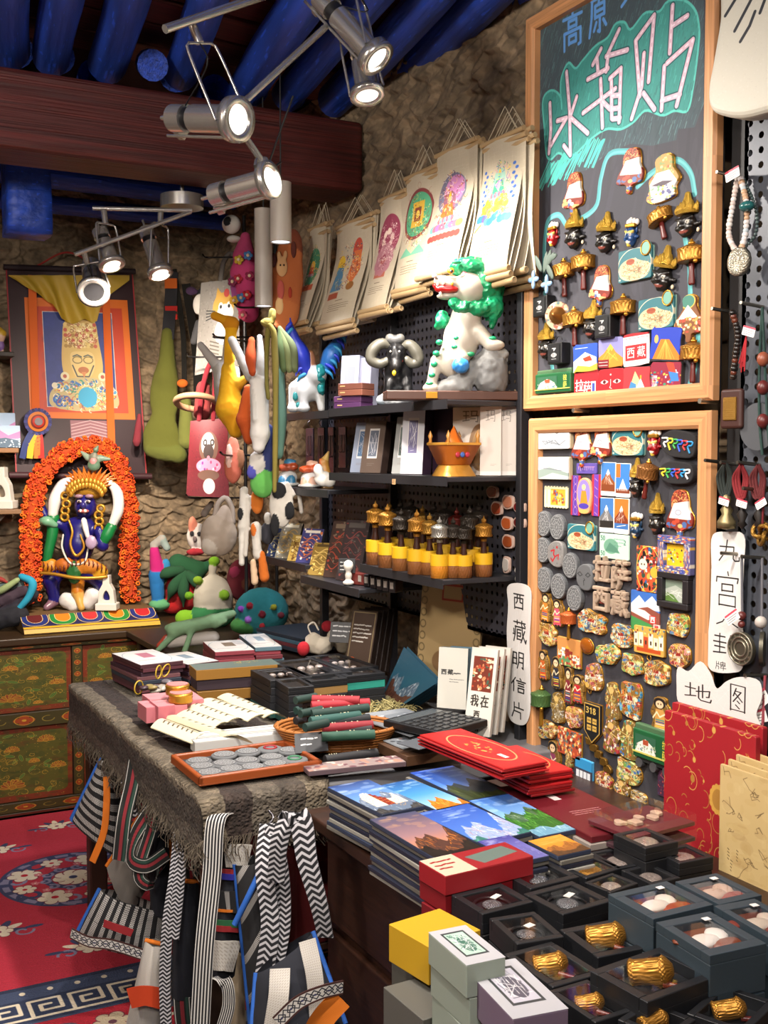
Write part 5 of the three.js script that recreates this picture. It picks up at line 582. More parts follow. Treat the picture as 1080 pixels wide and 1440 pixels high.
// ---------- right-hand panel: jewellery, signs, folders ----------
const beadM=(c)=>M(c,.3),cordM=(c)=>M(c,.85);
function beads(o,name,pts,r,cols,n){const c=curve(pts);for(let i=0;i<=n;i++){const p=c.getPointAt(i/n);part(o,'bead',T(sph(r*rr(.9,1.1),[0,0,0],1,8),[p.x,p.y,p.z]),M(pick(cols),.3));}part(o,'string',tube(pts,r*.2,30,4),cordM(0x2a2018));}
const rp=(x,y,d=.02)=>onX(x,y,XB-d);
const peg=(o,x,y)=>{const p=rp(x,y,0);part(o,'peg',rod(p.clone().add(V(.01,0,0)),p.clone().add(V(-.06,.006,0)),.004,8),metal(0x8a8478,.35));};
const tagC=A2.cell(70,40,(g,w,h)=>{fillR(g,'#ece8e4',0,0,w,h);fillR(g,'#c8485a',0,0,w,8);for(let k=0;k<3;k++)line(g,'#555',2,[[6,16+k*8],[w-8-k*8,16+k*8]]);});
const priceTag=(o,x,y,rz,s=1)=>{const p=rp(x,y,.045);part(o,'price_tag',T(intoCell(planarUV(extr(rectLoop(.05*s,.028*s,.002),.0008)),tagC),[p.x,p.y,p.z],[0,-PI/2,rz]),A2.m,'white price tag');};
{const o=thing('bead_necklace','pale bead necklace with round silver medallion hanging below the cloth pouch','necklace');peg(o,1037,250);beads(o,'bead',[rp(1037,252),rp(1030,290,.03),rp(1025,330,.03),rp(1036,356,.04)],.0065,[0xd8cfc8,0xc8b8b0,0xe0dad4],20);beads(o,'bead',[rp(1042,252),rp(1050,290,.03),rp(1048,330,.03),rp(1040,358,.04)],.0065,[0xb8c4c8,0xd8d0cc,0xc09a7a],20);beads(o,'bead',[rp(1046,252,.01),rp(1064,300),rp(1062,330),rp(1046,350)],.004,[0x4a5a5a,0x3a4a48],22);const p=rp(1040,368,.04);part(o,'medallion',T(lathe([[0,.006],[.02,.006],[.024,.009],[.03,.006],[.03,-.004],[0,-.004]],24),[p.x,p.y,p.z],[0,0,PI/2]),M(0x9a9484,.35,{metalness:.7,bumpMap:bumpy,bumpScale:.002}));const q=rp(1050,290,.04);part(o,'turquoise',sph(.014,[q.x,q.y,q.z],[1,.8,1.3],10),M(0x1f5a5a,.25));priceTag(o,1030,245,.2,.8);}
{const o=thing('amulet_necklace','dark bead necklace with square brown leather amulet and red tassel','necklace');peg(o,1030,440);beads(o,'bead',[rp(1030,440,.04),rp(1038,470,.03),rp(1034,505,.03),rp(1031,530,.03)],.0075,[0x17120f,0x241a14,0x5a2a1a],16);const p=rp(1030,575,.03),a=part(o,'amulet',T(rbox(.062,.085,.014,.008),[p.x,p.y,p.z],[0,-PI/2,0]),M(0x3a1a12,.55));part(a,'gold_inset',T(rbox(.038,.05,.006,.002),[p.x-.007,p.y,p.z],[0,-PI/2,0]),goldOld);const q=rp(1050,470,.03);for(let k=0;k<6;k++)part(o,'tassel',rod([q.x,q.y,q.z],[q.x-.005*k,q.y-.06-.01*(k % 3),q.z-.02+k*.008],.0016,5),M(0x9a1820,.9));priceTag(o,1053,466,-.3,.7);}
{const o=thing('cord_necklace','green cord necklace with copper beads beside the leather amulet','necklace');peg(o,1071,432);for(const d of[-6,5])part(o,'cord',tube([rp(1072,432,.04),rp(1072+d*.6,500,.03),rp(1074+d,590,.03),rp(1078+d,640,.03)],.003,24,6),cordM(0x1f3a34));for(const y of[505,545,592]){const q=rp(1073,y,.034);part(o,'bead',sph(.013,[q.x,q.y,q.z],[1,1.2,1],10),M(y===505?0x8a4a34:0x5a1f1c,.4));}const w=rp(1068,600,.02);part(o,'stone_disc',T(cyl(.05,.05,.012,null,null,24),[w.x,w.y,w.z],[0,0,PI/2]),M(0x4a4c50,.5));}
[[1020,665,0x1c2420,'black braided'],[1042,668,0x7a1a20,'dark red braided'],[1066,668,0x5a1a1c,'thin maroon']].forEach(([x,y,c,w],i)=>{const o=thing('cord_bracelet',w+' cord bracelet hanging above the white paper sign','bracelet');peg(o,x,y-14);for(const d of[-8,0,8])part(o,'loop',tube([rp(x,y-14,.04),rp(x-7+d*.5,y+6,.03),rp(x+d*.4,y+34,.03),rp(x+7+d*.3,y+6,.03),rp(x+1,y-14,.045)],.0035,26,6),cordM(c));const q=rp(x+2,y+42,.03);part(o,'charm',T(i?lathe([[0,.025],[.008,.02],[.005,.01],[.012,0],[.006,-.015],[.011,-.022],[0,-.032]],10):lathe([[0,.04],[.008,.034],[.01,.022],[.005,.018],[.014,.005],[.01,-.005],[.02,-.02],[.02,-.035],[0,-.038]],12),[q.x,q.y-.02,q.z]),i?M(0x201a16,.5):M(0x8a7c58,.4,{metalness:.7}));priceTag(o,x-2+i*3,y+40,i===2?.5:-.2,.6);});
{const o=thing('brass_pendant','square knot brass pendant hanging beside the nine-character sign','pendant');peg(o,1074,690);const q=rp(1072,750,.03);part(o,'cord',rod(rp(1074,690,.04),rp(1072,745,.03),.0025,6),cordM(0x6a1a20));part(o,'knot',T(new THREE.TorusKnotGeometry(.016,.005,60,6,2,3),[q.x,q.y,q.z],[0,PI/2,PI/4]),goldOld);}
{const o=thing('coin_pendant','large round carved silver pendant on grey cord over the sign','pendant');peg(o,1043,780);part(o,'cord',[rod(rp(1043,780,.045),rp(1044,880,.03),.003,6)],cordM(0x6a6a70));const b=rp(1043,866,.035);part(o,'bead',[sph(.01,[b.x,b.y,b.z],1,10),sph(.008,[b.x,b.y-.018,b.z],1,10)],M(0x5a2420,.4));const p=rp(1043,912,.03),d=part(o,'disc',T(cyl(.036,.036,.008,null,null,32),[p.x,p.y,p.z],[0,0,PI/2]),M(0x6a6658,.4,{metalness:.75}));for(const r of[.034,.025,.016])part(d,'raised_ring',T(tor(r,.0022,null,null,30,6),[p.x-.005,p.y,p.z],[0,PI/2,0]),M(0x9a9482,.35,{metalness:.8}));for(let k=0;k<12;k++)part(d,'raised_sign',box(.003,.004,.004,[p.x-.005,p.y+Math.cos(k*PI/6)*.0295,p.z+Math.sin(k*PI/6)*.0295]),M(0x9a9482,.35,{metalness:.8}));priceTag(o,1030,868,.6,.8);}
{const o=thing('coin_pendant','dark turned pendant on grey cord with white bead beside the silver one','pendant');peg(o,1072,785);part(o,'cord',rod(rp(1072,785,.04),rp(1071,900,.03),.003,6),cordM(0x6a6a70));const b=rp(1070,875,.035),p=rp(1072,912,.03);part(o,'bead',sph(.013,[b.x,b.y,b.z],1,10),M(0xb8b0a8,.5));part(o,'disc',T(cyl(.036,.036,.008,null,null,28),[p.x,p.y,p.z],[0,-.9,PI/2]),M(0x5a564a,.4,{metalness:.7}));}
{const o=thing('bell_pendant','bronze bell pendant with tags and pink beads beside the map sign','pendant');peg(o,1076,950);const p=rp(1072,1040,.05);part(o,'bell',T(lathe([[0,.03],[.012,.028],[.02,.01],[.026,-.012],[.024,-.02],[0,-.018]],18),[p.x,p.y,p.z]),M(0x4a3a26,.4,{metalness:.7}));part(o,'cord',rod(rp(1076,950,.04),rp(1072,1030,.05),.003,6),cordM(0x8a3a44));priceTag(o,1068,985,.7,1.1);priceTag(o,1066,1008,.4,1);}
// hand-lettered paper signs
function paperSign(label,outline,draw,X,tw,th){// outline in photograph pixels on the plane x = X
const q=outline.map(([a,b])=>onX(a,b,X)),cz=q.reduce((s,p)=>s+p.z,0)/q.length,cy=q.reduce((s,p)=>s+p.y,0)/q.length,pts=smoothLoop(q.map((p)=>[p.z-cz,p.y-cy]),60);
const o=thing('paper_sign',label,'sign',[X,cy,cz],-PI/2),g=planarUV(extr(pts,.0012)),bb=g.boundingBox;const cell=A4.cell(tw,th,(c,w,h)=>{fillR(c,'#d6d3cf',0,0,w,h);for(let i=0;i<60;i++){c.globalAlpha=.12;line(c,pick(['#b8b2ac','#fff']),rr(1,3),[[rnd()*w,rnd()*h],[rnd()*w,rnd()*h]]);}c.globalAlpha=1;const at=(px,py)=>{const p=onX(px,py,X);return[(p.z-cz-bb.min.x)/(bb.max.x-bb.min.x)*w,(1-(p.y-cy-bb.min.y)/(bb.max.y-bb.min.y))*h];};draw(c,at);});
part(o,'sheet',intoCell(g,cell),A4.m);return o;
}
const writeAt=(c,at,ch,x0,y0,x1,y1,lw)=>{c.strokeStyle='#1a1818';const[a,b]=at(x0,y0),[d,e]=at(x1,y1);glyph(c,ch,a,b,d-a,e-b,lw,3);};
paperSign('tall white paper sign with five black brush characters beside the lower chalkboard',[[714,825],[730,820],[746,828],[747,860],[745,900],[746,950],[745,1005],[738,1019],[720,1014],[714,1000],[716,950],[713,890],[715,850]],(c,at)=>{['西','藏','明','信','片'].forEach((ch,i)=>writeAt(c,at,ch,[722,721,720,719,719][i],[832,870,912,950,984][i],[738,741,738,740,738][i],[860,908,944,978,1014][i],5.5));},1.775,130,560);
paperSign('tall white paper sign with nine palace characters under the bracelets',[[1003,752],[1024,748],[1046,752],[1046,800],[1044,860],[1044,940],[1030,946],[1000,942],[995,930],[999,860],[1001,800]],(c,at)=>{writeAt(c,at,'九',1010,757,1042,794,6);writeAt(c,at,'宫',1005,802,1042,858,6);writeAt(c,at,'八',1006,866,1040,884,5.5);writeAt(c,at,'卦',1002,888,1038,926,6);writeAt(c,at,'牌',1006,928,1022,944,2.6);},1.787,200,620);
paperSign('torn white paper sign reading map above the red brocade folder',[[954,938],[968,944],[985,930],[1000,948],[1008,968],[1022,958],[1040,952],[1068,958],[1072,980],[1064,1005],[1070,1022],[1040,1014],[1000,1000],[955,988],[952,965]],(c,at)=>{writeAt(c,at,'地',963,955,1002,992,7);writeAt(c,at,'图',1026,958,1050,1006,6);},1.745,420,320);
{// cloth pouch at the top
const X=1.74,pts=smoothLoop([[1032,-30],[1026,30],[1016,90],[1010,125],[1012,145],[1028,152],[1052,154],[1085,146],[1110,138],[1130,-30]].map(([a,b])=>{const p=onX(a,b,X);return[p.z,p.y];}),70),cz=pts.reduce((s,p)=>s+p[0],0)/pts.length,cy=pts.reduce((s,p)=>s+p[1],0)/pts.length;
const o=thing('cloth_pouch','off-white cloth pouch with black brush marks hanging above the necklaces','pouch',[X,cy,cz],-PI/2),g=planarUV(extr(pts.map(([a,b])=>[a-cz,b-cy]),.03,.018,4));
part(o,'cloth',intoCell(T(g,[0,0,-.03]),A4.cell(300,420,(c,w,h)=>{fillR(c,'#c4c0b2',0,0,w,h);for(let i=0;i<900;i++){c.globalAlpha=.1;fillR(c,pick(['#fff','#8a8678']),rnd()*w,rnd()*h,rr(1,4),rr(1,4));}c.globalAlpha=1;for(const[a,b,d,e]of[[.2,.3,.52,.05],[.3,.42,.62,.1],[.36,.5,.5,.36],[.55,.38,.72,.08]])line(c,'#20242a',9,[[w*a,h*b],[w*(a+d)/2+6,h*(b+e)/2],[w*d,h*e]]);},)),A4.m);part(o,'cord',rod([0,.2,-.01],[.02,.45,-.02],.004,6),cordM(0xb8b0a0));
}
// brocade folders and old maps leaning below
const brocC=A4.cell(420,620,(g,w,h)=>{fillR(g,'#9a1620',0,0,w,h);curls(g,['#b8863a','#a87430','#c89a4a'],210,w/2,h/2,w*.75,h*.75,26,2.6);for(const[x,y]of[[.62,.3],[.3,.72]]){for(let k=0;k<14;k++)disc(g,'#c89a44',w*x+Math.cos(k*.45)*30,h*y+Math.sin(k*.45)*30,10,10);disc(g,'#a87a34',w*x,h*y,26);}for(let i=0;i<1500;i++){g.globalAlpha=.15;fillR(g,'#5a0a10',rnd()*w,rnd()*h,1,4);}g.globalAlpha=1;});
[[1.70,1002,1016,1300,.06,'front',96],[1.735,1012,1004,1200,.05,'rear',80]].forEach(([X,px,py0,py1,lean,w,ww],i)=>{const a=onX(px,py0,X),o=thing('brocade_folder','red folder in gold flowered brocade, '+w+' of the two','folder',[X,a.y-.26,a.z],[0,-PI/2,0]);part(o,'cover',intoCell(planarUV(T(extr(rectLoop(.265,.52,.003),.012,.001,1),[0,0,0])),brocC),A4.m);});
const mapC2=A4.cell(420,560,(g,w,h)=>{fillR(g,'#c2a873',0,0,w,h);for(let i=0;i<300;i++){g.globalAlpha=.12;disc(g,pick(['#8a6a3a','#e0cc9a','#a8864a']),rnd()*w,rnd()*h,rr(4,30),rr(3,20));}g.globalAlpha=1;for(let i=0;i<60;i++){let x=rnd()*w,y=rnd()*h;const p=[[x,y]];for(let k=0;k<6;k++)p.push([x+=rr(-18,18),y+=rr(-14,18)]);line(g,'#6a5434',1.4,p);}for(let i=0;i<26;i++){const x=w*rr(.05,.95),y=h*rr(.05,.9);for(let k=0;k<4;k++)line(g,'#4a3a22',2,[[x,y+k*9],[x+rr(3,8),y+k*9+3]]);}disc(g,'#6a8a7a',w*.3,h*.75,14,26);line(g,'#b8282a',6,[[w*.86,h*.2],[w*.98,h*.2],[w*.98,h*.34],[w*.86,h*.34],[w*.86,h*.2]]);});
[0,1,2,3].forEach((i)=>{const X=1.645+i*.02,p=onX(1018+i*10,1078-i*6,X),o=thing('map_sheet',['front beige antique map leaning on the red brocade folder','second beige antique map behind the front map','third beige antique map in the leaning pack','rearmost beige antique map against the perforated panel'][i],'map',[X,p.y-.2,p.z+.16],[0,-PI/2,-.01*i]);part(o,'sheet',intoCell(planarUV(T(extr(rectLoop(.33,.41,.003),.004,.0008,1),[0,0,0])),mapC2),A4.m);});
// figures described in photograph pixels around a base pixel; the base stands on a real surface, so a pixel has a size in metres there
function fig(name,label,cat,bx,by,pos,group,turn=0){const o=thing(name,label,cat,pos,-YAW+turn,group),s=pos.clone().sub(CAM).dot(FW)/FOCAL;return{o,s,p:(x,y,z=0)=>[(x-bx)*s,(by-y)*s,z*s]};}
// pieces: ellipsoid [x,y,z,rx,ry,rz,colour(,tilt)]  capsule [x,y,z,r,x,y,z,r,colour]
function fb(F,name,list,cell,mat=VC(.55),o={},parent){
const s=F.s,L=list.map((q)=>(q.length<=8?{e:F.p(q[0],q[1],q[2]),r:[q[3]*s,q[4]*s,q[5]*s],c:q[6],rz:q[7]}:{a:F.p(q[0],q[1],q[2]),r1:q[3]*s,b:F.p(q[4],q[5],q[6]),r2:q[7]*s,c:q[8]}));
return part(parent||F.o,name,blob(L,cell*s,{...o,k:(o.k??cell*2.5)*s,noise:(o.noise||0)*s,freq:(o.freq||0)/s}),mat);
}
const ft=(F,name,pts,radii,mat,n=24,k=8,parent)=>part(parent||F.o,name,ttube(pts.map((q)=>F.p(...q)),radii.map((r)=>r*F.s),n,k),mat);
const at=(F,g,x,y,z,r,s)=>T(g,F.p(x,y,z),r,s);

// ---------- hanging picture scrolls ----------
const linen=(g,w,h)=>{fillR(g,'#b5a993',0,0,w,h);for(let i=0;i<900;i++){g.globalAlpha=.12;rnd()>.5?fillR(g,pick(['#a8977a','#e6dcc4']),rnd()*w,rnd()*h,rr(6,30),1):fillR(g,pick(['#a8977a','#e6dcc4']),rnd()*w,rnd()*h,1,rr(6,30));}g.globalAlpha=1;};
const flower=(g,x,y,r,n,c)=>{for(let k=0;k<n;k++)disc(g,c,x+Math.cos(k/n*6.283)*r,y+Math.sin(k/n*6.283)*r,r*.55);};
const seated=(g,x,y,s,robe,halo,skin='#d8a070')=>{disc(g,halo,x,y-s*.5,s*.55,s*.7);disc(g,skin,x,y-s*.75,s*.16,s*.2);poly(g,'#d8a02a',[[x-s*.14,y-s*.92],[x,y-s*1.25],[x+s*.14,y-s*.92]]);poly(g,robe,[[x-s*.6,y+s*.2],[x-s*.3,y-s*.55],[x+s*.3,y-s*.55],[x+s*.6,y+s*.2]]);disc(g,skin,x-s*.2,y-s*.25,s*.1);disc(g,skin,x+s*.22,y-s*.2,s*.1);for(let k=-3;k<=3;k++)disc(g,k % 2?'#c85a6a':'#5a8a9a',x+k*s*.18,y+s*.3,s*.13,s*.16);};
const art=[
(g,w,h)=>{disc(g,'#3f7a5a',w*.5,h*.42,w*.34,h*.2);seated(g,w*.5,h*.47,w*.26,'#b8402a','#d8a83a');fillR(g,'#a84a2a',w*.2,h*.6,w*.6,h*.06);},
(g,w,h)=>{disc(g,'#d8b030',w*.28,h*.4,w*.12,h*.09);poly(g,'#4a7a9a',[[w*.1,h*.66],[w*.2,h*.42],[w*.4,h*.44],[w*.46,h*.66]]);fillR(g,'#9a4a34',w*.1,h*.68,w*.32,h*.06);disc(g,'#b84a3a',w*.7,h*.3,w*.12,h*.12);poly(g,'#c86a3a',[[w*.56,h*.56],[w*.62,h*.3],[w*.8,h*.3],[w*.86,h*.5],[w*.72,h*.62]]);disc(g,'#8a5a2a',w*.7,h*.64,w*.1,h*.04);},
(g,w,h)=>{disc(g,'#8a3a50',w*.5,h*.36,w*.4,h*.2);line(g,'#6a2438',2,[[w*.5,h*.16],[w*.5,h*.3]]);for(let k=0;k<12;k++)disc(g,pick(['#d8c0b0','#c8a8a0','#e8d8c8']),w*.5+Math.cos(k)*w*.16,h*.38+Math.sin(k)*h*.07,w*.06,h*.03);disc(g,'#9a4a4a',w*.5,h*.62,w*.24,h*.06);fillR(g,'#a85a44',w*.3,h*.66,w*.4,h*.06);flower(g,w*.5,h*.56,w*.22,9,'#a8707a');},
(g,w,h)=>{disc(g,'#7a3a3a',w*.5,h*.36,w*.46,h*.22);disc(g,'#4f9a72',w*.5,h*.36,w*.4,h*.19);fillR(g,'#c8a03a',w*.32,h*.25,w*.36,h*.22);fillR(g,'#7a3a2a',w*.4,h*.3,w*.2,h*.12);disc(g,'#e0c050',w*.5,h*.36,w*.06,h*.035);for(let k=0;k<8;k++)ringC(g,'#a88a7a',2,w*.5+Math.cos(k*.785)*w*.48,h*.36+Math.sin(k*.785)*h*.25,w*.05);poly(g,'#6aa88a',[[w*.1,h*.72],[w*.3,h*.64],[w*.5,h*.7],[w*.7,h*.63],[w*.9,h*.71]]);},
(g,w,h)=>{disc(g,'#6a6a80',w*.5,h*.36,w*.34,h*.16);disc(g,'#b87aa8',w*.56,h*.34,w*.24,h*.12);seated(g,w*.48,h*.52,w*.3,'#c8642a','#8a5a6a');for(let k=0;k<9;k++)disc(g,pick(['#5a8a8a','#c85a6a','#d8884a','#7a5a9a']),w*(.16+k*.085),h*.62,w*.08,h*.03);for(let k=0;k<8;k++)disc(g,'#8a3a34',w*(.14+k*.1),h*.7,w*.07,h*.028);},
(g,w,h)=>{seated(g,w*.5,h*.38,w*.26,'#3f9a72','#8ab0a0','#6ab090');poly(g,'#b890b8',[[w*.4,h*.34],[w*.56,h*.3],[w*.52,h*.4]]);for(const[x,y]of[[.3,.52],[.62,.5]]){flower(g,w*x,h*y,w*.11,7,'#d8b02a');disc(g,'#c8702a',w*x,h*y,w*.06);}for(let k=0;k<10;k++)disc(g,pick(['#2f6ab8','#3f9ac0','#4aa878','#5a4a9a']),w*(.12+k*.08),h*rr(.57,.62),w*.08,h*.03);for(const q of[.14,.84])for(let k=0;k<8;k++)disc(g,'#2f5aa8',w*q+(k % 2?5:-5),h*(.22+k*.035),6,4);line(g,'#c86a3a',6,[[w*.05,h*.66],[w*.2,h*.62]]);}];
const plainLinen=A4.cell(150,300,linen);
[[[50,610],[118,575],[18,995],1.66,'red seated figure in a green and gold halo',4],[[172,622],[318,515],[172,1000],1.67,'blue and red standing deities',4],[[366,482],[472,430],[342,935],1.67,'large purple oval halo',3],[[482,388],[612,318],[430,860],1.7,'green oval mandala',3],[[618,278],[786,212],[575,790],1.68,'orange seated figure before a violet moon',4],[[824,240],[1000,160],[782,790],1.69,'green seated goddess with yellow lotuses',5]].forEach(([a,b,c,xb,w,n],i)=>{
const q=(p)=>[420+p[0]/3.176,140+p[1]/3.176],X=1.745,A=onX(...q(a),X),B=onX(...q(b),X),C=onX(...q(c),xb),W=B.z-A.z,yT=(A.y+B.y)/2+.02,H=yT-C.y,cell=A4.cell(170,170*clamp(H/W,2,2.9),(g,w2,h2)=>{linen(g,w2,h2);art[i](g,w2,h2);curls(g,[['#d8a83a','#7a2a1c','#2f5a44','#e8d8b0'],['#d8b84a','#3a5a7a','#8a3a2a','#e0c8a0'],['#d8b8b0','#5a1c30','#a86a78','#e8dcd0'],['#2f6a4a','#d8b84a','#7a3a2a','#bfe0c8'],['#e8b06a','#5a3a5a','#8a3a24','#d8c8d0'],['#2f7a5a','#d8c04a','#3a5aa8','#c87a8a']][i],130,w2*.5,h2*.42,w2*.36,h2*.24,w2*.04);scrib(g,'#5a4a3a',1.4,w2*.2,h2*.8,w2*.6,4,7);line(g,'#5a4a3a',2,[[w2*.4,h2*.765],[w2*.6,h2*.765]]);});
for(let k=n;k>=0;k--){
const off=k*.011,dz=k*.008,dy=-.012*(k % 3)+(k?rr(-.02,.02):0),o=thing('picture_scroll',k?'plain linen scroll behind the one with '+w:'linen scroll printed with '+w,'scroll',[X+off*.3,yT+dy,A.z+W/2+dz],-PI/2,k?'scrolls hanging behind the scroll with '+w:undefined);
const dx=X-xb-off,wv=(u,v)=>.012*Math.sin(v*5+k)*(1-v)+.006*Math.sin(u*4+k*2);
part(o,'cloth',intoCell(grid(8,20,(u,v)=>[(u-.5)*W,-(1-v)*H,dx*Math.pow(1-v,2)+wv(u,v)]),k?plainLinen:cell),A4.m);
const rodM=M(0xa58a63,.65);part(o,'top_rod',[rod([-W/2-.008,0,0],[W/2+.008,0,0],.0075,8)],rodM);part(o,'bottom_rod',[rod([-W/2-.01,-H,dx+wv(0,0)],[W/2+.012,-H,dx+wv(1,0)],.0095,10),tor(.007,.0022,[W/2+.0125,-H,dx+wv(1,0)],[0,PI/2,0],10,5)],rodM);
part(o,'cord',[rod([-W*.38,.005,0],[0,.085,-.008],.0013,4),rod([W*.38,.005,0],[0,.085,-.008],.0013,4)],M(0xb5a88e,.9));
}
});

// ---------- top shelf ----------
const sf=(px,py,X=1.67)=>onX(px,py,X);
{// snow lion on its rock
const B=sf(652,556,1.655);B.y=SH1;const F=fig('snow_lion_statue','white snow lion statue with green mane and open red mouth on the top shelf','statue',652,556,B),W=0xb0a89a,G=0x0f7a4c,G2=0x1a9a66,s=F.s;
part(F.o,'plinth',at(F,rbox(200*s,13*s,46*s,2*s),640,549,0,[0,.12,0]),M(0x4a2c20,.45));part(F.o,'plaque',at(F,rbox(16*s,9*s,2*s,.5*s),606,549,29,[0,.12,0]),goldM);
fb(F,'rock',[[600,540,0,4,645,528,0,12,0x6c6c6a],[645,528,0,14,690,500,0,20,0x767674],[690,512,0,24,690,528,0,24,0x656564],[705,490,4,10,690,486,4,10,0x8a8a86],[650,535,4,14,620,540,4,8,0x787876]],2.4,VC(.85),{noise:10,freq:.09});
fb(F,'body',[[648,470,0,25,34,22,W],[636,498,-2,20,26,20,W],[655,440,2,21,24,20,W],[640,470,10,9,646,500,16,9,W],[646,497,17,12,8,10,W],[672,460,8,11,688,478,12,9,W],[696,479,14,12,7,9,W],[614,500,0,9,606,535,2,7,W],[606,538,5,12,6,9,W],[660,400,6,24,22,20,W],[632,394,10,18,10,13,W],[618,390,12,9,7,9,W],[628,411,9,15,5,11,W],[654,375,8,7,664,370,4,4,0xc85a70]],1.9,VC(.4),{k:7});
fb(F,'mane',[[662,370,-4,30,15,24,G],[684,394,-3,25,31,26,G],[690,424,0,17,19,21,G2],[672,428,14,18,12,11,G],[652,427,17,18,9,10,G],[638,421,16,9,8,7,G2],[622,436,-4,7,616,452,-4,5,G],[624,444,-2,9,10,8,G2],[694,442,0,6,690,452,0,3,G]],1.9,VC(.35),{k:3,noise:9,freq:.16});
fb(F,'mouth',[[622,402,15,12,6,10,0xa81414],[632,403,19,11,5,7,0xb81818],[612,397,14,5,3,6,0xb81a18]],1.5,VC(.3));fb(F,'teeth',[[614,396,20,2,3,2,0xf0ece0],[622,395,23,2,3,2,0xf0ece0],[618,409,21,2,3,2,0xf0ece0],[634,396,24,2,3,2,0xe0a030]],1,VC(.3),{k:.5});
fb(F,'eyes',[[632,378,21,5,4.5,3,0xd89020],[633,379,24,2,2,1.4,0x181008]],1,VC(.2),{k:.5});fb(F,'nose',[[610,385,20,4,3,4,0xe0d8cc],[640,366,20,7,2.5,4,G2]],1.1);
fb(F,'ear',[[664,370,12,4,667,358,10,1.5,0xd85a78]],1,VC(.4));
for(const q of[[617,475,12,5,4,5,G2],[613,490,10,5,4,5,G2],[610,505,9,5,4,5,G2],[607,520,8,5,3.5,5,G2],[638,482,20,5,3,4,G2],[640,470,20,4,3,4,G2],[660,492,20,6,3.5,3,G],[690,470,18,6,3,4,G2],[604,532,6,6,3,8,G]])fb(F,'fur_tuft',[q],1.1,VC(.4));
fb(F,'ball',[[646,508,24,12,11,11,0x2f78b8]],1.6,VC(.35),{noise:3,freq:.3});
}
{const B=sf(430,580,1.64);B.y=SH1;const F=fig('winged_lion_statue','white winged lion figurine with blue feathered wings at the end of the top shelf','statue',430,580,B),W=0xb8b6b0,T1=0x1f7a78;
fb(F,'body',[[432,545,0,20,20,16,W],[415,545,2,9,412,572,4,6,W],[413,574,7,8,5,8,W],[428,552,8,8,428,572,10,6,W],[428,574,12,9,5,7,W],[450,556,2,7,452,574,2,5,W],[446,528,8,14,14,12,W],[437,512,0,8,20,8,0x8a5a3c]],1.7,VC(.35),{k:5});
fb(F,'mane',[[450,526,10,9,14,10,T1],[452,545,8,6,10,8,T1],[416,556,10,4,8,3,T1],[420,570,12,3,6,4,T1]],1.5,VC(.35),{k:3,noise:5,freq:.2});
for(const[q,p]of[[-1,[[432,525,4],[424,500,6],[412,470,6],[409,448,4]]],[1,[[456,520,2],[466,500,2],[478,476,0],[484,456,-2]]]]){ft(F,'wing',p,[9,13,8,1],M(q<0?0x22309a:0x2a6ab0,.4),20,8);for(let k=0;k<8;k++){const t=k/8,i=Math.min(2,Math.floor(t*3)),f=t*3-i,x=mixn(p[i][0],p[i+1][0],f),y=mixn(p[i][1],p[i+1][1],f);ft(F,'feather',[[x,y,10],[x+q*(10-t*6),y+6,12],[x+q*(13-t*8),y+13,10]],[3,2.6,.6],M(k % 2?0x2a3ac0:0x2f8ab8,.4),6,6);}}}
{const B=sf(560,562,1.64);B.y=SH1;const F=fig('yak_figurine','black yak figurine with thick grey horns and yellow bell on a cloud rock','statue',560,562,B),K=0x0e0e10;
fb(F,'body',[[560,512,0,20,30,16,K],[548,530,6,8,546,550,8,7,K],[572,530,6,8,574,548,8,7,K],[557,492,12,13,18,12,K],[556,508,20,8,9,7,0x1c1a1a]],2,VC(.35),{noise:4,freq:.15});
for(const q of[-1,1]){ft(F,'horn',q<0?[[550,480,6],[536,476,8],[524,486,8],[522,498,8],[534,504,8],[545,500,10]]:[[564,480,6],[576,478,8],[586,490,8],[588,500,8],[580,504,8],[570,498,10]],[5,8,9,8,7,6],M(0x504e45,.4),26,10);fb(F,'eye',[[555+q*6,488,23,1.6,1.6,1,0xd8d0c0]],.8);}
fb(F,'crown',[[555,472,6,13,8,9,0x3a3a3a],[548,468,8,6,6,5,0x55534e],[563,468,8,6,6,5,0x55534e]],1.6);part(F.o,'collar',tube([[546,494,14],[556,512,22],[566,500,18]].map((q)=>F.p(...q)),1*F.s,12,5),M(0xa01818,.6));fb(F,'bell',[[554,518,26,3,4,3,0xd8b020]],.9);
fb(F,'cloud_rock',[[550,552,4,18,9,14,0x9a9ea2],[572,550,6,14,8,12,0x8c9094],[536,555,6,8,6,8,0xa4b0b8],[560,556,12,16,6,8,0x7c7e80]],1.7,VC(.6),{noise:5,freq:.14});}
// boxes standing or stacked on a shelf: [px of front foot, depth plane, width, height, thickness, turn]
function carton(name,label,px,X,Y,w,h,d,turn,col,draw,group,tilt=0,cellHW){
let p=onX(px,600,X);if(p.z>-2.64)p=onZ(px,600,-2.64);p.y=Y;const o=thing(name,label,'box',p,[tilt,turn,0],group),b=part(o,'carton',rbox(w,h,d,.002,[0,h/2,-d/2]),M(col,.5));
if(draw)part(o,'front_print',T(plane(A3.cell(cellHW?cellHW[0]:110,cellHW?cellHW[1]:110*h/w,draw),w*.985,h*.985),[0,h/2,.0006]),A3.m);return o;
}
carton('gift_box','pale lavender tall gift box leaning behind the purple boxes',489,1.66,SH1,.07,.19,.035,-R(55),0xb4b8d0,(g,w,h)=>{fillR(g,'#c4c8dc',0,0,w,h);fillR(g,'#9a9ebc',w*.2,h*.2,w*.6,h*.5);scrib(g,'#7a7ea0',2,w*.2,h*.8,w*.6,3,8);},undefined,-.12);carton('gift_box','second pale grey gift box leaning beside the lavender one',505,1.69,SH1,.08,.18,.05,-R(60),0xa8aac0,null,undefined,-.1);
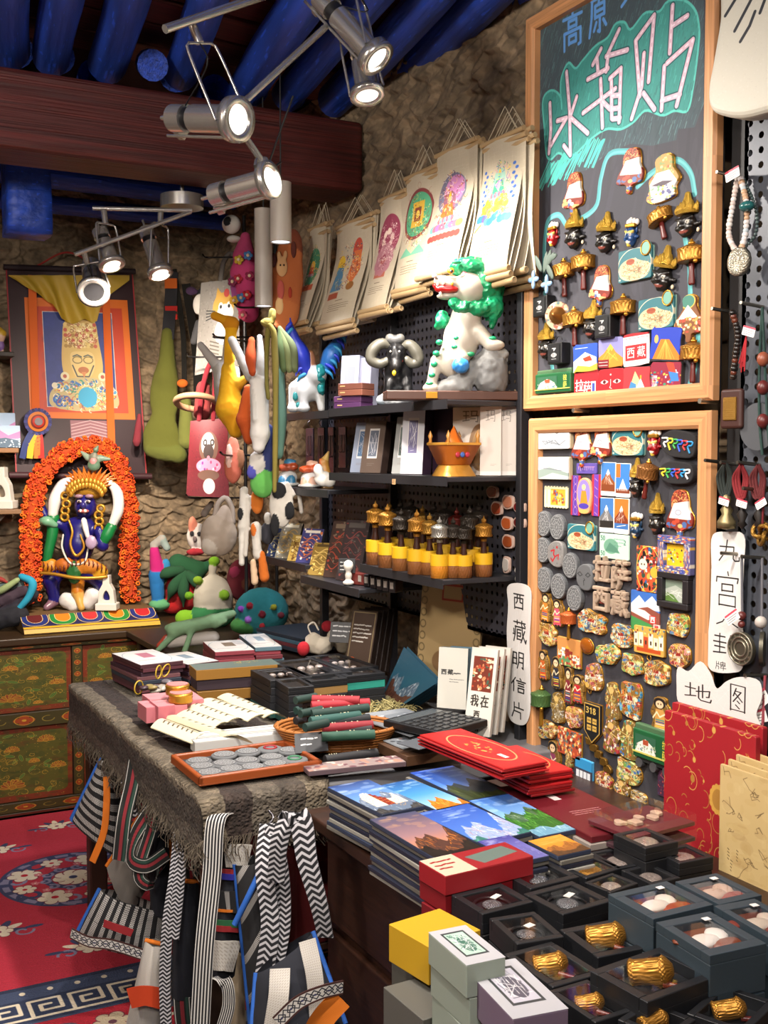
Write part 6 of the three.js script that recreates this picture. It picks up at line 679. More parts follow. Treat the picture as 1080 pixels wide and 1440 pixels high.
[[0x4a2a50,'lowest dark purple'],[0x553058,'second dark purple'],[0x7a4a3a,'lower brown'],[0x6a4034,'top brown']].forEach(([c,w],i)=>{const p=onX(497+(i>1?4:0),560,1.62);const o=thing('flat_box',w+' flat box in the small stack before the lavender box','box',[p.x,SH1+i*.0205,p.z],-R(62)+rr(-.04,.04));part(o,'carton',rbox(.11-(i>1?.012:0),.02,.07,.002,[0,.01,0]),M(c,.45));part(o,'label_mark',box(.02,.004,.0008,[-.03,.011,.0352]),M(0xb59a6a,.5));});

// ---------- second shelf ----------
{const C=(bx,by,c1,c2,label,X=1.6)=>{const B=sf(bx,by,X);B.y=SH2L;const F=fig('lion_figurine',label,'figurine',bx,by,B);fb(F,'body',[[bx,by-12,0,13,11,9,0xd8d8d6],[bx-8,by-8,7,5,6,4,c2],[bx+5,by-8,8,6,7,4,c2],[bx,by-3,2,17,3.5,11,0xd0cfcb]],1.3,VC(.35));fb(F,'mane',[[bx-6,by-26,4,8,5,7,c1],[bx+6,by-27,4,9,6,7,c1],[bx+3,by-34,2,8,4,6,c2]],1.3,VC(.35),{noise:5,freq:.25});};
C(405,682,0xb8502c,0x3f86b0,'small blue and orange painted lion figurine');C(436,682,0xc8562c,0xd8a890,'small orange-maned painted lion figurine');
const B=sf(457,684,1.6);B.y=SH2L;let F=fig('deer_figurine','small white reclining animal figurine beside the orange-maned lion','figurine',457,684,B);fb(F,'body',[[455,670,0,13,11,8,0xd8d4cc],[448,658,4,7,9,6,0xe0dcd6],[464,674,4,8,8,7,0xcac6bc]],1.3,VC(.35));const B2=sf(458,668,1.66);B2.y=SH2L;F=fig('flame_figurine','small orange flame-shaped figurine behind the white animal','figurine',458,676,B2);fb(F,'flame',[[458,660,0,8,456,640,0,6,0xb8843c],[456,640,0,6,462,626,0,1.5,0xd8b46a],[452,650,4,3,450,636,4,1,0xc86a2a],[458,670,0,10,458,676,0,11,0x8a6a3a]],1.2,VC(.4));}
[[436,0x2a2026,.07,.17],[452,0x1c181a,.06,.2],[466,0x241a1c,.05,.18],[482,0x181416,.06,.15]].forEach(([px,c,w,h],i)=>{const p=onX(px,610,1.74),o=thing('wrapped_pendant',['first','second','third','fourth'][i]+' dark pendant in clear wrap hanging below the top shelf, counted from the felt bags','pendant',[p.x,SH1-.05,p.z],-PI/2);part(o,'card',rbox(w,h,.006,.002,[0,-h/2,0]),M(c,.25));part(o,'hook',tube([[0,0,0],[0,.02,.01],[0,.03,0]],.0015,8,4),steelD);part(o,'cord',tube([[-.012,-.03,.006],[-.01,-h*.6,.008],[.01,-h*.6,.008],[.012,-.03,.006]],.002,14,5),M(0x4a2a24,.7));});
const pframe=(a,b)=>(g,w,h)=>{fillR(g,a,0,0,w,h);fillR(g,'#e8e4e0',w*.26,h*.14,w*.48,h*.58);fillR(g,b,w*.3,h*.18,w*.4,h*.5);for(let i=0;i<12;i++)line(g,'#e6e2e6',1.4,[[w*rr(.32,.68),h*rr(.2,.66)],[w*rr(.32,.68),h*rr(.2,.66)]]);scrib(g,'#8a8078',1.6,w*.3,h*.82,w*.4,2,7);};
carton('photo_box','blue-white boxed picture leaning on the second shelf',504,1.62,SH2,.075,.17,.03,-R(66),0x8a8a94,pframe('#9aa4b8','#5f7a9a'),undefined,-.22);carton('photo_box','brown boxed picture with silver window on the second shelf',520,1.61,SH2,.085,.17,.035,-R(66),0x4a3a34,pframe('#6a5a50','#6a7280'),undefined,-.2);
carton('photo_box','narrow grey boxed picture beside the white framed one',562,1.63,SH2,.06,.18,.03,-R(60),0x9a9a9c,pframe('#a8aaa8','#6a7a74'),undefined,-.2);carton('photo_box','white boxed picture with violet window on the second shelf',578,1.62,SH2,.075,.2,.06,-R(56),0x3f2a40,pframe('#d0cfd6','#6f6a90'),undefined,-.12);
carton('tall_box','dark purple tall box behind the orange burner',628,1.73,SH2,.1,.2,.05,-R(60),0x3a2238,null);for(let i=0;i<3;i++)carton('tall_box',['first','second','third'][i]+' dark brown tall box behind the boxed pictures',535+i*16,1.75,SH2,.05,.16+.01*i,.05,-R(65),[0x241a18,0x2a1c18,0x1c1614][i],null);
{const B=sf(638,668,1.62);B.y=SH2;const F=fig('incense_burner','orange and gold square incense burner on the second shelf','burner',638,668,B,undefined,.5),s=F.s,o=F.o,om=M(0xb8641c,.35,{metalness:.25});const ft4=(r)=>new THREE.CylinderGeometry(r[0]*s,r[1]*s,r[2]*s,4,1);part(o,'foot',T(ft4([22,32,16]),[0,8*s,0],[0,PI/4,0]),M(0xc8903a,.35,{metalness:.4}));part(o,'bowl',T(ft4([38,24,28]),[0,30*s,0],[0,PI/4,0]),om);part(o,'rim',rbox(56*s,4*s,56*s,1*s,[0,45*s,0]),M(0xc8903a,.35,{metalness:.4}));part(o,'flame_peak',T(new THREE.ConeGeometry(15*s,26*s,5),[0,58*s,0]),M(0xc0621a,.4));for(const[x,z]of[[-1,-1],[1,-1],[-1,1],[1,1]])part(o,'corner_finial',lathe([[0,0],[3,0],[2,6],[3.5,10],[0,18]].map(([a,b])=>[a*s,b*s]),8,[x*24*s,46*s,z*24*s]),M(0xb07a34,.4));for(const[x,c]of[[-8,0xa82a3a],[0,0x3a5a9a],[8,0xa82a3a]])part(o,'painted_flower',T(sph(4*s,[0,0,0],[1,1,.4],8),[x*s,30*s,23*s]),M(c,.4));}
[[662,1.7,0xb0a498,true],[690,1.72,0xb8aea6,true],[712,1.735,0xb2a8a2,false],[732,1.75,0xb0a7a2,false]].forEach(([px,X,c,big],i)=>carton('stone_box',['first','second','third','fourth'][i]+' cream box with carved-stone lettering counted from the burner',px,X,SH2,i?.06:.11,.2+(i===3?.005:0),.09,-R(i?35:52),c,(g,w,h)=>{fillR(g,'#c9bfb4',0,0,w,h);if(!i){disc(g,'#8a6a4a',w*.75,h*.6,w*.3,h*.34);disc(g,'#a8855a',w*.75,h*.62,w*.22,h*.28);}fillR(g,i?'#d6d0ca':'#b8aca0',0,h*.94,w,h*.06);g.strokeStyle='#6a6058';glyph(g,'玛',w*.25,h*.05,w*.5,h*.2,3);scrib(g,'#8a8078',1.6,w*.5,h*.84,w*.3,2,6);}));
{const t=A2.cell(40,26,(g,w,h)=>{fillR(g,'#b8946a',0,0,w,h);scrib(g,'#5a3a24',2,8,9,24,2,8);});const p=onX(554,669,1.545),o=thing('price_label','small tan price label on the second shelf edge','label',[p.x,SH2-.02,p.z],-PI/2);part(o,'card',intoCell(planarUV(extr(rectLoop(.02,.016,.001),.001)),t),A2.m);}

// ---------- third shelf: prayer wheels, booklets ----------
{
const mk=(px,py,X,h,drum,label,cup=0x7a4a22,band=0xc79a14)=>{
let p=onX(px,py,X);if(p.z>-2.65)p=onZ(px,py,-2.65);p.y=SH3;const o=thing('prayer_drum',label,'prayer wheel',p,rr(0,3),'prayer wheels on the third shelf'),r=h*.145;
part(o,'cup',[lathe([[0,0],[r,0],[r,h*.2],[r*.9,h*.2],[0,h*.18]],20)],M(cup,.5,{bumpMap:bumpy,bumpScale:.001}));part(o,'cup_band',[cyl(r*1.04,r*1.04,h*.18,[0,h*.29,0],null,20)],M(band,.45));part(o,'handle',lathe([[r*.3,h*.36],[r*.42,h*.4],[r*.3,h*.48],[r*.3,h*.62],[r*.5,h*.64],[0,h*.66]],12),M(0x2e1610,.35));part(o,'ferrule',cyl(r*.36,r*.36,h*.05,[0,h*.6,0]),drum);
part(o,'drum',lathe([[0,h*.64],[r*.95,h*.65],[r*1.02,h*.67],[r*.92,h*.69],[r*.92,h*.79],[r*1.02,h*.81],[r*.95,h*.83],[r*.4,h*.87],[0,h*.88]],22),drum);part(o,'finial',lathe([[0,h*.87],[r*.28,h*.89],[r*.3,h*.93],[r*.12,h*.95],[0,h]],12),drum);};
const silver=M(0x9a9890,.35,{metalness:.8,bumpMap:bumpy,bumpScale:.0015}),dark=M(0x2c2620,.4,{metalness:.6,bumpMap:bumpy,bumpScale:.0015}),redW=M(0x5a1a14,.4,{metalness:.5});
const front=[[528,1.585,.20,goldB],[545,1.575,.195,goldB],[564,1.57,.185,dark],[586,1.565,.187,goldB],[604,1.59,.178,goldOld],[618,1.57,.172,silver],[637,1.61,.17,dark],[652,1.59,.165,dark],[680,1.6,.172,goldB]];
front.forEach(([px,X,h,d],i)=>mk(px,800,X,h,d,['tall gold prayer wheel at the booklet end of the front row','second gold prayer wheel from the booklets in the front row','black-drummed prayer wheel between gold ones in the front row','gold prayer wheel with carved cup in mid front row','old brass prayer wheel beside the silver one','silver prayer wheel with orange cup in front row','dark prayer wheel right behind the silver one','dark-drummed prayer wheel beside the last gold one','last gold prayer wheel at the shelf end'][i],i===5?0xb8741a:0x7a4a22));
[[548,1.7],[563,1.69],[578,1.7],[594,1.68],[610,1.7],[625,1.68],[642,1.7],[660,1.68],[672,1.72]].forEach(([px,X],i)=>mk(px,790,X,.19+(i % 3)*.008,i % 3?dark:i===6?redW:goldOld,'dark-handled prayer wheel in the rear row of the third shelf',0x4a2c18,0xa88214));
}
const book=(name,label,px,py,X,Y,w,h,d,turn,tilt,draw,side=0x2a2624)=>{const p=onX(px,py,X);p.y=Y;const o=thing(name,label,'book',p,[tilt,turn,0]);part(o,'block',rbox(w,h,d,.0015,[0,h/2,-d/2]),M(side,.6));part(o,'cover',T(plane(A3.cell(120,120*h/w,draw),w,h),[0,h/2,.0006]),A3.m);return o;};
const swirl=(a,b,c)=>(g,w,h)=>{fillR(g,a,0,0,w,h);for(let i=0;i<7;i++){g.strokeStyle=b;g.lineWidth=rr(2,5);g.beginPath();for(let t=0;t<1;t+=.05)g.lineTo(w*(.1+.8*t),h*(.25+i*.09+.06*Math.sin(t*7+i)));g.stroke();}speck(g,[b,c],30,w,h,2,8);fillR(g,c,w*.15,h*.05,w*.7,h*.08);};
[[388,'dark blue and gold booklet at the end of the lower shelf','#26304a','#8a7a4a','#c8b88a',.13],[400,'grey and gold booklet leaning on the lower shelf','#8a8270','#c8a45a','#e0d8c0',.14],[418,'gold booklet with bronze ornament on the lower shelf','#b0924a','#6a4a22','#e0c88a',.1],[430,'violet-blue booklet with orange spine on the lower shelf','#3a3a6a','#c8703a','#d8d0c0',.13],[447,'ornate gold booklet with dragon relief on the lower shelf','#8a6f34','#d8b86a','#4a3a1c',.12]].forEach(([px,w,a,b,c,h],i)=>book('booklet',w,px,790,1.58,i>3?SH3B:SH3A,.09,h,.012,-R(58),-.42,swirl(a,b,c)));
[[470,'dark brown wrapped booklet beside the small black sign','#3a2a24','#8a3a2a','#6a5a4a',.2],[488,'second dark wrapped booklet behind the price stand','#2e2424','#6a3430','#4a4440',.21],[512,'maroon wrapped packet next to the prayer wheels','#3a2226','#7a4a44','#2a1a1c',.19],[522,'dark maroon packet right behind the first prayer wheel','#301c20','#6a3c3a','#241618',.18]].forEach(([px,w,a,b,c,h],i)=>book('wrapped_booklet',w,px,800,i>1?1.66:1.6,SH3B,.095,h,.016,-R(60),-.34,swirl(a,b,c)));
{const p=onX(488,790,1.55),o=thing('price_stand','small black chalk price card on the lower shelf','sign',[p.x,SH3B,p.z],-R(40));part(o,'card',T(plane(A2.cell(70,54,(g,w,h)=>{fillR(g,'#1a1a1c',0,0,w,h);scrib(g,'#d8d8d8',2.4,8,14,w-16,3,14);}),.055,.045),[0,.062,.003],[-.1,0,0]),A2.m);part(o,'back',rbox(.056,.046,.004,.001,[0,.062,0],[-.1,0,0]),M(0x141414,.6));part(o,'clip',[rod([0,.04,0],[0,0,.004],.003,6),rbox(.02,.006,.02,.002,[0,.003,.004])],M(0x888888,.4));const q=onX(490,812,1.545),f=fig('skull_figurine','tiny white figurine in clear wrap on the lower shelf edge','figurine',490,826,V(q.x,SH3B,q.z));fb(f,'figure',[[490,798,0,7,8,6,0xcfcac0],[490,812,0,5,8,4,0xb8b2a8],[490,822,0,8,4,6,0xc8c4bc]],1.2,VC(.4));
for(let i=0;i<6;i++){const r=onX(512+i*9,800,1.6),b=thing('cord_packet',i?'dark cord packet lying in a row on the lower shelf':'reddish picture packet lying at the lower shelf edge','packet',[r.x,SH3B,r.z],-R(60),i?'dark cord packets':undefined);part(b,'packet',rbox(i?.022:.1,.04,.05,.004,[i?0:-.01,.02,0]),M(i?0x1c1618:0x5a2420,.35));part(b,'tag',box(.012,.02,.001,[0,.022,.0255]),M(0x8a8078,.6));}}
// agate slices on the pegboard
[[894,375,22,24,0x8a4a34],[912,440,22,28,0x8a3a22],[957,415,22,28,0xa86a50],[1003,435,24,21,0x6a1a1c],[952,500,22,27,0x9a4a24],[1003,497,24,22,0x5a1a1a],[957,573,23,28,0x8a4020],[1003,597,12,20,0x8a7a5a],[950,665,14,34,0xb8b0a8]].forEach(([x,y,rx,ry,c],i)=>{const s=spot((a,b)=>[380+a/2.842,560+b/2.842],x-rx,y-ry,x+rx,y+ry,1.795),o=onBoard('agate_slice',['reddish agate slice on the black panel, uppermost','rust brown agate slice below the uppermost one','pink marbled agate slice on the black panel','dark red agate slice next to the pink one','amber brown agate slice in mid row','darkest red agate slice in mid row','orange brown agate slice, lowest large one','small brass-framed stone pendant on the black panel','pale long stone pendant above the white sign'][i],'agate',s);part(o,'rim',T(extr(blobLoop(s.w,s.h,9,.1),.006,.001,1),[0,0,.001]),M(0xb59a8c,.4));part(o,'core',T(extr(blobLoop(s.w*.78,s.h*.78,9,.12),.003,.0008,1),[0,0,.0065]),M(c,.2));});
{const p=onX(729,808,1.785),o=thing('cat_keychain','white cat keychain hanging above the five-character sign','keychain',p,-PI/2);part(o,'body',[sph(.014,[0,.012,0],[1,.9,.7],12),sph(.013,[0,-.012,0],[.9,1.2,.7],12)],M(0xcfc8c0,.5));part(o,'ear',[T(new THREE.ConeGeometry(.005,.009,6),[-.008,.025,0]),T(new THREE.ConeGeometry(.005,.009,6),[.008,.025,0])],M(0x9a5a50,.5));part(o,'chain',rod([0,.024,0],[0,.06,-.005],.0015,5),steelD);}
// ---------- altar on the chest ----------
const q4=(a,b,y0=580)=>[a/4.5,y0+b/4.5];
{
const L=onZ(33,884,-5.06).x,Rr=onZ(224,880,-5.06).x,o=thing('altar_base','lotus-painted altar base on the painted chest under the blue statue','altar base');
const pr=extr([[-5.04,.8],[-5.055,.822],[-5.15,.868],[-5.44,.872],[-5.44,.8]].map(([z,y])=>[-z,y]),Rr-L,0);pr.rotateY(PI/2);pr.translate(L,0,0);part(o,'block',pr,M(0x6a5030,.6));
const a=V(0,.822,-5.0545),b=V(0,.868,-5.1495),sl=b.clone().sub(a).length();
part(o,'lotus_front',T(plane(A1.cell(760,130,(g,w,h)=>{fillR(g,'#1c1f4a',0,0,w,h);fillR(g,'#c89a1c',0,h*.86,w,h*.14);const cs=['#5a1a1c','#d8781c','#b02428','#d8781c','#b02428'];for(let k=0;k<5;k++){const x=w*(.1+k*.2),c=k % 2?'#1f7a34':'#1c2a6a';g.fillStyle=c;g.beginPath();g.roundRect(x-w*.095,-h*.3,w*.19,h*1.1,60);g.fill();g.strokeStyle='#d8b86a';g.lineWidth=4;g.stroke();g.fillStyle=cs[k];g.beginPath();g.roundRect(x-w*.055,-h*.2,w*.11,h*.78,40);g.fill();g.strokeStyle='#e8c890';g.lineWidth=3;g.stroke();}}),Rr-L,sl),[(L+Rr)/2,(a.y+b.y)/2+.0008,(a.z+b.z)/2+.0008],[-Math.atan2(a.z-b.z,b.y-a.y),0,0]),A1.m);
part(o,'yellow_edge',box(Rr-L,.02,.004,[(L+Rr)/2,.811,-5.044],[-.6,0,0]),M(0xb8901c,.5));
}
{// garland arch
const Z=-5.3,path=[[43,838],[42,780],[44,720],[58,668],[85,640],[115,628],[142,630],[165,655],[178,700],[180,770],[182,838]],P=path.map(([x,y])=>onZ(x,y,Z)),c=curve(P),o=thing('garland_arch','orange flower garland arch standing behind the blue statue','garland');
part(o,'core',tube(P,.03,60,10),M(0xa83c0a,.9));const pet=[];for(let i=0;i<1500;i++){const p=c.getPointAt(rnd()),a=rnd()*2*PI,r=.047*Math.sqrt(rr(.2,1)),g=T(new THREE.TorusGeometry(.0075,.0042,3,6),[p.x+Math.cos(a)*r,p.y+Math.sin(a)*r,p.z+rr(.01,.034)],[rr(-.6,.6),rr(-.6,.6),0],rr(.8,1.3));pet.push(paint(g,pick([0xd8560c,0xc8400a,0xe0700f,0xb83408,0xd04a0a])));}const m=part(o,'petals',pet,VC(.85));m.userData.kind='stuff';
}
{
const B=onZ(112,846,-5.24);B.y=.872;const F=fig('deity_statue','blue fierce deity statue with gold crown and white scarf inside the orange arch','statue',112,846,B),N=0x1a1760,s=F.s,P=(a,b,z)=>[...q4(a,b),z],G=0x0f6a34,Wt=0xd0ccc8,Gd=M(0xb8862c,.4,{metalness:.55});
fb(F,'body',[[...P(500,790,0),22,26,17,N],[...P(510,690,0),24,18,13,N],[...P(410,665,0),8,...P(330,640,4),7,N],[...P(300,600,4),6,...P(265,530,4),6,N],[...P(640,700,4),8,...P(670,790,8),7,N],[...P(665,800,10),6,...P(620,770,18),5,N],[...P(550,600,0),7,...P(540,640,0),9,N],[...P(556,545,6),15,17,14,N],[...P(400,930,0),13,...P(330,1010,4),11,N],[...P(330,1010,4),11,...P(345,1130,0),8,N],[...P(560,950,2),14,...P(640,1020,0),11,N],[...P(640,1020,0),10,...P(690,1130,0),8,N],[...P(345,1150,0),7,...P(310,1180,10),5,0x7a5a68],[...P(500,940,2),12,...P(500,1080,6),8,0xb06a1c],[...P(500,1090,6),8,...P(530,1180,12),5,0xc89a4c],[...P(240,470,6),6,...P(255,510,5),6,0x9a8aa8],[...P(610,765,24),8,10,4,0xa08aa4]],1.7,VC(.28),{k:5});
fb(F,'face_marks',[[...P(530,480,17),6,3,4,0x8a6a78],[...P(595,480,17),6,3,4,0x8a6a78],[...P(535,512,19),3.4,2.2,3,0xc8b8b0],[...P(590,512,19),3.4,2.2,3,0xc8b8b0],[...P(536,513,22),1.3,1.4,1,0x101010],[...P(590,513,22),1.3,1.4,1,0x101010],[...P(562,535,22),4,5,4,0x2c2668],[...P(560,572,19),8,3,4,0xa85a58],[...P(545,568,22),1.4,2.2,1.4,0xf0e8d8],[...P(575,568,22),1.4,2.2,1.4,0xf0e8d8]],1,VC(.3),{k:1});
const cr=[];const fl=[];for(let k=-6;k<=6;k++){const a=k*.22,x=575+Math.sin(a)*118,y=455-Math.cos(a)*70;for(let j=0;j<3;j++)fl.push(at(F,new THREE.ConeGeometry(4.4*s,17*s,6),...P(x+Math.sin(a)*j*13,y-20-j*19,6-j*5),[0,0,-a]));for(let j=0;j<2;j++)cr.push(at(F,sph(3.4*s,null,[1,1.5,.7],8),...P(x-Math.sin(a)*j*20,y+j*26,15)));cr.push(at(F,sph(2*s,null,1,6),...P(x,y-14,13)));}part(F.o,'flame_crown',fl,M(0xb8641a,.45,{metalness:.2}));cr.push(at(F,sph(1,null,[24*s,14*s,10*s],16),...P(580,440,2)));part(F.o,'crown',cr,Gd);for(const[a,b]of[[432,480],[440,530],[432,572],[428,612],[640,600],[645,640],[640,680],[655,560]])part(F.o,'earring',at(F,tor(5*s,2*s,null,null,14,6),...P(a,b,8)),Gd);
ft(F,'scarf',[P(480,375,-2),P(410,410,0),P(365,500,4),P(350,600,6)],[5,8,9,7],M(Wt,.5),20,8);ft(F,'scarf',[P(690,390,-2),P(745,450,0),P(760,560,4),P(715,680,6)],[5,8,8,6],M(Wt,.5),20,8);ft(F,'scarf',[P(560,630,18),P(575,680,22),P(590,730,24)],[4,4,3],M(Wt,.5),10,8);
ft(F,'green_sash',[P(350,610,4),P(345,720,6),P(325,820,8),P(310,900,8)],[9,8,7,6],M(G,.4),20,8);ft(F,'green_sash',[P(720,670,6),P(690,730,8),P(665,780,8)],[8,9,7],M(G,.4),12,8);ft(F,'green_sash',[P(280,640,10),P(320,635,14),P(365,660,10)],[5,7,5],M(0x6a9a7a,.4),12,8);
fb(F,'tiger_skirt',[[...P(330,920,8),13,11,8,0xb8781c],[...P(440,910,12),16,10,8,0xa85a1a],[...P(560,920,12),22,11,8,0xb06a1e],[...P(640,960,8),12,12,7,0xb8861c],[...P(490,960,16),10,16,5,0x1f5a2a]],1.6,VC(.45),{k:4,noise:3,freq:.2});for(let k=0;k<16;k++){const x=300+k*26,y=915+22*Math.sin(k*.5);ft(F,'tiger_stripe',[P(x,y-26,20-Math.abs(k-8)*.6),P(x+8,y-4,23-Math.abs(k-8)*.6),P(x-4,y+22,20-Math.abs(k-8)*.6)],[.5,1.1,.5],M(0x5a1c10,.5),6,5);}ft(F,'skirt_hem',[P(290,960,18),P(380,965,22),P(500,985,24),P(600,990,20),P(690,985,14)],[2.4,2.4,2.4,2.4,2.4],Gd,24,6);ft(F,'necklace',[P(465,630,16),P(490,700,20),P(480,780,22),P(515,850,22),P(560,800,20),P(540,720,20)],[1.4,1.8,1.8,2.2,1.8,1.4],Gd,40,6);ft(F,'bead_chain',[P(430,720,18),P(425,800,20),P(480,900,20),P(560,890,20),P(585,800,18)],[1.2,1.4,1.4,1.4,1.2],M(0xc8c4b8,.4),40,6);
fb(F,'thunderbolt',[[...P(195,450,8),3,...P(245,430,8),3,0xb89a44],[...P(190,452,8),5,3.5,4,0xc8a850],[...P(262,425,8),6,4,4,0xc8a850]],1.1,VC(.4));fb(F,'garuda',[[...P(610,250,2),7,10,6,0x6a6a5c],[...P(610,290,4),9,8,6,0x54705a],[...P(570,240,0),5,...P(530,205,0),2,0x7a8a78],[...P(650,245,0),5,...P(705,250,0),2,0x6a8070],[...P(625,190,4),4,...P(640,165,4),1,0x5a705a],[...P(612,262,8),4,4,3,0xb87a78]],1.2,VC(.5),{k:3});fb(F,'folded_cloth',[[...P(430,1140,2),12,...P(470,1160,4),11,Wt],[...P(590,1110,2),12,...P(560,1160,4),10,Wt]],2,VC(.8),{noise:5,freq:.1});
}
// white clay burners, small ledges, their goods
function stupa(px,py,pos,label,k=1){const F=fig('clay_burner',label,'burner',px,py,pos),s=F.s*k,m=M(0xcfcac0,.75);part(F.o,'foot',rbox(30*s,10*s,22*s,1.5*s,[0,5*s,0]),m);const body=extr([[-11,0],[11,0],[9,18],[4,27],[3.5,38],[-3.5,38],[-4,27],[-9,18]].map(([a,b])=>[a*s,b*s]),12*s,1*s,2,[smoothLoop([[-5,4],[5,4],[5,12],[0,19],[-5,12]].map(([a,b])=>[a*s,b*s]),24)]);part(F.o,'arched_body',T(body,[0,10*s,-6*s]),m);part(F.o,'inner_wall',box(16*s,20*s,2*s,[0,20*s,-4*s]),M(0x9a8c78,.8));}
{const p=onZ(151,846,-5.16);p.y=.871;stupa(151,846,p,'small white clay burner beside the foot of the blue statue');}
[[495,20,0x2e2620,'dark'],[630,26,0x8a5f38,'pale wooden'],[716,30,0x7a5a3c,'brown wooden']].forEach(([y,x,c,w],i)=>{const p=onZ(x,y,-5.28),o=thing('wall_ledge',w+' little wall ledge '+['under the doll','under the picture cards','under a white clay burner'][i],'shelf',[p.x-.3,p.y,-5.37]);part(o,'board',rbox(.6,.022,.2,.004,[0,-.011,0]),M(c,.55));if(i>1)part(o,'bracket',T(extr([[0,0],[.05,0],[0,-.05]],.02,.002),[.2,-.022,0]),M(0x8a8378,.6));if(i===2)stupa(12,714,V(p.x-.07,p.y,-5.35),'white clay burner on the brown wall ledge',1.2);
if(!i){const F=fig('doll','little blond doll in violet dress on the dark wall ledge','doll',9,494,V(p.x-.05,p.y,-5.35));fb(F,'body',[[9,472,0,7,8,7,0xd8b098],[9,467,-1,8.5,7,8,0xc8a030],[9,462,0,3,4,3,0xc8a030],[9,484,0,6,8,5,0x7a5a9a],[7,492,0,2,3,2,0xd8b098],[12,492,0,2,3,2,0xd8b098]],1,VC(.4));}
if(i===1)for(let k=0;k<2;k++){const b=thing('picture_card',['front pink and blue landscape card on the pale wall ledge','rear pink and blue landscape card on the pale wall ledge'][k],'card',[p.x-.05-k*.01,p.y,-5.32-k*.06],[-.1,0,0]);part(b,'card',intoCell(planarUV(T(extr(rectLoop(.13,.1+k*.06,.003),.006,.0006,1),[0,.052+k*.03,0])),A2.cell(110,90,(g,w,h)=>{fillR(g,'#a8c0dc',0,0,w,h);poly(g,'#b87ab0',[[0,h*.5],[w*.3,h*.2],[w*.6,h*.45],[w,h*.25],[w,h*.6],[0,h*.6]]);poly(g,'#3f5a72',[[0,h*.65],[w*.5,h*.55],[w,h*.7],[w,h],[0,h]]);speck(g,['#dfe8f0','#c8d8e8'],30,w,h*.4,1,4,0,h*.6);})),A2.m);}});
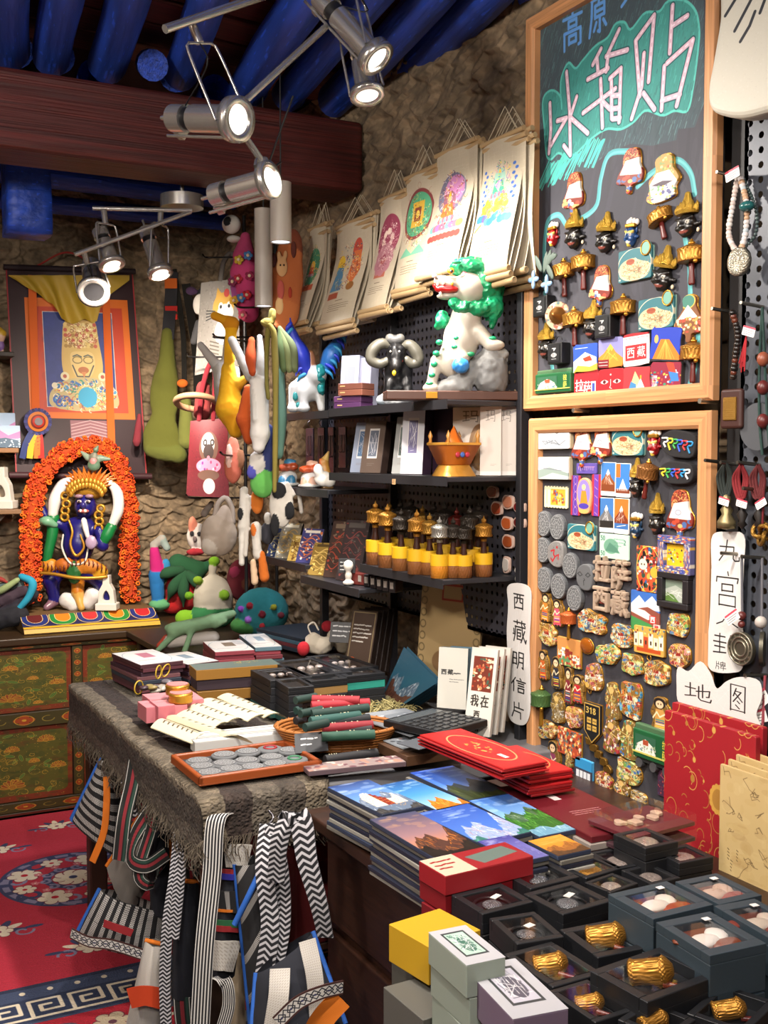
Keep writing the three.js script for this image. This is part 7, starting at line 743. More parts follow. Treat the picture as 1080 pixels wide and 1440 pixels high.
// hanging painted cloth
{
const z3=(a,b)=>[a/4.5,340+b/4.5],TL=onZ(8,376,-5.43),TR=onZ(187,382,-5.43),BL=onZ(22,668,-5.38),BR=onZ(207,670,-5.38),o=thing('painted_scroll','maroon framed painted scroll of a crowned face on blue, above the statue','scroll painting');
const bl=(u,v)=>BL.clone().lerp(BR,u).lerp(TL.clone().lerp(TR,u),v),sheet=(u0,u1,v0,v1,d)=>grid(14,20,(u,v)=>{const p=bl(mixn(u0,u1,u),mixn(v0,v1,v));return[p.x,p.y,p.z+d+.004*Math.sin(u*6+v*4)];});
const cell=A1.cell(480,760,(g,w,h)=>{
fillR(g,'#2a0d15',0,0,w,h);line(g,'#a0282c',5,[[3,3],[w-3,3],[w-3,h],[3,h],[3,3]]);const X=(a)=>(a-40)/(815-40)*w,Y=(b)=>(b-160)/(1475-160)*h,Rk=(c,a,b,d,e)=>fillR(g,c,X(a),Y(b),X(d)-X(a),Y(e)-Y(b));
Rk('#d86a10',140,345,765,1110);Rk('#c03a14',195,400,725,1070);Rk('#e0d8cc',240,430,660,1038);Rk('#26387e',244,434,656,1034);for(let i=0;i<300;i++){g.globalAlpha=.08;disc(g,pick(['#3a50a0','#182560']),rr(X(244),X(656)),rr(Y(434),Y(1034)),rr(4,20));}g.globalAlpha=1;
const D=(c,a,b,r,r2)=>disc(g,c,X(a),Y(b),r,r2??r);poly(g,'#cfae62',smoothLoop([[350,620],[380,480],[540,470],[570,620],[585,800],[560,860],[370,860],[345,800]].map(([a,b])=>[X(a),Y(b)]),40));for(let r=0;r<5;r++)for(let k=0;k<9;k++){D(pick(['#e2cf90','#a8803a','#d8bd70','#b8503a']),372+k*22,510+r*34,7);}poly(g,'#dcc07a',smoothLoop([[400,690],[460,680],[525,690],[540,760],[510,840],[465,860],[420,840],[395,760]].map(([a,b])=>[X(a),Y(b)]),40));for(const q of[435,500]){ringC(g,'#6a5a34',3,X(q),Y(735),17,12);line(g,'#3a4a4a',4,[[X(q-25),Y(712)],[X(q),Y(702)],[X(q+25),Y(715)]]);}line(g,'#4a4a44',5,[[X(405),Y(770)],[X(430),Y(840)],[X(500),Y(840)],[X(530),Y(770)]]);D('#b0683a',468,800,20,13);poly(g,'#c8804a',[[X(455),Y(810)],[X(485),Y(810)],[X(470),Y(850)]]);
poly(g,'#b9a878',smoothLoop([[265,1030],[262,950],[330,880],[420,850],[540,850],[620,880],[662,940],[662,1030]].map(([a,b])=>[X(a),Y(b)]),40));for(let k=0;k<34;k++){const a=rr(285,650),b=rr(890,1020);D(pick(['#2f6aa8','#3f8a70','#b8503a','#d8d0b8','#4a90c0']),a,b,rr(7,13));ringC(g,'#e0d8c0',3,X(a),Y(b),rr(6,12));}line(g,'#2f6ab0',11,[[X(400),Y(870)],[X(460),Y(910)],[X(540),Y(870)]]);for(const q of[355,580]){D('#d8d0a8',q,840,16);D('#a8503a',q,840,7);}D('#c8b070',485,972,46,48);D('#2fa0c8',485,972,36,38);for(let k=0;k<6;k++)ringC(g,'#2f5aa8',6,X(300+k*14),Y(990+(k % 2)*20),12);
curls(g,['#e8d8a0','#8a5a2a','#b8503a','#fff0c8'],120,X(465),Y(580),X(560)-X(465),Y(660)-Y(580),7,2);curls(g,['#e8e0c8','#2f5aa8','#2f8a70','#b84a34','#d8b84a'],150,X(465),Y(960),X(640)-X(465),60,10,2.4);disc(g,'#2fa0c8',X(485),Y(972),34,36);Rk('#8a5a62',370,1120,615,1300);for(let k=0;k<7;k++)line(g,'#c0a0a0',3,[[X(375),Y(1150+k*20)],[X(490),Y(1120+k*20)],[X(610),Y(1150+k*20)]]);
});
part(o,'cloth',intoCell(sheet(0,1,0,1,0),cell),A1.m);part(o,'cloth_back',sheet(0,1,0,1,-.004),M(0x2a1018,.8));part(o,'top_rod',rod(TL.clone().add(V(-.01,0,.004)),TR.clone().add(V(.01,0,.004)),.014,10),M(0x24141a,.7));part(o,'bottom_rod',rod(BL.clone().add(V(-.03,0,0)),BR.clone().add(V(.02,0,0)),.016,10),M(0x3a1a20,.6));
for(const[a,b]of[[[45,387],[52,640]],[[148,391],[157,625]]])part(o,'ribbon',strap([onZ(a[0],a[1],-5.405),onZ((a[0]+b[0])/2,(a[1]+b[1])/2,-5.4),onZ(b[0],b[1],-5.37)],.036,.002,[[1,0,0]],12),M(0xd8600f,.7),'orange ribbon');part(o,'hanging_cord',tube([onZ(52,374,-5.43),onZ(95,355,-5.44),onZ(140,376,-5.43)],.005,16,6),M(0x9a2a24,.8));
const d=[[12,387],[60,420],[84,440],[100,452],[118,455],[137,455],[140,430],[160,410],[182,393],[140,388],[70,386]],dp=d.map(([x,y])=>onZ(x,y,-5.41));const n=22;part(o,'silk_veil',grid(30,14,(u,v)=>{const x=mixn(12,182,u),lo=[[12,388],[45,408],[75,428],[85,448],[105,456],[118,448],[136,456],[140,428],[150,418],[182,394]];let y=388;for(let k=0;k+1<lo.length;k++)if(x>=lo[k][0]&&x<=lo[k+1][0])y=mixn(lo[k][1],lo[k+1][1],(x-lo[k][0])/(lo[k+1][0]-lo[k][0]));const p=onZ(x,mixn(y,387,v),-5.385);return[p.x,p.y,p.z+.022*Math.sin(u*34+v*5)*(1-v*.7)*Math.sin(u*PI)];}),M(0xb5962c,.6),'yellow silk veil');
const R0=onZ(53,593,-5.33),q=thing('rosette','blue and orange rosette with blue, yellow and red ribbons hanging on the maroon scroll','rosette',R0);for(const[rad,c,z]of[[.058,0x2a2a6a,0],[.046,0xc8701c,.006],[.033,0x6a1410,.012],[.026,0xb82a14,.015]])part(q,'pleated_ring',T(lathe([[0,0],[rad,0],[rad,.006],[0,.008]],22),[0,0,z],[PI/2,0,0]),M(c,.6));for(let k=0;k<26;k++)part(q,'pleat',T(box(.014,.012,.006),[Math.cos(k*.2417)*.056,Math.sin(k*.2417)*.056,.004],[0,0,k*.2417]),M(k % 2?0x34347a:0x22225a,.6));part(q,'centre',T(cyl(.018,.018,.004,null,[PI/2,0,0]),[0,0,.024]),M(0x6a6468,.4));for(const[x,c]of[[-.055,0x1f2f6a],[-.03,0xc8a81c],[.01,0xb81c14],[-.005,0xc8701c]])part(q,'ribbon_tail',strap([[x*.4,-.04,.004],[x,-.1,.006],[x*1.3,-.17,.002]],.028,.0015,[[1,0,0]],8),M(c,.6));
}
{const p=onY(22,884,.803),F=fig('cloth_pile','pile of folded cyan and dark cloth bags on the painted chest','cloth',22,886,p);fb(F,'dark_folds',[[-10,870,0,16,45,838,0,9,0x22202c],[-10,850,8,12,40,832,6,7,0x3a2c38],[0,872,14,13,30,866,10,14,0x1c1c24],[-10,832,0,8,30,822,0,6,0x4a5a5a]],2,VC(.9),{noise:5,freq:.12,k:2});ft(F,'cyan_strap',[[34,812,6],[50,820,10],[46,838,12],[30,858,14]],[5,6,5,4],M(0x1f8fb0,.8));ft(F,'patterned_strap',[[-8,838,16],[12,828,18],[30,816,14]],[4,5,4],M(0x8a9a6a,.8));ft(F,'red_strap',[[-10,818,2],[4,816,4],[12,820,4]],[3,4,2],M(0x8a2a24,.8));}

// ---------- felt goods ----------
const felt=M(0xffffff,1,{vertexColors:true,bumpMap:noiseTex(64,64,(u,v)=>vn(u*64,v*64),[6,6],false),bumpScale:.002}),feltC=(c)=>M(c,1);
const ff=(F,name,list,cell,o={})=>fb(F,name,list,cell,felt,{noise:1.6,freq:.25,...o});
const hang=(name,label,bx,by,d,cat='bag')=>fig(name,label,cat,bx,by,onD(bx,by,d));
const onTop=(name,label,bx,by,y=.801)=>{let p=onY(bx,by,y);const k=Math.min(1,5.3/ -p.z,1.74/p.x);p=p.sub(CAM).multiplyScalar(k).add(CAM);return fig(name,label,'hat',bx,by,p);};
{let F=hang('felt_bag','olive green long felt bag with striped strap on the back wall',232,645,5.35),O=0x585a20;ff(F,'bag',[[228,615,4,26,30,9,O],[232,560,2,20,42,8,O],[237,470,0,8,236,530,0,14,O],[214,632,4,8,252,640,4,12,0x5a5f26]],2.4,{k:12});part(F.o,'strap',strap([F.p(244,385,-4),F.p(242,430,0),F.p(238,478,2)],17*F.s,3*F.s,[[1,0,0]],10),feltC(0x26262a));for(const[y,c]of[[401,0xb8581c],[436,0xa82420],[447,0xb82c22]])part(F.o,'strap_band',at(F,rbox(17.5*F.s,(y<410?14:8)*F.s,4*F.s,1*F.s),243,y,0),feltC(c));ff(F,'second_pouch',[[262,560,0,7,262,620,0,12,0x6c7034],[258,540,2,8,6,6,0xc8641c]],2);part(F.o,'hanging_strap',[strap([F.p(246,380,-8),F.p(258,470,-6),F.p(260,545,-2)],7*F.s,2*F.s,[[1,0,0]],10),strap([F.p(262,400,-10),F.p(276,500,-10),F.p(278,560,-8)],12*F.s,2*F.s,[[1,0,0]],10)],feltC(0x15130f));ft(F,'tassel',[[198,585,6],[196,605,6],[194,622,6]],[3,5,6],feltC(0x7a2a34));}
{const F=hang('felt_bag','black and white penguin felt bag with purple beak',285,440,4.95);ff(F,'body',[[290,425,0,14,22,10,0x17171c],[281,430,9,8,14,5,0xd0ccc4],[297,400,-2,5,286,410,0,5,0x8a8884],[270,410,4,8,6,5,0x3a2440],[280,455,0,6,272,480,0,5,0x4a4a4c]],1.8);}
const catCell=A2.cell(150,220,(g,w,h)=>{fillR(g,'#87827c',0,0,w,h);speck(g,['#7a756f','#96918a'],300,w,h,1,3);const x=w*.62,y=h*.3;disc(g,'#c89a3a',x,y,w*.26,h*.16);poly(g,'#c89a3a',[[x-w*.2,y-h*.08],[x-w*.16,y-h*.22],[x-w*.02,y-h*.13]]);disc(g,'#e8e4da',x+w*.05,y+h*.07,w*.2,h*.1);for(const q of[-.06,.14]){disc(g,'#f4f2ea',x+w*q,y,w*.06,h*.05);disc(g,'#111',x+w*q,y,w*.03);}for(let k=0;k<4;k++)line(g,'#222',2.5,[[x-w*.2,y+h*(.04+k*.02)],[x-w*.42,y+h*(.02+k*.035)]]);disc(g,'#e0dcd2',x,h*.58,w*.2,h*.14);for(let k=0;k<5;k++)line(g,'#3a3020',3,[[x-w*.3,h*(.66+k*.04)],[x-w*.1,h*(.7+k*.04)]]);disc(g,'#b83a34',x+w*.08,y-h*.15,w*.07);});
const pugCell=A2.cell(170,200,(g,w,h)=>{fillR(g,'#650f1c',0,0,w,h);speck(g,['#560c17','#701523'],300,w,h,1,3);const x=w*.52;disc(g,'#6a4a3c',x,h*.36,w*.24,h*.2);disc(g,'#d8cfc4',x-w*.02,h*.32,w*.17,h*.15);disc(g,'#3a2a26',x,h*.42,w*.13,h*.1);for(const q of[-.09,.09]){disc(g,'#2a2020',x+w*q,h*.3,w*.055);disc(g,'#e8e4dc',x+w*q,h*.3,w*.025);}disc(g,'#e08aa8',x,h*.6,w*.3,h*.1);for(let k=0;k<9;k++)disc(g,pick(['#d8406a','#f0c0d0','#7a3a8a']),x+Math.cos(k)*w*.22,h*.6+Math.sin(k)*h*.05,4);disc(g,'#6a4a3c',x,h*.72,w*.26,h*.07);disc(g,'#e0d8cc',x+w*.02,h*.86,w*.14,h*.1);disc(g,'#e07a8a',x,h*.5,w*.04);});
function tote(label,cell,quad,d,col,straps){const q=quad.map(([x,y])=>onD(x,y,d)),c=q[0].clone().add(q[2]).multiplyScalar(.5),o=thing('tote_bag',label,'bag',c,-YAW),inv=new THREE.Matrix4().makeRotationY(YAW),l=q.map((p)=>p.clone().sub(c).applyMatrix4(inv));const bl=(u,v)=>l[3].clone().lerp(l[2],u).lerp(l[0].clone().lerp(l[1],u),v),g=(s)=>grid(12,12,(u,v)=>{const p=bl(u,v),b=.018*Math.sin(u*PI)*Math.sin(Math.min(1,(1-v)*1.3+.1)*PI*.8);return[p.x,p.y,p.z+s*(b+.003)];});part(o,'front',intoCell(g(1),cell),A2.m);part(o,'back',g(-1),feltC(col));for(const s of straps)part(o,'handle',tube(s.map(([x,y,z=0])=>onD(x,y,d+z).sub(c).applyMatrix4(inv)),.011,16,8),feltC(col));}
tote('grey felt tote with striped orange cat picture',catCell,[[283,398],[335,392],[338,515],[274,528]],4.85,0x6f6b66,[[[310,396],[316,365],[326,355],[330,392]]]);
tote('dark red felt tote with pug and pink doughnut picture',pugCell,[[268,592],[320,588],[322,700],[262,697]],4.6,0x6e1420,[[[280,592],[286,540],[298,508],[302,520],[300,592]]]);
{let F=hang('felt_bag','pink felt monster bag covered with flowers and white eyeballs on top',345,460,4.45);ff(F,'bag',[[350,440,0,14,346,385,0,21,0xb83a6a],[344,360,0,16,346,335,0,7,0xa83a62],[338,400,4,13,34,9,0x9a4a86]],2);ff(F,'eyeballs',[[327,318,4,13,13,11,0xc8c4bc],[323,316,13,5.5,6,4,0x17171a],[330,338,2,10,5,8,0xb8b4ac]],1.4,{noise:0});[[339,370,0xb89a30],[352,364,0x3f6a9a],[338,396,0xa82a3a],[354,392,0x8a2444],[350,418,0xb82430],[342,422,0x4a7ab0],[332,426,0xc89a30],[344,446,0xc8506a],[330,400,0x7a2a4a]].forEach(([x,y,c])=>{const f=part(F.o,'flower',[0,1,2,3,4].map((k)=>at(F,sph(3*F.s,null,[1,1,.6],8),x+Math.cos(k*1.257)*4,y+Math.sin(k*1.257)*4,21)),feltC(c));part(f,'flower_centre',at(F,sph(2.4*F.s,null,1,8),x,y,23),feltC(0xe0c8a8));});}
{const F=hang('felt_bag','orange felt bag with drawn cat, hanging behind the lamp tubes',405,470,4.15);ff(F,'bag',[[400,440,0,20,26,9,0xb06434],[405,390,0,22,50,9,0xa85c30],[412,345,-2,13,22,7,0x7a3c24]],2,{k:14});ff(F,'cat_patch',[[398,378,10,8,14,3,0xc89a6a],[396,410,10,5,14,3,0xb8564a],[394,432,10,6,12,3,0xd8b078],[394,362,10,3,6,2,0xc89a6a],[403,361,10,3,6,2,0xc89a6a]],1.3,{noise:0});ff(F,'eyes',[[396,376,13.4,1.2,1.6,1,0x1a1410],[401,376,13.4,1.2,1.6,1,0x1a1410]],.7,{noise:0});for(const q of[[386,368,8,4,10,3,0x4a2420],[414,354,8,4,12,3,0x5a2a20],[409,414,9,3,9,2,0x9a3420]])ff(F,'spot',[q],1.2,{noise:0});}
{let F=hang('felt_bag','bright yellow banana-shaped felt bag',330,618,4.1);ff(F,'bag',[[322,520,0,10,324,575,0,19,0xc89408],[324,575,0,19,332,605,0,11,0xc88c06],[324,505,2,8,327,460,2,8,0xd8a008],[304,446,4,6,318,452,4,6,0xc88a08],[327,456,4,11,9,8,0xc07c06],[338,540,4,8,350,530,4,4,0xb8840a]],1.7,{k:7});F=hang('felt_bag','rust orange crescent felt bag beside the yellow one',345,625,4.0);ff(F,'bag',[[350,548,0,7,344,590,0,11,0xb04a14],[344,590,0,11,350,618,0,7,0xa84410]],1.6);
F=hang('felt_bag','white felt hand-shaped bag with long grey fingers',365,640,3.9);ff(F,'bag',[[365,540,0,13,366,610,0,13,0xcfcbc4],[366,610,0,13,364,628,0,9,0xdad6d0],[352,530,2,7,328,480,4,6,0x9a968e],[368,525,0,8,366,475,0,4,0xa8a49c],[360,530,6,4,360,590,12,3,0xc0bcb4]],1.7,{k:5});F=hang('felt_bag','grey felt fingers of a bag behind the yellow one',305,560,4.2);ff(F,'bag',[[283,486,0,5,308,518,0,8,0x9c9892],[308,518,0,9,312,560,0,10,0x8a867e],[316,515,0,5,320,475,0,4,0x96928a],[330,560,-4,8,332,520,-4,5,0x908c86]],1.8,{k:5});
F=hang('felt_strap','olive green knotted felt straps beside the winged lion',382,690,3.85,'strap');ft(F,'strap',[[384,440,4],[378,470,2],[376,540,0],[378,560,0]],[4,4,3,3],feltC(0x6a6228));ft(F,'strap',[[372,456,6],[384,462,8],[388,500,4],[388,600,2],[386,690,0]],[4,5,4,4,3],feltC(0x766a2c));ff(F,'knot',[[378,456,4,9,7,7,0x7a6a2a],[386,446,4,4,10,4,0x7a6a2a]],1.3);for(const[x,c]of[[396,0x4a5a34],[404,0x6a7248],[412,0x5a6240]])ft(F,'strap',[[394,462,-6],[x,490,-4],[x+3,520,-6]],[3,6,5],feltC(c));ft(F,'strap',[[355,480,0],[354,505,2],[356,525,0]],[5,8,5],feltC(0xb0481c));ft(F,'strap',[[392,520,-10],[394,600,-10],[392,640,-10]],[8,9,6],feltC(0x4a6a5c));
F=hang('ring_handle','beige wooden ring handle of a hanging bag',275,575,4.6,'handle');part(F.o,'ring',at(F,tor(28*F.s,4.5*F.s,null,[PI/2-.32,0,0],36,10),276,566,0),M(0x9a7458,.6));ff(F,'red_pouch',[[284,545,-14,10,282,580,-14,12,0x7a2a2a]],2);
F=hang('felt_bag','salmon pink felt cat pouch beside the red tote',328,680,4.25);ff(F,'bag',[[328,655,0,13,25,8,0xb8604a],[328,630,0,9,16,6,0xc07058],[323,640,8,4,16,2,0xd8b0a0],[340,646,4,5,14,4,0x8a5a3c]],1.7);F=hang('felt_bag','patchwork felt bag in green, blue and white',372,700,3.95);ff(F,'bag',[[370,680,0,18,20,9,0x5aa04a],[378,630,0,13,34,8,0x2c3462],[362,650,4,11,16,7,0xbdb8b0],[354,664,8,6,9,4,0x4a4aa0],[388,650,-2,5,30,5,0x7a6a2c]],1.8,{k:5});
F=hang('felt_bag','white and tan dog-face felt bag with red collar',276,780,4.75);ff(F,'bag',[[278,755,0,15,20,9,0xc4bcb4],[272,738,4,6,12,5,0xb8705a],[288,722,2,5,298,708,0,4,0x8a7e74],[272,750,9,2.5,3,2,0x222024],[282,750,10,2.5,3,2,0x222024],[276,758,11,2.5,4,2,0x6a5a58],[276,776,6,13,5,5,0x8a1c24]],1.5,{k:3});F=hang('felt_bag','sparkling beige felt bag with round handle',307,785,4.45);ff(F,'bag',[[308,752,0,26,30,11,0x9a8a78],[318,725,0,12,16,7,0xa09080],[296,768,6,12,12,6,0xb0a494]],2,{k:6});ft(F,'handle',[[302,728,0],[308,708,2],[318,700,2],[326,712,2],[328,735,0]],[4,4,4,4,4],feltC(0x9c8e80));
F=hang('felt_animal','white long-legged felt cow hanging below the patchwork bag',355,800,4.0,'toy');ff(F,'body',[[344,690,0,6,342,740,0,7,0xbfbab0],[342,740,0,6,340,792,0,4,0xc8c4ba],[350,700,2,4,346,780,4,3,0xb8b2a8],[339,722,6,4,8,3,0x17171a],[362,705,0,9,18,6,0xb8641c],[360,740,0,7,362,780,0,6,0xc0bab0],[358,745,5,4,9,3,0xb8601c],[356,790,0,4,358,818,0,5,0xc4a888],[368,780,0,5,372,812,0,7,0xb45c18],[376,750,-4,10,16,6,0x2c2c32],[377,728,-2,6,8,5,0xb0aaa0]],1.5,{k:3});F=hang('felt_bag','black and white cow-patterned felt bag under the figurine shelf',403,765,3.95);ff(F,'bag',[[396,710,0,17,32,7,0xb4aea4],[393,690,5,10,12,4,0x121214],[408,718,5,7,12,4,0x121214],[387,738,5,6,16,4,0x121214],[420,690,-2,3,424,720,-2,3,0xb4aea4],[412,695,-2,4,404,680,-2,3,0xb4aea4]],1.6,{k:2});}
{let F=onTop('felt_hat','pink and blue felt mermaid-tail hat beside the garland',225,852);ff(F,'hat',[[224,850,0,15,8,12,0x5a9a6a],[222,838,0,9,221,808,2,11,0x1f6aa8],[222,800,2,10,219,775,4,7,0xb01c6a],[218,766,2,6,229,758,2,6,0x9a968e],[229,758,2,6,236,770,2,5,0x8a9a94],[234,795,0,6,10,5,0x2a7aa8]],1.8,{k:3});
F=onTop('felt_hat','red and green strawberry-shaped felt hat',262,862);ff(F,'hat',[[262,830,0,30,30,22,0x8c1014],[244,850,6,16,12,12,0xa01416],[252,792,6,14,280,800,4,12,0x1f4f30],[236,806,8,6,226,824,10,3,0x22583a],[276,806,4,12,296,792,2,5,0x22583a]],2.2,{k:3});for(const[x0,y0,x1,y1]of[[262,806,240,842],[268,806,292,830],[258,800,226,812],[264,806,262,850]])ft(F,'leaf',[[x0,y0,20],[(x0+x1)/2,(y0+y1)/2-4,27],[x1,y1,22]],[7,8,1],feltC(0x1f4a2e),10,8);F=onTop('felt_hat','dark red patterned felt hat behind the mushroom hat',330,850);ff(F,'hat',[[336,818,-22,20,30,15,0x5a1622],[328,804,-8,7,7,3,0x8a2a4a],[346,822,-8,6,7,3,0x6a3a2a]],2.4);
F=onTop('felt_hat','white and green mushroom-shaped felt hat with green knobs',298,880);ff(F,'hat',[[300,842,0,28,34,22,0xa8a294],[299,864,0,31,20,25,0x27683c],[299,812,0,5,300,798,0,6,0xa8a294],[302,789,0,8,7,7,0x6a9a1c],[281,814,14,7,6,6,0x6a8a1c],[268,836,12,6,6,6,0x5a8a14],[319,834,18,7,7,6,0x6a9420],[262,868,8,14,12,10,0x6a9a1c]],2,{k:3});F=onTop('felt_hat','teal felt hat with purple and red spots',368,888);ff(F,'hat',[[368,860,0,38,34,26,0x1f6a70],[373,832,0,5,374,828,0,3,0x1f6a70],[345,878,8,20,12,16,0x3f7a3a],...[[341,853,20],[354,848,24],[372,860,27],[351,868,24],[372,876,28],[388,850,24],[398,862,20]].map(([x,y,z],i)=>[x,y,z,4.5,4.5,3.5,[0x7a3aa0,0x8a1c2a,0x6a1424,0x8a5ab0,0x8a1c24,0x8a8a24,0x5a1c28][i]])],2,{k:1.5});
F=onTop('felt_animal','flat pale green felt lizard bag lying on the hats table edge',275,912);F.o.userData.category='bag';ff(F,'body',[[245,885,6,10,300,872,4,9,0x74946e],[300,872,4,9,328,862,2,5,0x7a9a74],[250,888,8,5,225,912,14,4,0x6a8a66],[272,884,8,4,262,914,16,4,0x6f8f6a],[305,878,6,4,318,872,8,3,0x7a9a74],[236,882,4,4,252,878,2,4,0x7a9a74]],1.8,{k:4});ff(F,'under_bag',[[240,902,2,9,300,896,0,9,0xa8a096],[235,898,0,6,225,908,0,5,0xa03a24]],2.2);}
{// wire rack the felt bags hang from
const o=thing('wire_rack','black wire rack with hooks behind the hanging felt bags','rack'),wire=(pts,r=.004)=>part(o,'wire',tube(pts,r,20,6),lampBlack),up=onD(345,600,4.75);for(const dx of[0,.16])part(o,'post',rod([up.x+dx,.8,up.z-dx*.3],[up.x+dx,2.6,up.z-dx*.3],.008,8),lampBlack);
for(const[y,x0,x1,d]of[[362,285,352,4.8],[432,330,412,4.2],[474,300,420,4.1],[502,262,330,4.7],[700,262,345,4.6],[560,262,340,4.65],[640,310,392,4.1]])wire([onD(x0,y-4,d-.12),onD(x0+6,y,d),onD((x0+x1)/2,y,(d+4.75)/2),onD(x1,y,d)]);wire([onD(300,474,4.15),onD(346,480,4.75)]);wire([onD(392,640,4.1),onD(346,640,4.75)]);
}
// two pendant tube lamps over the felt goods
[[395,258,341,15,3.75,'shorter white tube pendant lamp with bright end'],[371,296,431,12.5,4.1,'longer slim white tube pendant lamp']].forEach(([x,y0,y1,r,d,label])=>{const F=fig('pendant_tube_lamp',label,'lamp',x,y1,onD(x,y1,d)),s=F.s;part(F.o,'tube',lathe([[0,(y1-y0)*s],[r*s,(y1-y0)*s],[r*s,0],[r*.9*s,0],[r*.9*s,3*s]],28),M(0xb5aca0,.35));part(F.o,'diffuser',T(new THREE.CircleGeometry(r*.88*s,24),[0,1.2*s,0],[PI/2,0,0]),glowDim);part(F.o,'cable',rod([0,(y1-y0)*s,0],[0,(y1-y0)*s+.45,0],.003,6),lampBlack);const l=new THREE.SpotLight(0xf2f4ff,9,0,R(48),.6,2);l.position.set(0,-.004,0);l.target.position.set(0,-1,0);l.castShadow=true;l.shadow.radius=1.5;l.name='tube_light';F.o.add(l);F.o.add(l.target);});
// ---------- goods on the tables ----------
const zA=(a,b)=>[150+a/3.484,860+b/3.484],zB=(a,b)=>[340+a/3.375,840+b/3.375],zC=(a,b)=>[500+a/3.6,820+b/3.6],zD=(a,b)=>[440+a/3,1040+b/3],zE=(a,b)=>[560+a/2.077,1120+b/2.077];
// a flat box given by three corners of its top: front-left, front-right, back-left
function lie(name,label,cat,f,q,y,th,group){const[A,B,C]=[0,1,2].map((i)=>onY(...f(q[i*2],q[i*2+1]),y)),wv=B.clone().sub(A),dv=C.clone().sub(A),w=wv.length(),d=dv.length(),m=wv.clone().normalize().add(dv.normalize()).normalize();wv.set(m.x-m.z,0,m.z+m.x).normalize();const p=B.clone().add(C).multiplyScalar(.5),o=thing(name,label,cat,[p.x,y-th,p.z],Math.atan2(-wv.z,wv.x),group);return{o,w,d,h:th};}
function slab(name,label,cat,f,q,y,th,col,draw,group,A=A3,cw=190){const S=lie(name,label,cat,f,q,y,th,group);part(S.o,'body',rbox(S.w,th,S.d,.0015,[0,th/2,0]),M(col,.5));if(draw)part(S.o,'top_print',T(plane(A.cell(cw,clamp(cw*S.d/S.w,40,300),draw),S.w*.99,S.d*.99),[0,th+.0005,0],[-PI/2,0,0]),A.m);return S;}
// further boxes straight below a box that is already placed
function below(S,name,label,cat,y,th,col,group,j=.004){const o=thing(name,label,cat,[S.o.position.x+rr(-j,j),y-th,S.o.position.z+rr(-j,j)],S.o.rotation.y+rr(-j,j)*4,group);part(o,'body',rbox(S.w,th,S.d,.0015,[0,th/2,0]),M(col,.5));}
function pile(n,name,label,cat,f,q,y,th,cols,draw,group){const S=slab(name,'top '+label,cat,f,q,y,th*.96,cols[0],draw);for(let k=1;k<n;k++)below(S,name,label+', in the pile',cat,y-k*th,th*.95,cols[k % cols.length],group,.007);return S;}
const TY=.812;
{// wool blanket with fringe
const wt=noiseTex(512,256,(u,v)=>{const s=Math.floor(u*14+.15*vn(u*9,v*20)),c=[[.34,.31,.27],[.20,.16,.14],[.40,.36,.30],[.26,.23,.20]][((s*7)% 4+4)% 4],k=.7+.6*fbm(u*60,v*40,2);return c.map((x)=>x*k);});
const o=thing('wool_blanket','shaggy brown and grey wool blanket over the display table','blanket'),P=(s,t)=>{const n=.014*(fbm(s*14,t*9)-.45);return[.806+Math.max(s,0)+n*(s<0?1:0)-(s<0?.006:0),.797-Math.max(0,-s,-t*(s<.33?1:0))+(s>0&&t>0?n*.4+.004:0),-2.44-Math.max(t,.09*smooth(.31,.36,s))+(t<0&&s<.33?.008+n:0)];};
const g=grid(70,90,(u,v)=>P(-.15+u*.95,-.1+v*1.56));{const q=g.attributes.uv;for(let i=0;i<q.count;i++)q.setXY(i,q.getX(i),q.getY(i)*2);}
part(o,'cloth',g,new THREE.MeshStandardMaterial({map:wt,roughness:1,bumpMap:noiseTex(128,128,(u,v)=>fbm(u*40,v*40),[4,4],false),bumpScale:.012}));
const fr=[];for(let i=0;i<520;i++){const side=rnd()<.68,a=side?P(-.14+rnd()*.02,rr(0,1.46)):P(rr(-.05,.34),-.09),l=rr(.02,.06);fr.push(tube([V(...a),V(a[0]-rr(0,.02),a[1]-l*.6,a[2]+rr(-.01,.02)),V(a[0]+rr(-.02,.01),a[1]-l,a[2]+rr(-.02,.03))],rr(.0008,.0016),3,3));}const m=part(o,'fringe',fr,M(0x5c5245,1));m.userData.kind='stuff';
}
const cardTop=(a,b)=>(g,w,h)=>{fillR(g,'#d4cec6',0,0,w,h);fillR(g,a,w*.4,h*.2,w*.3,h*.35);scrib(g,b,2.4,w*.15,h*.7,w*.7,2,10);ringC(g,'#8aa0a8',4,w/2,h/2,w*.49,h*.48);},mar=[0x4a2a30,0x5a3038,0x3a2430,0x6a4448,0x2e3440];
pile(7,'card_pack','wrapped card pack at the far end of the blanket','card pack',zA,[140,270,330,240,68,205],.905,.0135,mar,cardTop('#a86a78','#4a4448'),'wrapped card packs at the far end');pile(5,'card_pack','wrapped card pack beside the pink boxes','card pack',zA,[370,268,498,242,298,212],.885,.0135,mar,cardTop('#7a8a94','#6a6a70'),'wrapped card packs by the pink boxes');
pile(5,'card_pack','red-edged card pack below the lizard bag','card pack',zA,[530,200,722,188,474,148],.885,.015,[0x8a3a44,0x7a2c38],cardTop('#7a6a5a','#5a5450'),'red-edged card packs');pile(5,'card_pack','blue-edged card pack beside the teal hat','card pack',zA,[722,178,852,170,655,114],.885,.015,[0x5a7480,0x8a3a44,0x6a2c34],cardTop('#8a98a0','#4a4a50'),'blue-edged card packs');pile(4,'card_pack','dark blue card pack behind the cotton pouches','card pack',zB,[250,210,400,170,180,145],.875,.015,[0x2a3440,0x4a6a7a,0x6a3038],null,'dark blue card packs');
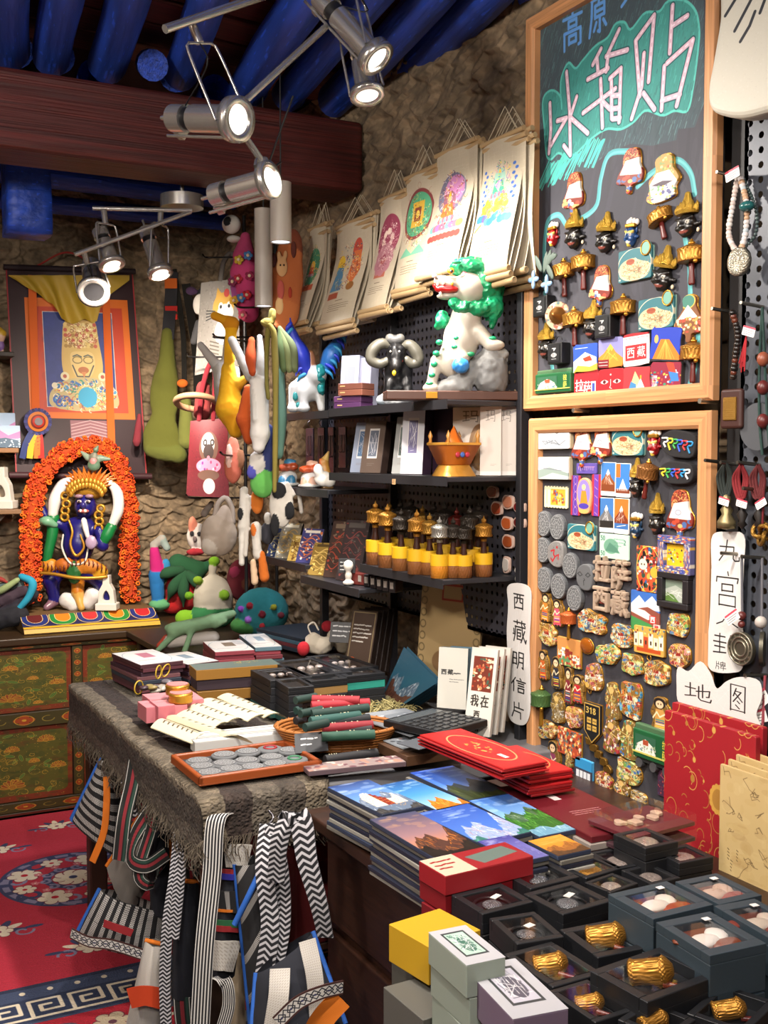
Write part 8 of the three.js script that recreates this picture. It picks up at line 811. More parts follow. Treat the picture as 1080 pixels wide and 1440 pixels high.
pile(3,'long_box','grey-green long box with gold line on the long box stack','box',zA,[436,292,842,256,414,262],.925,.034,[0x8a6224,0x33272e,0x7a561e],(g,w,h)=>{fillR(g,'#55625c',0,0,w,h);speck(g,['#c8a83a'],30,w*.4,h*.4,1,2,w*.5,0);},'long boxes in the stack');
for(let i=0;i<8;i++)slab('pink_box','small pink printed box beside the gold tins','box',zA,[[205,440],[262,437],[182,475],[240,470],[300,468],[350,420],[380,440],[252,500]].map(([x,y])=>[x,y,x+78,y-12,x-14,y-34])[i],i===7?.858:.886-(i % 3)*.003,.045,[0xc07078,0xb8646e][i % 2],(g,w,h)=>{fillR(g,'#cc848a',0,0,w,h);scrib(g,'#6a3a40',3,w*.2,h*.4,w*.6,2,12);},'small pink boxes');
[[347,352,.93,'upper'],[362,392,.915,'lower']].forEach(([x,y,h,w])=>{const p=onY(...zA(x,y),h),o=thing('gold_tin',w+' round gold tin with pink lid','tin',[p.x,h-.03,p.z]);part(o,'tin',lathe([[0,0],[.034,0],[.035,.006],[.033,.008],[.035,.014],[.033,.016],[.035,.022],[.034,.028],[0,.028]],28),goldM);part(o,'lid_print',cyl(.031,.031,.002,[0,.029,0],null,24),M(0xb87a78,.5));});
{const p=onY(...zA(255,360),.89),o=thing('charm_heap','heap of wrapped charms with yellow cord rings beside the pink boxes','charms',p);for(let k=0;k<14;k++)part(o,'charm',T(sph(.016,null,[1.3,.5,1],8),[rr(-.09,.07),rr(-.02,.006),rr(-.06,.06)],[0,rr(0,3),rr(-.3,.3)]),M(pick([0x2a2a34,0x6a6468,0x8a7a4a,0x3a2a30,0x9a9488]),.35));for(const[x,y,z]of[[.0,.04,0],[.02,.045,.01],[-.07,.005,.03]])part(o,'cord_ring',T(tor(.02,.0022,null,null,20,6),[x,y,z],[rr(-.4,.4),rr(0,1),0]),M(0xb89a2c,.6));}
// folded cream papers, white tubes
[[420,655,300,535,215,568],[560,625,420,545,275,520],[520,585,400,480,300,498],[580,560,470,458,362,470],[690,545,560,440,432,455],[770,528,650,425,540,422]].forEach((c,i)=>{const y=TY+.02+i*.006,q=[onY(...zA(c[0],c[1]),y),onY(...zA(c[2],c[3]),y+.012),onY(...zA(c[4],c[5]),y+.012)],o=thing('folded_paper',['first','second','third','fourth','fifth','sixth'][i]+' cream folded letter in the fan, counted from the blanket edge','paper'),bl=(u,v)=>{const p=q[2].clone().lerp(q[0],u),w=q[1].clone().sub(q[2]);return p.addScaledVector(w,v).add(V(0,.014*Math.sin(v*PI)+.004*u,0));};const g=(dy)=>grid(8,10,(u,v)=>{const p=bl(u,v);return[p.x,p.y+dy,p.z];});part(o,'sheet',intoCell(g(.001),A3.cell(110,60,(c2,w,h)=>{fillR(c2,'#cfc6a8',0,0,w,h);for(let k=0;k<7;k++)line(c2,'#3a3428',3,[[w*(.12+k*.11),h*.4],[w*(.16+k*.11),h*.62]]);line(c2,'#3a3428',2.5,[[w*.1,h*.42],[w*.9,h*.42]]);})),A3.m);part(o,'back',g(-.0015),M(0xb8ae90,.8));});
[[435,650,848,592,425,625],[440,622,830,568,430,600]].forEach((q,i)=>slab('white_tube_box',['front white long carton beside the tray','rear white long carton under the letters'][i],'box',zA,q,TY+.032+i*.004,.03,0xb8b8b4,(g,w,h)=>{fillR(g,'#c4c4c0',0,0,w,h);fillR(g,'#5a5a5c',0,h*.3,w,h*.1);}));
{// tray of carved stones
const S=lie('stone_tray','orange-brown wooden tray at the blanket front edge','tray',zA,[440,842,1012,735,355,718],TY+.016,.016),m=M(0x8a421c,.4);part(S.o,'base',rbox(S.w,.006,S.d,.003,[0,.003,0]),m);part(S.o,'felt_pad',rbox(S.w-.03,.003,S.d-.03,.001,[0,.0075,0]),M(0x2c2c30,.9));for(const[w,d,x,z]of[[S.w,.014,0,S.d/2-.007],[S.w,.014,0,-S.d/2+.007],[.014,S.d,S.w/2-.007,0],[.014,S.d,-S.w/2+.007,0]])part(S.o,'rim',rbox(w,.022,d,.005,[x,.012,z]),m);
[[445,735],[570,705],[685,690],[895,683],[460,762],[572,747],[680,733],[800,717],[500,792],[607,775],[710,765],[820,750],[795,675],[915,727]].forEach(([x,y],i)=>{const p=onY(...zA(x+6,y-8),TY+.02),o=thing('carved_stone',i<12?'round grey stone carved with a white pattern lying in the tray':['stone with red carved sign lying in the tray','stone with green ring lying in the tray'][i-12],'stone',[p.x,TY+.009,p.z],rr(0,3),i<12?'carved stones in the tray':undefined);part(o,'stone',lathe([[0,.0],[.03,0],[.034,.004],[.033,.009],[.028,.011],[0,.0115]],20),M(0x5c5e60,.8));part(o,'carving',T(i<12?intoCell(new THREE.CircleGeometry(.028,20),mdC):T(tor(.016,.003,null,null,18,5),[0,0,0]),[0,.012,0],[-PI/2,0,0]),i<12?A2.m:M(i>12?0x2f6a4a:0x8a2028,.6));});
}
const pane=new THREE.MeshPhysicalMaterial({color:0xffffff,roughness:.04,transmission:1,thickness:0,ior:1.4});
// open-front display box with sunken content
function caseBox(S,kind,col=0x16171a,rim=.14){
const{o,w,d,h}=S,r=Math.min(w,d)*rim,m=M(col,.45);part(o,'box_body',rbox(w,h*.55,d,.002,[0,h*.275,0]),m);part(o,'box_rim',[rbox(w,h*.5,r,.002,[0,h*.75,d/2-r/2]),rbox(w,h*.5,r,.002,[0,h*.75,-d/2+r/2]),rbox(r,h*.5,d-2*r,.001,[w/2-r/2,h*.75,0]),rbox(r,h*.5,d-2*r,.001,[-w/2+r/2,h*.75,0])],m);
const y=h*.55,R0=Math.min(w,d)*.3;if(kind==='coin'||kind==='gold')part(o,'medal',lathe([[0,.004],[R0*.8,.005],[R0,.002],[R0,0]],20,[0,y+.002,0]),kind==='gold'?goldB:M(0x9a8c84,.35,{metalness:.4,bumpMap:bumpy,bumpScale:.002}));
else if(kind==='stones')part(o,'bead_row',[-1,0,1].map((k)=>sph(R0*.3,[k*w*.2,y+.004,0],[1,.6,1],8)),M(0x8a807a,.35));
else if(kind==='amulet'){part(o,'cord',T(tor(R0*1.1,.003,null,null,24,6),[0,y+.004,0],[PI/2,0,0],[1,1,1]),M(0x0e0e10,.4));part(o,'amulet',sph(R0*.62,[0,y+.004,0],[1,.35,1],14),M(0x77777a,.3,{metalness:.6,bumpMap:bumpy,bumpScale:.003}));part(o,'tag',box(w*.2,.001,d*.12,[w*.2,y+.008,-d*.2],[0,.4,0]),M(0xd0ccc4,.6));}
else if(kind==='wheel'){const g=lathe([[0,-.5],[.42,-.5],[.5,-.44],[.44,-.36],[.44,.3],[.5,.38],[.42,.46],[.2,.6],[0,.62]].map(([a,b])=>[a*R0*1.25,b*R0*1.7]),26);part(o,'drum',T(g,[0,y+R0*.5,-R0*.25],[PI/2-.25,rr(.6,1.2),0]),goldB);part(o,'handle',T(cyl(R0*.14,R0*.17,R0*.9,null,null,12),[R0*.35,y+R0*.2,R0*.85],[PI/2,.5,0]),M(0x5a1a12,.35));part(o,'finial',sph(R0*.2,[-R0*.5,y+R0*.7,-R0*.7],1,10),goldM);}
part(o,'clear_cover',T(new THREE.PlaneGeometry(w-2*r,d-2*r),[0,h*(kind==='wheel'?1.02:.93),0],[-PI/2,0,0]),pane);
}
const bx=(f,q,y,h,kind,label,group)=>{const S=lie('display_case',label,'box',f,q,y,h,group);caseBox(S,kind);return S;};
// stacks of small black cases behind the basket
[[[120,400,305,375,70,345],5],[[190,475,305,460,125,390],5],[[270,385,450,350,205,305],4],[[460,350,600,325,350,280],4],[[300,405,455,380,245,340],5],[[450,385,600,355,395,305],5]].forEach(([q,n],i)=>{let S0;for(let k=0;k<n;k++){const y=.925-(i>3?.004:0)-k*.023,f=(a,b)=>zB(a,b-(i===1?40:0));k===0?(S0=bx(f,q,y,.022,'stones',['small black case on the far stack beside the long boxes','small black case on the front stack beside the letters','small black case behind the cotton pouch side','small black case nearest the leaning brown boxes','small black case on the stack with a tan box','small black case on the stack with a teal box'][i]+', topmost of its stack')):below(S0,'flat_case','closed flat case within the black case stacks','box',y,.022,k===1&&i>3?[0x8a6a3c,0x2a8a7a][i-4]:k===n-1?0x1c4a44:0x1b1c20,'closed cases under the black cases',.002);}});
{// basket of felt rolls
const p=onY(...zB(450,700),TY),o=thing('wicker_basket','shallow oval wicker basket full of dark cloth rolls','basket',[p.x,TY,p.z],-.45),a=.162,b=.108;const wm=M(0x9a5f28,.6);for(let k=0;k<7;k++){const s=.8+k*.034;part(o,'wicker_ring',T(tor(1,.05,null,[PI/2,0,0],40,6),[0,.006+k*.008,0],null,[a*s,.09,b*s]),wm);}part(o,'basket_floor',T(cyl(.8,.8,.006,null,null,32),[0,.004,0],null,[a,1,b]),wm);for(let k=0;k<30;k++){const t=k/30*2*PI;part(o,'stake',rod([Math.cos(t)*a*.8,0,Math.sin(t)*b*.8],[Math.cos(t)*a*1.02,.06,Math.sin(t)*b*1.02],.0025,5),wm);}
[[335,485,560,490,0x8a1420,'red'],[330,515,605,500,0x981826,'bright red'],[330,555,600,525,0x17322c,'dark green'],[325,590,560,560,0x1f4a44,'teal green'],[360,600,605,575,0x14181c,'black'],[385,622,620,605,0x7a1420,'deep red'],[385,635,615,625,0x181a1e,'charcoal'],[380,662,630,650,0x1c4636,'bottle green'],[395,772,640,738,0x1a1a1e,'black fallen']].forEach(([x0,y0,x1,y1,c,w],i)=>{const y=i===8?TY+.014:TY+.125-i*.009,A=onY(...zB(x0,y0),y),B=onY(...zB(x1,y1),y),r=thing('cloth_roll',w+(i===8?' cloth roll lying before the basket':' gold-flecked cloth roll in the basket'),'cloth roll',A),q=B.clone().sub(A);part(r,'roll',rod([0,0,0],q,.0125,14),M(c,.7));for(let k=0;k<7;k++){const t=rr(.08,.92);part(r,'gold_fleck',sph(.0016,[q.x*t,q.y*t+.0125,q.z*t],1,5),M(0xc8c0a0,.4));}});
for(let i=0;i<9;i++){const y=TY+.11-(i % 4)*.018,A=onY(...zB(255+(i % 3)*22,490+i*16),y),r=thing('cloth_roll','rolled dark cloth end sticking out at the basket side','cloth roll',A,0,'roll ends in the basket');part(r,'roll',rod([0,0,0],[.07,0,-.02],.011,12),M([0x16302a,0x1a1c2c,0x18181c,0x1c3a34][i % 4],.7));}
const s=onY(...zB(330,690),TY+.04),g=thing('price_stand','grey chalk price card stuck on the wicker basket','sign',s,[-.7,-.5,.1]);part(g,'card',intoCell(planarUV(extr(rectLoop(.085,.055,.002),.003)),A2.cell(90,60,(c,w,h)=>{fillR(c,'#2c2e32',0,0,w,h);scrib(c,'#d8d8d8',4,18,18,w*.5,2,18);})),A2.m);
}
// along the wall behind
{const o=thing('cotton_pouch_heap','heap of white cotton drawstring pouches behind the black cases','pouches',onY(...zB(355,260),.9)),F={o,s:.0026,p:(x,y,z=0)=>[(x-433)*.0026,(925-y)*.0026,z*.0026]};fb(F,'pouch',[[428,912,0,12,14,10,0xb8ae9c],[440,916,6,14,12,9,0xc0b6a4],[462,908,0,14,12,10,0xb0a490],[470,918,6,10,10,8,0xa89c88]],2,felt,{noise:5,freq:.15});ft(F,'drawstring',[[424,900,2],[420,888,2],[428,884,2],[434,894,4]],[1.2,1.2,1.2,1.2],M(0xc8c0b0,.8));for(const q of[[412,918,4,9,10,7,0x9a1420],[452,892,-6,9,8,7,0x8a1420],[486,914,0,7,12,6,0x5a4a1c]])fb(F,'small_pouch',[q],2,felt);}
const standUp=(name,label,cat,f,ax,ay,X,w,h,d,turn,tilt,col,draw,A=A3)=>{const p=onX(...f(ax,ay),X),o=thing(name,label,cat,p,[tilt,turn,0]);part(o,'body',rbox(w,h,d,.002,[0,h/2,-d/2]),M(col,.5));if(draw)part(o,'front_print',T(plane(A.cell(110,110*h/w,draw),w,h),[0,h/2,.0006]),A.m);return o;};
const dkBox=(g,w,h)=>{fillR(g,'#4a3a30',0,0,w,h);line(g,'#8a7a5a',4,[[8,8],[w-8,8],[w-8,h-8],[8,h-8],[8,8]]);scrib(g,'#c8c4bc',5,w*.15,h*.25,w*.7,5,15);disc(g,'#b8542a',w*.25,h*.85,14);};for(let k=0;k<4;k++)standUp('boxed_picture',['front','second','third','rearmost'][k]+' dark brown boxed scroll leaning on the stone wall','box',zB,545+k*26,345,1.62+k*.03,.1,.2+k*.006,.022,-R(60),-.28,0x241a16,k?null:dkBox);standUp('chalk_sign','dark chalk sign behind the cotton pouches','sign',zB,480,215,1.62,.1,.07,.006,-R(45),-.3,0x2a2a2c,(g,w,h)=>{fillR(g,'#2c2c2e',0,0,w,h);scrib(g,'#c8c8c8',5,12,16,w-24,3,18);});
[0,1,2,3].forEach((k)=>{const q=[[640,520],[770,235],[935,400],[700,555]].map(([a,b])=>onX(...zB(a+k*7,b+k*11),1.62+k*.02)),o=thing('blue_pouch',k?'lower blue felt pouch in the leaning pile':'top blue felt pouch printed with a snow mountain','pouch',[0,0,0],0,k?'blue felt pouches':undefined),g=(d)=>grid(6,6,(u,v)=>{const p=q[0].clone().lerp(q[3],u).lerp(q[1].clone().lerp(q[2],u),v);return[p.x+d,p.y,p.z];});part(o,'front',k?g(0):intoCell(g(0),A3.cell(150,130,(c,w,h)=>{fillR(c,'#2f5a70',0,0,w,h);c.save();c.beginPath();c.rect(w*.08,h*.12,w*.84,h*.88);c.clip();c.translate(0,-h*.02);vista(['#2f5a70','#2f5a70'],[[.42,.4,'#5f7486',['#e0e4e8','#26344a','#b8c0c8'],4,120],[.6,.2,'#5a3a30',['#8a5a44','#3a2420']],[.8,.1,'#b8ac84',['#d8cca4','#8a7e58']]],'#2f5a70')(c,w,h);c.restore();})),k?M(0x2f6078,.9):A3.m);part(o,'back',g(.012),M(0x2a566c,.9));});
{const o=thing('straw_heap','heap of pale shredded straw under the blue pouches','straw',onY(...zB(655,530),.815)),gs=[];o.userData.kind='stuff';for(let k=0;k<260;k++){const x=rr(-.11,.09),z=rr(-.06,.06),y=.02*(1-(x*x+z*z)*70)*rnd();gs.push(tube([[x,y,z],[x+rr(-.02,.02),y+.01,z+rr(-.02,.02)],[x+rr(-.03,.03),y,z+rr(-.03,.03)]],.0013,3,3));}part(o,'straw',gs,M(0xa89c68,.9));}
standUp('kraft_envelope','large kraft paper envelope with red stamp leaning on the wall','envelope',zC,455,520,1.76,.25,.46,.01,-R(72),-.1,0xa08458,(g,w,h)=>{fillR(g,'#b59a6c',0,0,w,h);for(let k=0;k<7;k++)fillR(g,pick(['#9a4a34','#6a7a6a','#c8a86a','#5a5248']),w*(.1+k*.12),h*.05,w*.08,h*.06);g.strokeStyle='#a8342a';g.lineWidth=2.5;g.strokeRect(w*.36,h*.32,w*.32,h*.1);poly(g,'#a8342a',[[w*.44,h*.3],[w*.52,h*.24],[w*.6,h*.3]]);for(let k=0;k<9;k++){ringC(g,'#6a5a3c',1.5,w*.06,h*(.2+k*.08),5);ringC(g,'#6a5a3c',1.5,w*.94,h*(.2+k*.08),5);}disc(g,'#8a6a48',w*.45,h*.84,w*.2,h*.08);});
standUp('guide_book','white guide book standing before the kraft envelope','book',zC,485,635,1.6,.085,.17,.03,-R(48),-.12,0x5a7480,(g,w,h)=>{fillR(g,'#c8c6bc',0,0,w,h);g.strokeStyle='#2c2c2c';glyph(g,'西',w*.1,h*.36,w*.2,h*.09,3);glyph(g,'藏',w*.32,h*.36,w*.2,h*.09,2.6);scrib(g,'#3a3a3a',4,w*.54,h*.42,w*.36,1,10);scrib(g,'#6a6a68',2,w*.4,h*.52,w*.5,2,9);});standUp('guide_book','blue-grey guide book behind the white one','book',zC,540,625,1.66,.085,.17,.02,-R(48),-.12,0x4a6a7a,null);
['front','second','third'].forEach((w,k)=>standUp('photo_card_pack',w+' white photo card pack with red mural picture','card pack',zC,612+k*34,770-k*12,1.6+k*.045,.08,.235,.012,-R(62),-.2,0xc0bab0,(g,a,b)=>{fillR(g,'#c9c4ba',0,0,a,b);fillR(g,'#6a2a1c',a*.12,b*.1,a*.76,b*.4);speck(g,['#c8845a','#d8c8a8','#3f5a4a','#a8442a'],60,a*.7,b*.36,2,8,a*.15,b*.12);g.strokeStyle='#2a2622';glyph(g,'我',a*.14,b*.54,a*.32,b*.14,5);glyph(g,'在',a*.52,b*.54,a*.32,b*.14,5);glyph(g,'西',a*.3,b*.72,a*.24,b*.1,4);glyph(g,'藏',a*.3,b*.84,a*.24,b*.12,3.6);}));
{const S=lie('calculator','black desk calculator lying on grey plastic sleeves','calculator',zC,[430,770,610,690,200,690],.885,.02);part(S.o,'case',rbox(S.w,S.h,S.d,.004,[0,S.h/2,0]),M(0x141416,.4));part(S.o,'display',rbox(S.w*.9,.002,S.d*.2,.001,[0,S.h,-S.d*.34]),M(0x4a4e50,.25));for(let r=0;r<5;r++)for(let k=0;k<6;k++)part(S.o,'key',rbox(S.w*.11,.004,S.d*.08,.002,[S.w*(-.4+k*.16),S.h+.001,S.d*(-.12+r*.125)]),M(0x303234,.4));}
for(let k=0;k<7;k++)slab('plastic_sleeve','clear grey plastic sleeve with picture under the calculator','sleeve',zC,[[330,850,480,790,250,810],[250,790,420,730,110,690],[180,730,360,690,90,660],[400,820,530,770,300,770],[290,800,450,740,200,740],[240,850,400,800,190,800],[420,850,520,800,330,810]][k],.862-k*.004,.003,[0x4a4e54,0x6a6e72,0x84888c][k % 3],k % 2?(g,w,h)=>{fillR(g,'#70757a',0,0,w,h);speck(g,['#b8bcc0','#3a3e42','#8a5a50'],24,w,h,3,12);}:null,'plastic sleeves');
slab('wooden_tray_board','shallow brown wooden tray holding the plastic sleeves','tray',zC,[255,885,505,835,140,810],.838,.026,0x4a3220,null);slab('picture_folder','long thin folder with flowered cover before the basket','folder',zB,[320,835,765,775,298,800],TY+.014,.012,0x5a4a50,(g,w,h)=>{fillR(g,'#8a7a78',0,0,w,h);speck(g,['#b8a8a0','#6a4a50','#a87a6a'],50,w,h,2,9);});
pile(6,'red_envelope','red festive envelope with gold oval print','envelope',zC,[690,960,870,905,418,765],.93,.004,[0xa01418,0x8a1014],(g,w,h)=>{fillR(g,'#b81c1c',0,0,w,h);ringC(g,'#d8905a',5,w/2,h/2,w*.4,h*.36);speck(g,['#c8a45a','#a88a3a'],20,w*.3,h*.3,3,6,w*.35,h*.35);fillR(g,'#e8e0d8',w*.46,h*.7,w*.1,h*.1);},'red envelopes under the top one');pile(8,'red_envelope','second-row red envelope near the chalkboard','envelope',zC,[840,990,1015,940,690,850],.9,.006,[0xa41418,0x7a0e12],(g,w,h)=>{fillR(g,'#b01a1c',0,0,w,h);ringC(g,'#d0884a',4,w/2,h/2,w*.42,h*.36);},'red envelopes near the chalkboard');
// ---------- near desk ----------
const DY=.75,W1=['#e8ecf2','#b8c4d8','#8a98b4'],scene1={p1:(g,w,h)=>{vista(['#20386e','#5a86c8','#b8c8d8'],[[.5,.25,'#5a6a80',W1],[.95,.2,'#2a2c30',['#4a4a48','#8a8478']]])(g,w,h);for(let k=0;k<16;k++){const x=w*(.16+k*.045),q=h*(.5-.14*Math.sin(k*.42));fillR(g,k>5&&k<10?'#7a2418':'#d8ccb8',x,q,w*.06,h*.8-q);for(let r=0;r<4;r++)fillR(g,'#e0a040',x+w*.015,q+h*(.05+r*.06),w*.012,h*.02);}},p2:vista(['#1c4a86','#3f86c0','#9ac0d0'],[[.75,.6,'#b0620f',['#f0b83a','#d8881c','#8a3c0c','#ffd870'],2.5,200]]),p3:vista(['#1c3f9a','#3f70c8','#a8bce0'],[[.55,.3,'#26323a',['#3a4a50','#18202a']],[.8,.4,'#2e3a1c',['#7a8030','#4a5424','#1a2412'],3,160]]),p4:vista(['#24489c','#4a78cc'],[[.6,.65,'#8a9cc0',['#f2f5fa','#dfe6f0','#5a6c94','#b87a70'],3,260],[1.0,.3,'#2f6a62',['#5aa090','#1f4a44']]]),p5:vista(['#3a6cc0','#7aa8dc','#c8dce8'],[[.45,.25,'#3a5a3a',['#6a8a5a','#e0e6ea']],[.62,.25,'#245a1c',['#4a9030','#123a10','#7ab848'],8,240],[.86,.1,'#5f8fa8',['#a8d0d8','#3a6a80','#d8e8e8']]]),p6:vista(['#3a3f5c','#8a6a70','#d8884a'],[[.6,.4,'#4a2c24',['#e08a2c','#c8641c','#2a1814'],3,140],[.9,.25,'#17110f',['#2c2018','#0c0908']]],'#e8a868'),p7:vista(['#d88a2c','#c8701c'],[[.5,.3,'#8a5420',['#d8983c','#5a3414']],[.8,.2,'#4a3018',['#7a4c20','#2a1a0c']]],'#f0c080'),p8:vista(['#3a3a86','#7a78b8'],[[.6,.5,'#5a5a98',['#b8b8d8','#8a8ac0','#3a3a70']]])};
[['p1',[275,325,442,280,90,200],10,'palace at dusk'],['p2',[498,312,612,270,332,192],8,'orange mountain under blue sky'],['p3',[640,265,815,222,435,140],12,'dark green valley and blue sky'],['p6',[480,512,662,456,288,336],12,'orange sunset over dark peaks'],['p4',[680,458,852,388,508,312],9,'white snow mountains'],['p5',[930,422,1090,375,700,258],9,'green forest lake'],['p8',[860,520,1000,490,690,430],7,'violet evening peaks'],['p7',[1030,500,1150,460,930,430],7,'golden brown hills']].forEach(([k,q,n,w],i)=>pile(n,'postcard_set','postcard set showing '+w,'postcards',zD,q,DY+.105-(i % 3)*.006,.0095,[0x2c3448,0x6a665e,0x1c2030,0x8a8880],scene1[k],'postcard sets under the one showing '+w));
pile(3,'red_card_box','red box with cream label corner on the desk edge','box',zD,[560,582,922,490,455,515],DY+.12,.036,[0x8a141c,0x7a1018,0x6a0e16],(g,w,h)=>{fillR(g,'#8a1820',0,0,w,h);fillR(g,'#c0ae98',0,0,w*.36,h);scrib(g,'#8a1c20',5,w*.06,h*.25,w*.24,3,16);poly(g,'#5a6a64',[[w*.42,h*.3],[w*.9,h*.15],[w*.95,h*.6],[w*.5,h*.8]]);},'red boxes in the stack');pile(5,'maroon_album','dark red album with white price labels','album',zD,[1110,435,1320,360,889,203],DY+.095,.014,[0x5a1018,0x8a8078],(g,w,h)=>{fillR(g,'#5c121c',0,0,w,h);fillR(g,'#d8d0cc',w*.2,h*.12,w*.12,h*.14);fillR(g,'#d8d0cc',w*.4,h*.24,w*.12,h*.14);scrib(g,'#a87a7a',2.5,w*.3,h*.6,w*.5,3,9);},'dark red albums in the pile');
for(let k=0,S0;k<4;k++){const S=lie('plastic_case',['top','second','third','lowest'][k]+' clear plastic case with letter-shaped magnets in the pile','case',zE,[690,100,862,48,560,45],DY+.125,.025);S.o.position.y-=k*.027;S0=S;if(k){S.o.position.x+=rr(-.008,.008);S.o.position.z+=rr(-.01,.02);S.o.rotation.y+=rr(-.05,.05);}part(S.o,'tray',rbox(S.w*.97,.008,S.d*.97,.001,[0,.004,0]),M([0x5a1c24,0x3a2028,0x4a242c,0x2a1a20][k],.5));for(let j=0;j<(k?0:5);j++)part(S.o,'letter_magnet',T(extr(blobLoop(.022,.028,8,.4),.005,.001,1),[S.w*(-.3+j*.15),.009,S.d*(j % 2?.06:-.06)],[-PI/2,0,0]),M(0xb89a84,.6));part(S.o,'lid',rbox(S.w,.024,S.d,.001,[0,.0125,0]),pane);}
[[385,275,515,232,298,215],[245,348,385,305,165,288],[480,352,606,302,384,285],[345,432,482,408,268,355]].forEach((q,i)=>below(bx(zE,q,DY+.085,.036,'amulet',['black case with silver amulet behind the red boxes','black case with black-corded amulet before the red boxes','black case with large silver amulet between two amulet cases','black case with amulet next to the banknote frames'][i]),'flat_case','closed black case under the amulet cases','box',DY+.048,.047,0x141518,'closed black cases on the desk',.002));
[[550,245,637,206,474,200,'gold','small black case with round gold medal'],[636,217,716,190,574,165,'coin','small black case with blue-red painted medal'],[720,156,806,130,640,110,'coin','small black case on top of the case pile near the plastic cases'],[820,196,920,176,744,156,'coin','small black case with white label beside the brocade folder'],[740,257,825,236,650,214,'coin','small black case with white stone medal'],[620,282,700,252,545,250,'coin','small black case with grey coin beside the big grey box']].forEach(([a,b,c,d,e,f,k,w],i)=>{const t=[.07,.07,.11,.085,.07,.07][i];below(bx(zE,[a,b,c,d,e,f],DY+t,.026,k,w),'flat_case','closed black case supporting a medal case','box',DY+t-.027,t-.028,0x131417,'closed cases under the medal cases',.002);});
[[580,476,742,432,484,390,'wide black case with gold prayer wheel beside the grey boxes'],[440,572,552,512,350,462,'black case with gold prayer wheel next to the violet banknote frame'],[735,622,882,516,610,515,'tilted black case with large gold prayer wheel and red handle'],[570,668,672,620,458,568,'black case with gold prayer wheel at the desk front'],[1010,690,1110,600,838,632,'black case with silver-gold prayer wheel under the grey boxes'],[790,720,850,650,660,650,'black case with prayer wheel between two lower prayer wheel cases']].forEach((q,i)=>{const t=i===2?.105:.08;below(bx(zE,q.slice(0,6),DY+t,.04,'wheel',q[6]),'flat_case','closed black case under a prayer wheel case','box',DY+t-.041,t-.042,0x121316,'closed cases under the prayer wheel cases',.002);});
const toy=(c1,c2)=>(S)=>{const{o,w,d,h}=S,m=M(0x2c3840,.5),r=.16;part(o,'carton',rbox(w,h*.8,d,.002,[0,h*.4,0]),m);part(o,'lid_frame',[rbox(w,h*.2,d*r,.001,[0,h*.9,d*(.5-r/2)]),rbox(w,h*.2,d*r,.001,[0,h*.9,-d*(.5-r/2)]),rbox(w*r,h*.2,d*(1-2*r),.001,[w*(.5-r/2),h*.9,0]),rbox(w*r,h*.2,d*(1-2*r),.001,[-w*(.5-r/2),h*.9,0])],m);part(o,'lining',box(w*.68,.001,d*.68,[0,h*.805,0]),M(0x5a2c20,.6));part(o,'charm_doll',[sph(.02,[-.01,h*.84,.0],[1.4,.4,.9],10),sph(.014,[.02,h*.85,-.01],[1.2,.5,1.4],10)],M(c1,.5));part(o,'charm_robe',[sph(.02,[.02,h*.82,.02],[1.5,.35,.8],10),sph(.012,[-.04,h*.83,-.015],[1.3,.4,1],8)],M(c2,.5));part(o,'clear_cover',T(new THREE.PlaneGeometry(w*.68,d*.68),[0,h*.97,0],[-PI/2,0,0]),pane);part(o,'white_tag',box(.012,.0008,.01,[w*.25,h*1.0+.001,-d*.32]),M(0xd8d4d0,.6));};
[[745,355,928,316,606,284,.135,.06,0xc8bcb0,0x8a3a20,'dark grey window box with white-robed charm doll behind'],[935,322,1042,286,828,250,.135,.06,0xa88a78,0x7a2a20,'dark grey window box with pink charm near the map'],[912,462,1085,430,744,366,.14,.07,0xc8c0b8,0x6a3018,'dark grey window box with red and white charm, front one'],[1085,420,1200,390,934,320,.135,.06,0xb8a898,0x6a2a20,'dark grey window box touching the antique map']].forEach((q)=>{const S=lie('window_box',q[10],'box',zE,q.slice(0,6),DY+q[6],q[7]);toy(q[8],q[9])(S);below(S,'window_box_carton','closed dark grey carton under the window boxes','box',DY+q[6]-q[7]-.001,q[6]-q[7]-.002,0x28333a,'closed dark grey cartons');});
const note=(a,b)=>(g,w,h)=>{fillR(g,'#b0b0b4',0,0,w,h);fillR(g,'#3a3e40',w*.2,h*.12,w*.6,h*.68);fillR(g,a,w*.25,h*.16,w*.5,h*.6);disc(g,b,w*.52,h*.5,w*.17,h*.2);for(let i=0;i<40;i++)line(g,pick([b,'#d8d8d8']),1.5,[[w*rr(.28,.72),h*rr(.2,.72)],[w*rr(.28,.72),h*rr(.2,.72)]]);g.fillStyle=b;g.font='bold 14px sans-serif';g.fillText('50',w*.28,h*.26);};
[[195,498,306,470,95,398,.175,.045,0x8a9488,note('#a8c4b4','#3f6a5a'),'tilted pale green framed banknote box'],[330,655,490,620,198,500,.15,.05,0x6a5a6c,note('#b8b6c0','#55525e'),'tilted violet-grey framed banknote box']].forEach((q)=>{const S=lie('banknote_box',q[10],'box',zE,q.slice(0,6),DY+q[6],q[7]);if(q[9])for(let k=0;k<3;k++)below(S,'banknote_box','closed '+(q[8]===0x8a9488?'green-grey':'violet')+' box under a framed banknote','box',DY+q[6]-(k+1)*(q[7]+.001),q[7],q[8],'closed boxes under the framed banknotes',.008);part(S.o,'carton',rbox(S.w,S.h,S.d,.002,[0,S.h/2,0]),M(q[8],.5));if(q[9])part(S.o,'framed_note',T(plane(A3.cell(120,150,q[9]),S.w,S.d),[0,S.h+.0006,0],[-PI/2,0,0]),A3.m);});
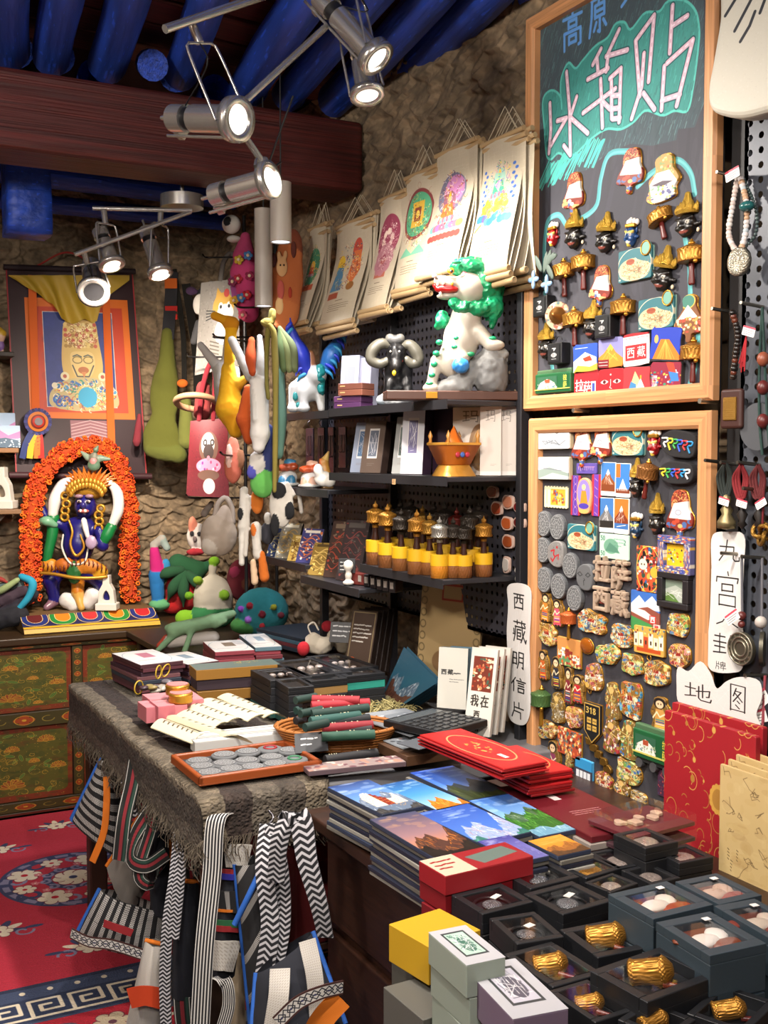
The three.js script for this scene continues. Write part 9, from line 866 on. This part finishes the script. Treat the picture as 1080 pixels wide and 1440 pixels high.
slab('yellow_box','yellow-topped small box beside the banknote frames','box',zE,[85,458,182,385,30,376],DY+.11,.06,0xb8901c,null);slab('grey_pouch','grey cloth wrapped box on the low stand','box',zE,[60,670,190,600,0,560],DY+.04,.11,0x55544e,null);slab('support_carton','plain carton under the yellow box','box',zE,[85,520,182,450,30,440],DY+.048,.1,0x4a4a44,null);
// ---------- woven bags hanging from the table edge ----------
const rep=(w,h,draw)=>{const t=canvasTex(w,h,draw);t.wrapS=t.wrapT=THREE.RepeatWrapping;return new THREE.MeshStandardMaterial({map:t,roughness:.95});};
const zig=rep(64,64,(g,w,h)=>{fillR(g,'#16161a',0,0,w,h);for(let k=-1;k<4;k++)line(g,'#aeacb0',8,[[0,k*21.33],[21,k*21.33+16],[43,k*21.33],[64,k*21.33+16]]);}),lines=rep(64,64,(g,w,h)=>{fillR(g,'#c2bfba',0,0,w,h);for(let k=0;k<6;k++)fillR(g,'#141418',k*10.7+3,0,6,h);}),tri=rep(64,64,(g,w,h)=>{fillR(g,'#141614',0,0,w,h);fillR(g,'#7a2028',24,0,14,h);fillR(g,'#1f3a30',44,0,10,h);fillR(g,'#b0aca6',56,0,3,h);fillR(g,'#b0aca6',3,0,3,h);}),diam=rep(64,64,(g,w,h)=>{fillR(g,'#3a1c18',0,0,w,h);fillR(g,'#b8b4ae',8,0,48,h);for(const q of[0,32,64])line(g,'#20202a',5,[[32,q-24],[52,q],[32,q+24],[12,q],[32,q-24]]);fillR(g,'#2a2a4a',28,26,8,12);});
const knit=(stripes)=>rep(128,128,(g,w,h)=>{fillR(g,'#141416',0,0,w,h);for(const[y,n]of stripes)for(let r=0;r<n;r++)for(let x=0;x<w;x+=8)line(g,'#c4c0ba',3.6,[[x,y+r*7],[x+4,y+r*7+4]]);});
const knitA=knit([[10,3],[54,4],[98,3]]),knitB=knit([[40,4]]),wovenW=rep(64,64,(g,w,h)=>{fillR(g,'#b5b0a8',0,0,w,h);for(let y=0;y<64;y+=8)for(let x=0;x<64;x+=8)line(g,'#948e86',2,[[x,y],[x+4,y+4]]);}),greyW=rep(64,64,(g,w,h)=>{fillR(g,'#77726c',0,0,w,h);for(let y=0;y<64;y+=6)for(let x=0;x<64;x+=6)disc(g,'#67625c',x,y,1.6);});
const ORA=M(0xc86a10,.8),BLU=M(0x1f56a8,.8),NAVY=M(0x14161f,.95),RED=M(0x8a1c22,.9);
// soft bag from four photograph corners (TL, TR, BR, BL) at distance d; repeat of the weave u, v
function soft(label,quad,d,mat,ru,rv,bulge,edges={},name='woven_bag',rot=0){
const dd=Array.isArray(d)?d:[d,d,d,d],q=quad.map(([x,y],i)=>onD(x,y,dd[i])),c=q[0].clone().add(q[1]).add(q[2]).add(q[3]).multiplyScalar(.25),o=thing(name,label,'bag',c,-YAW),inv=new THREE.Matrix4().makeRotationY(YAW),L=(p)=>p.clone().sub(c).applyMatrix4(inv),l=q.map(L),bl=(u,v)=>l[3].clone().lerp(l[2],u).lerp(l[0].clone().lerp(l[1],u),v);
const g=(s)=>{const k=grid(16,16,(u,v)=>{const p=bl(u,v),b=bulge*Math.pow(Math.sin(u*PI),.6)*(v>.97?.5:Math.pow(Math.sin(clamp(v*.8+.1)*PI),.5))+.012*(fbm(u*5+quad[0][0],v*5)-.45)*(bulge>0?1:0);return[p.x,p.y,p.z+s*b];}),uv=k.attributes.uv;for(let i=0;i<uv.count;i++){const a=uv.getX(i),b=uv.getY(i);rot===2?uv.setXY(i,a*ru,b*rv-a*1.4):rot?uv.setXY(i,b*ru,a*rv):uv.setXY(i,a*ru,b*rv);}return k;};
part(o,'front_cloth',g(1),mat);part(o,'back_cloth',g(-1),mat);const ed={t:[0,1],r:[1,2],b:[2,3],l:[3,0]};for(const[k,m]of Object.entries(edges)){const[i,j]=ed[k];part(o,'piping',rod(l[i],l[j],.006,8),m);}
return{o,S:(name2,pts,w,m,sides=[[1,0,.3]],t=.003)=>part(o,name2,strap(pts.map(([x,y,z=0])=>L(onD(x,y,dd[0]+z))),w,t,sides,36),m),T:(name2,pts,r,m)=>part(o,name2,tube(pts.map(([x,y,z=0])=>L(onD(x,y,dd[0]+z))),r,24,8),m)};
}
let b=soft('black bag with white zigzag stripes and blue hem beside the chest',[[142,1066],[170,1062],[172,1208],[100,1152]],3.45,knitA,2,3,.05,{b:BLU,l:BLU});b.S('strap',[[160,1070],[164,1040,0],[172,1012,.05],[180,1040,0]],.05,zig);b.S('orange_band',[[150,1092,-.08],[150,1130,-.09],[146,1170,-.09],[130,1212,-.08]],.022,ORA);
b=soft('black striped bag with red star and loose patterned strap on the carpet side',[[140,1250],[232,1280],[226,1345],[105,1318]],3.1,knitA,2,3,.06,{l:BLU},'woven_bag',1);b.S('patterned_strap',[[100,1312,-.1],[125,1324,-.12],[155,1328,-.12],[200,1342,-.1]],.03,diam,[[0,1,0]]);b.S('red_star',[[146,1298,-.1],[165,1305,-.11],[186,1312,-.1]],.02,RED,[[0,1,0]]);
b=soft('grey woven bag turned on its corner with orange piping',[[200,1142],[228,1215],[184,1286],[150,1218]],3.15,greyW,4,4,.04,{l:ORA,t:ORA});
b=soft('dark bag with red and green striped straps hanging from the blanket edge',[[205,1150],[240,1160],[238,1290],[212,1280]],3.1,NAVY,1,1,.04,{r:ORA});b.S('striped_strap',[[192,1064,.06],[186,1100,-.02],[175,1150,-.1],[168,1210,-.1]],.045,tri);b.S('striped_strap',[[238,1105,-.06],[215,1135,-.1],[188,1180,-.12],[185,1210,-.14],[205,1218,-.15],[235,1200,-.14]],.04,tri,[[1,0,.2],[1,0,.2],[.3,1,0],[0,1,0]]);b.S('striped_strap',[[225,1110,-.1],[214,1160,-.12],[196,1235,-.14],[212,1245,-.14],[232,1205,-.12]],.034,tri,[[1,0,.2],[1,0,.2],[0,1,0]]);b.S('striped_strap',[[204,1090,.02],[200,1130,0],[206,1180,-.02]],.03,tri);b.S('zigzag_strap',[[180,1050,.3],[178,1080,.2],[182,1110,.1],[188,1150,.05]],.04,zig);b.S('zigzag_strap',[[222,1128,.02],[226,1150,.0],[232,1180,.0]],.045,zig);b.T('hook',[[206,1070,.02],[209,1090,.0],[204,1102,-.02]],.003,steelD);
b=soft('rolled off-white woven bag with orange-red band',[[204,1322],[238,1330],[236,1450],[176,1446]],2.85,wovenW,4,8,.045,{t:ORA});b.S('orange_band',[[182,1404,-.06],[205,1400,-.075],[234,1406,-.06]],.05,M(0xb8380c,.85),[[0,1,0]]);
b=soft('rolled navy bag with orange hems and zigzag straps',[[246,1238],[280,1240],[276,1400],[240,1402]],2.8,NAVY,1,1,.04,{t:ORA,b:ORA});b.S('zigzag_strap',[[252,1170,-.02],[246,1230,-.06],[236,1300,-.08],[232,1380,-.08],[234,1450,-.08]],.03,zig);b.S('zigzag_strap',[[256,1172,-.04],[252,1240,-.08],[244,1320,-.09]],.03,zig);b.S('striped_strap',[[262,1172,.02],[268,1210,0],[270,1235,0]],.04,tri);b.S('striped_strap',[[256,1402,-.02],[258,1430,-.02],[262,1460,-.02]],.05,tri);
b=soft('rolled white and black bag with red, blue and green bands',[[318,1188],[352,1194],[330,1372],[294,1366]],2.65,NAVY,1,1,.045,{});for(const[t,w,m]of[[.07,.055,wovenW],[.2,.014,RED],[.235,.014,M(0x24248a,.9)],[.38,.006,ORA],[.43,.05,knitB],[.5,.006,ORA],[.6,.016,M(0x1f5a34,.9)],[.64,.014,RED],[.85,.07,wovenW]]){const y=mixn(1190,1370,t),x0=mixn(318,294,t),x1=mixn(352,330,t);b.S('band',[[x0,y,-.035],[(x0+x1)/2-4,y+1,-.052],[(x0+x1)/2+4,y+1,-.052],[x1,y+2,-.035]],w,m,[[0,1,0]]);}
b.S('lined_strap',[[322,1142,-.02],[305,1150,-.08],[298,1230,-.1],[288,1330,-.12],[281,1450,-.12]],.044,lines,[[1,0,.1]]);b.S('lined_strap',[[318,1138,.02],[322,1160,0],[318,1200,0]],.05,lines);b.S('lined_strap',[[300,1375,-.1],[318,1382,-.13],[322,1410,-.13],[312,1450,-.12]],.03,lines);
b=soft('black bag with diagonal white stitched stripes and blue hems',[[330,1215],[392,1200],[410,1410],[352,1440]],2.6,knitB,3,4,.06,{l:BLU},'woven_bag',2);b.T('blue_hem',[[372,1212,-.06],[352,1255,-.075],[330,1300,-.07]],.007,BLU);b.S('zigzag_strap',[[378,1158,-.02],[372,1220,-.08],[380,1300,-.1],[372,1370,-.1]],.044,zig);b.S('zigzag_strap',[[382,1160,-.03],[396,1230,-.08],[398,1300,-.1],[390,1350,-.1]],.036,zig);b.T('hook',[[378,1140,.02],[384,1150,0],[376,1162,-.02]],.003,steelD);
b=soft('front black bag with white woven bands, brown patterned strap and orange lining',[[360,1368],[440,1310],[486,1440],[352,1470]],[2.45,2.5,2.4,2.4],NAVY,1,1,.06,{l:BLU,r:BLU});b.S('woven_band',[[394,1362,-.07],[392,1400,-.1],[382,1465,-.1]],.045,wovenW);b.S('woven_band',[[432,1322,-.06],[442,1370,-.09],[448,1440,-.09]],.038,wovenW);b.S('patterned_strap',[[390,1438,-.12],[420,1410,-.13],[450,1396,-.13],[482,1388,-.1]],.03,diam,[[0,1,0]]);b.S('orange_lining',[[436,1465,-.1],[456,1430,-.11],[480,1404,-.1]],.05,ORA,[[.6,-1,0]]);b.S('zigzag_strap',[[402,1146,-.02],[420,1150,-.04],[432,1210,-.06],[448,1270,-.06],[458,1318,-.04]],[.055,.036],zig);b.S('zigzag_strap',[[408,1144,.02],[394,1180,0],[388,1240,.02]],.04,zig);
b=soft('cream paper-lined pouch behind the rolled bag',[[320,1330],[342,1345],[346,1440],[318,1440]],2.75,M(0x9a8a72,.9),1,1,.02,{});
scene.traverse((o)=>{if(o.isMesh){o.castShadow=true;o.receiveShadow=true;}});
renderer.render(scene,camera);
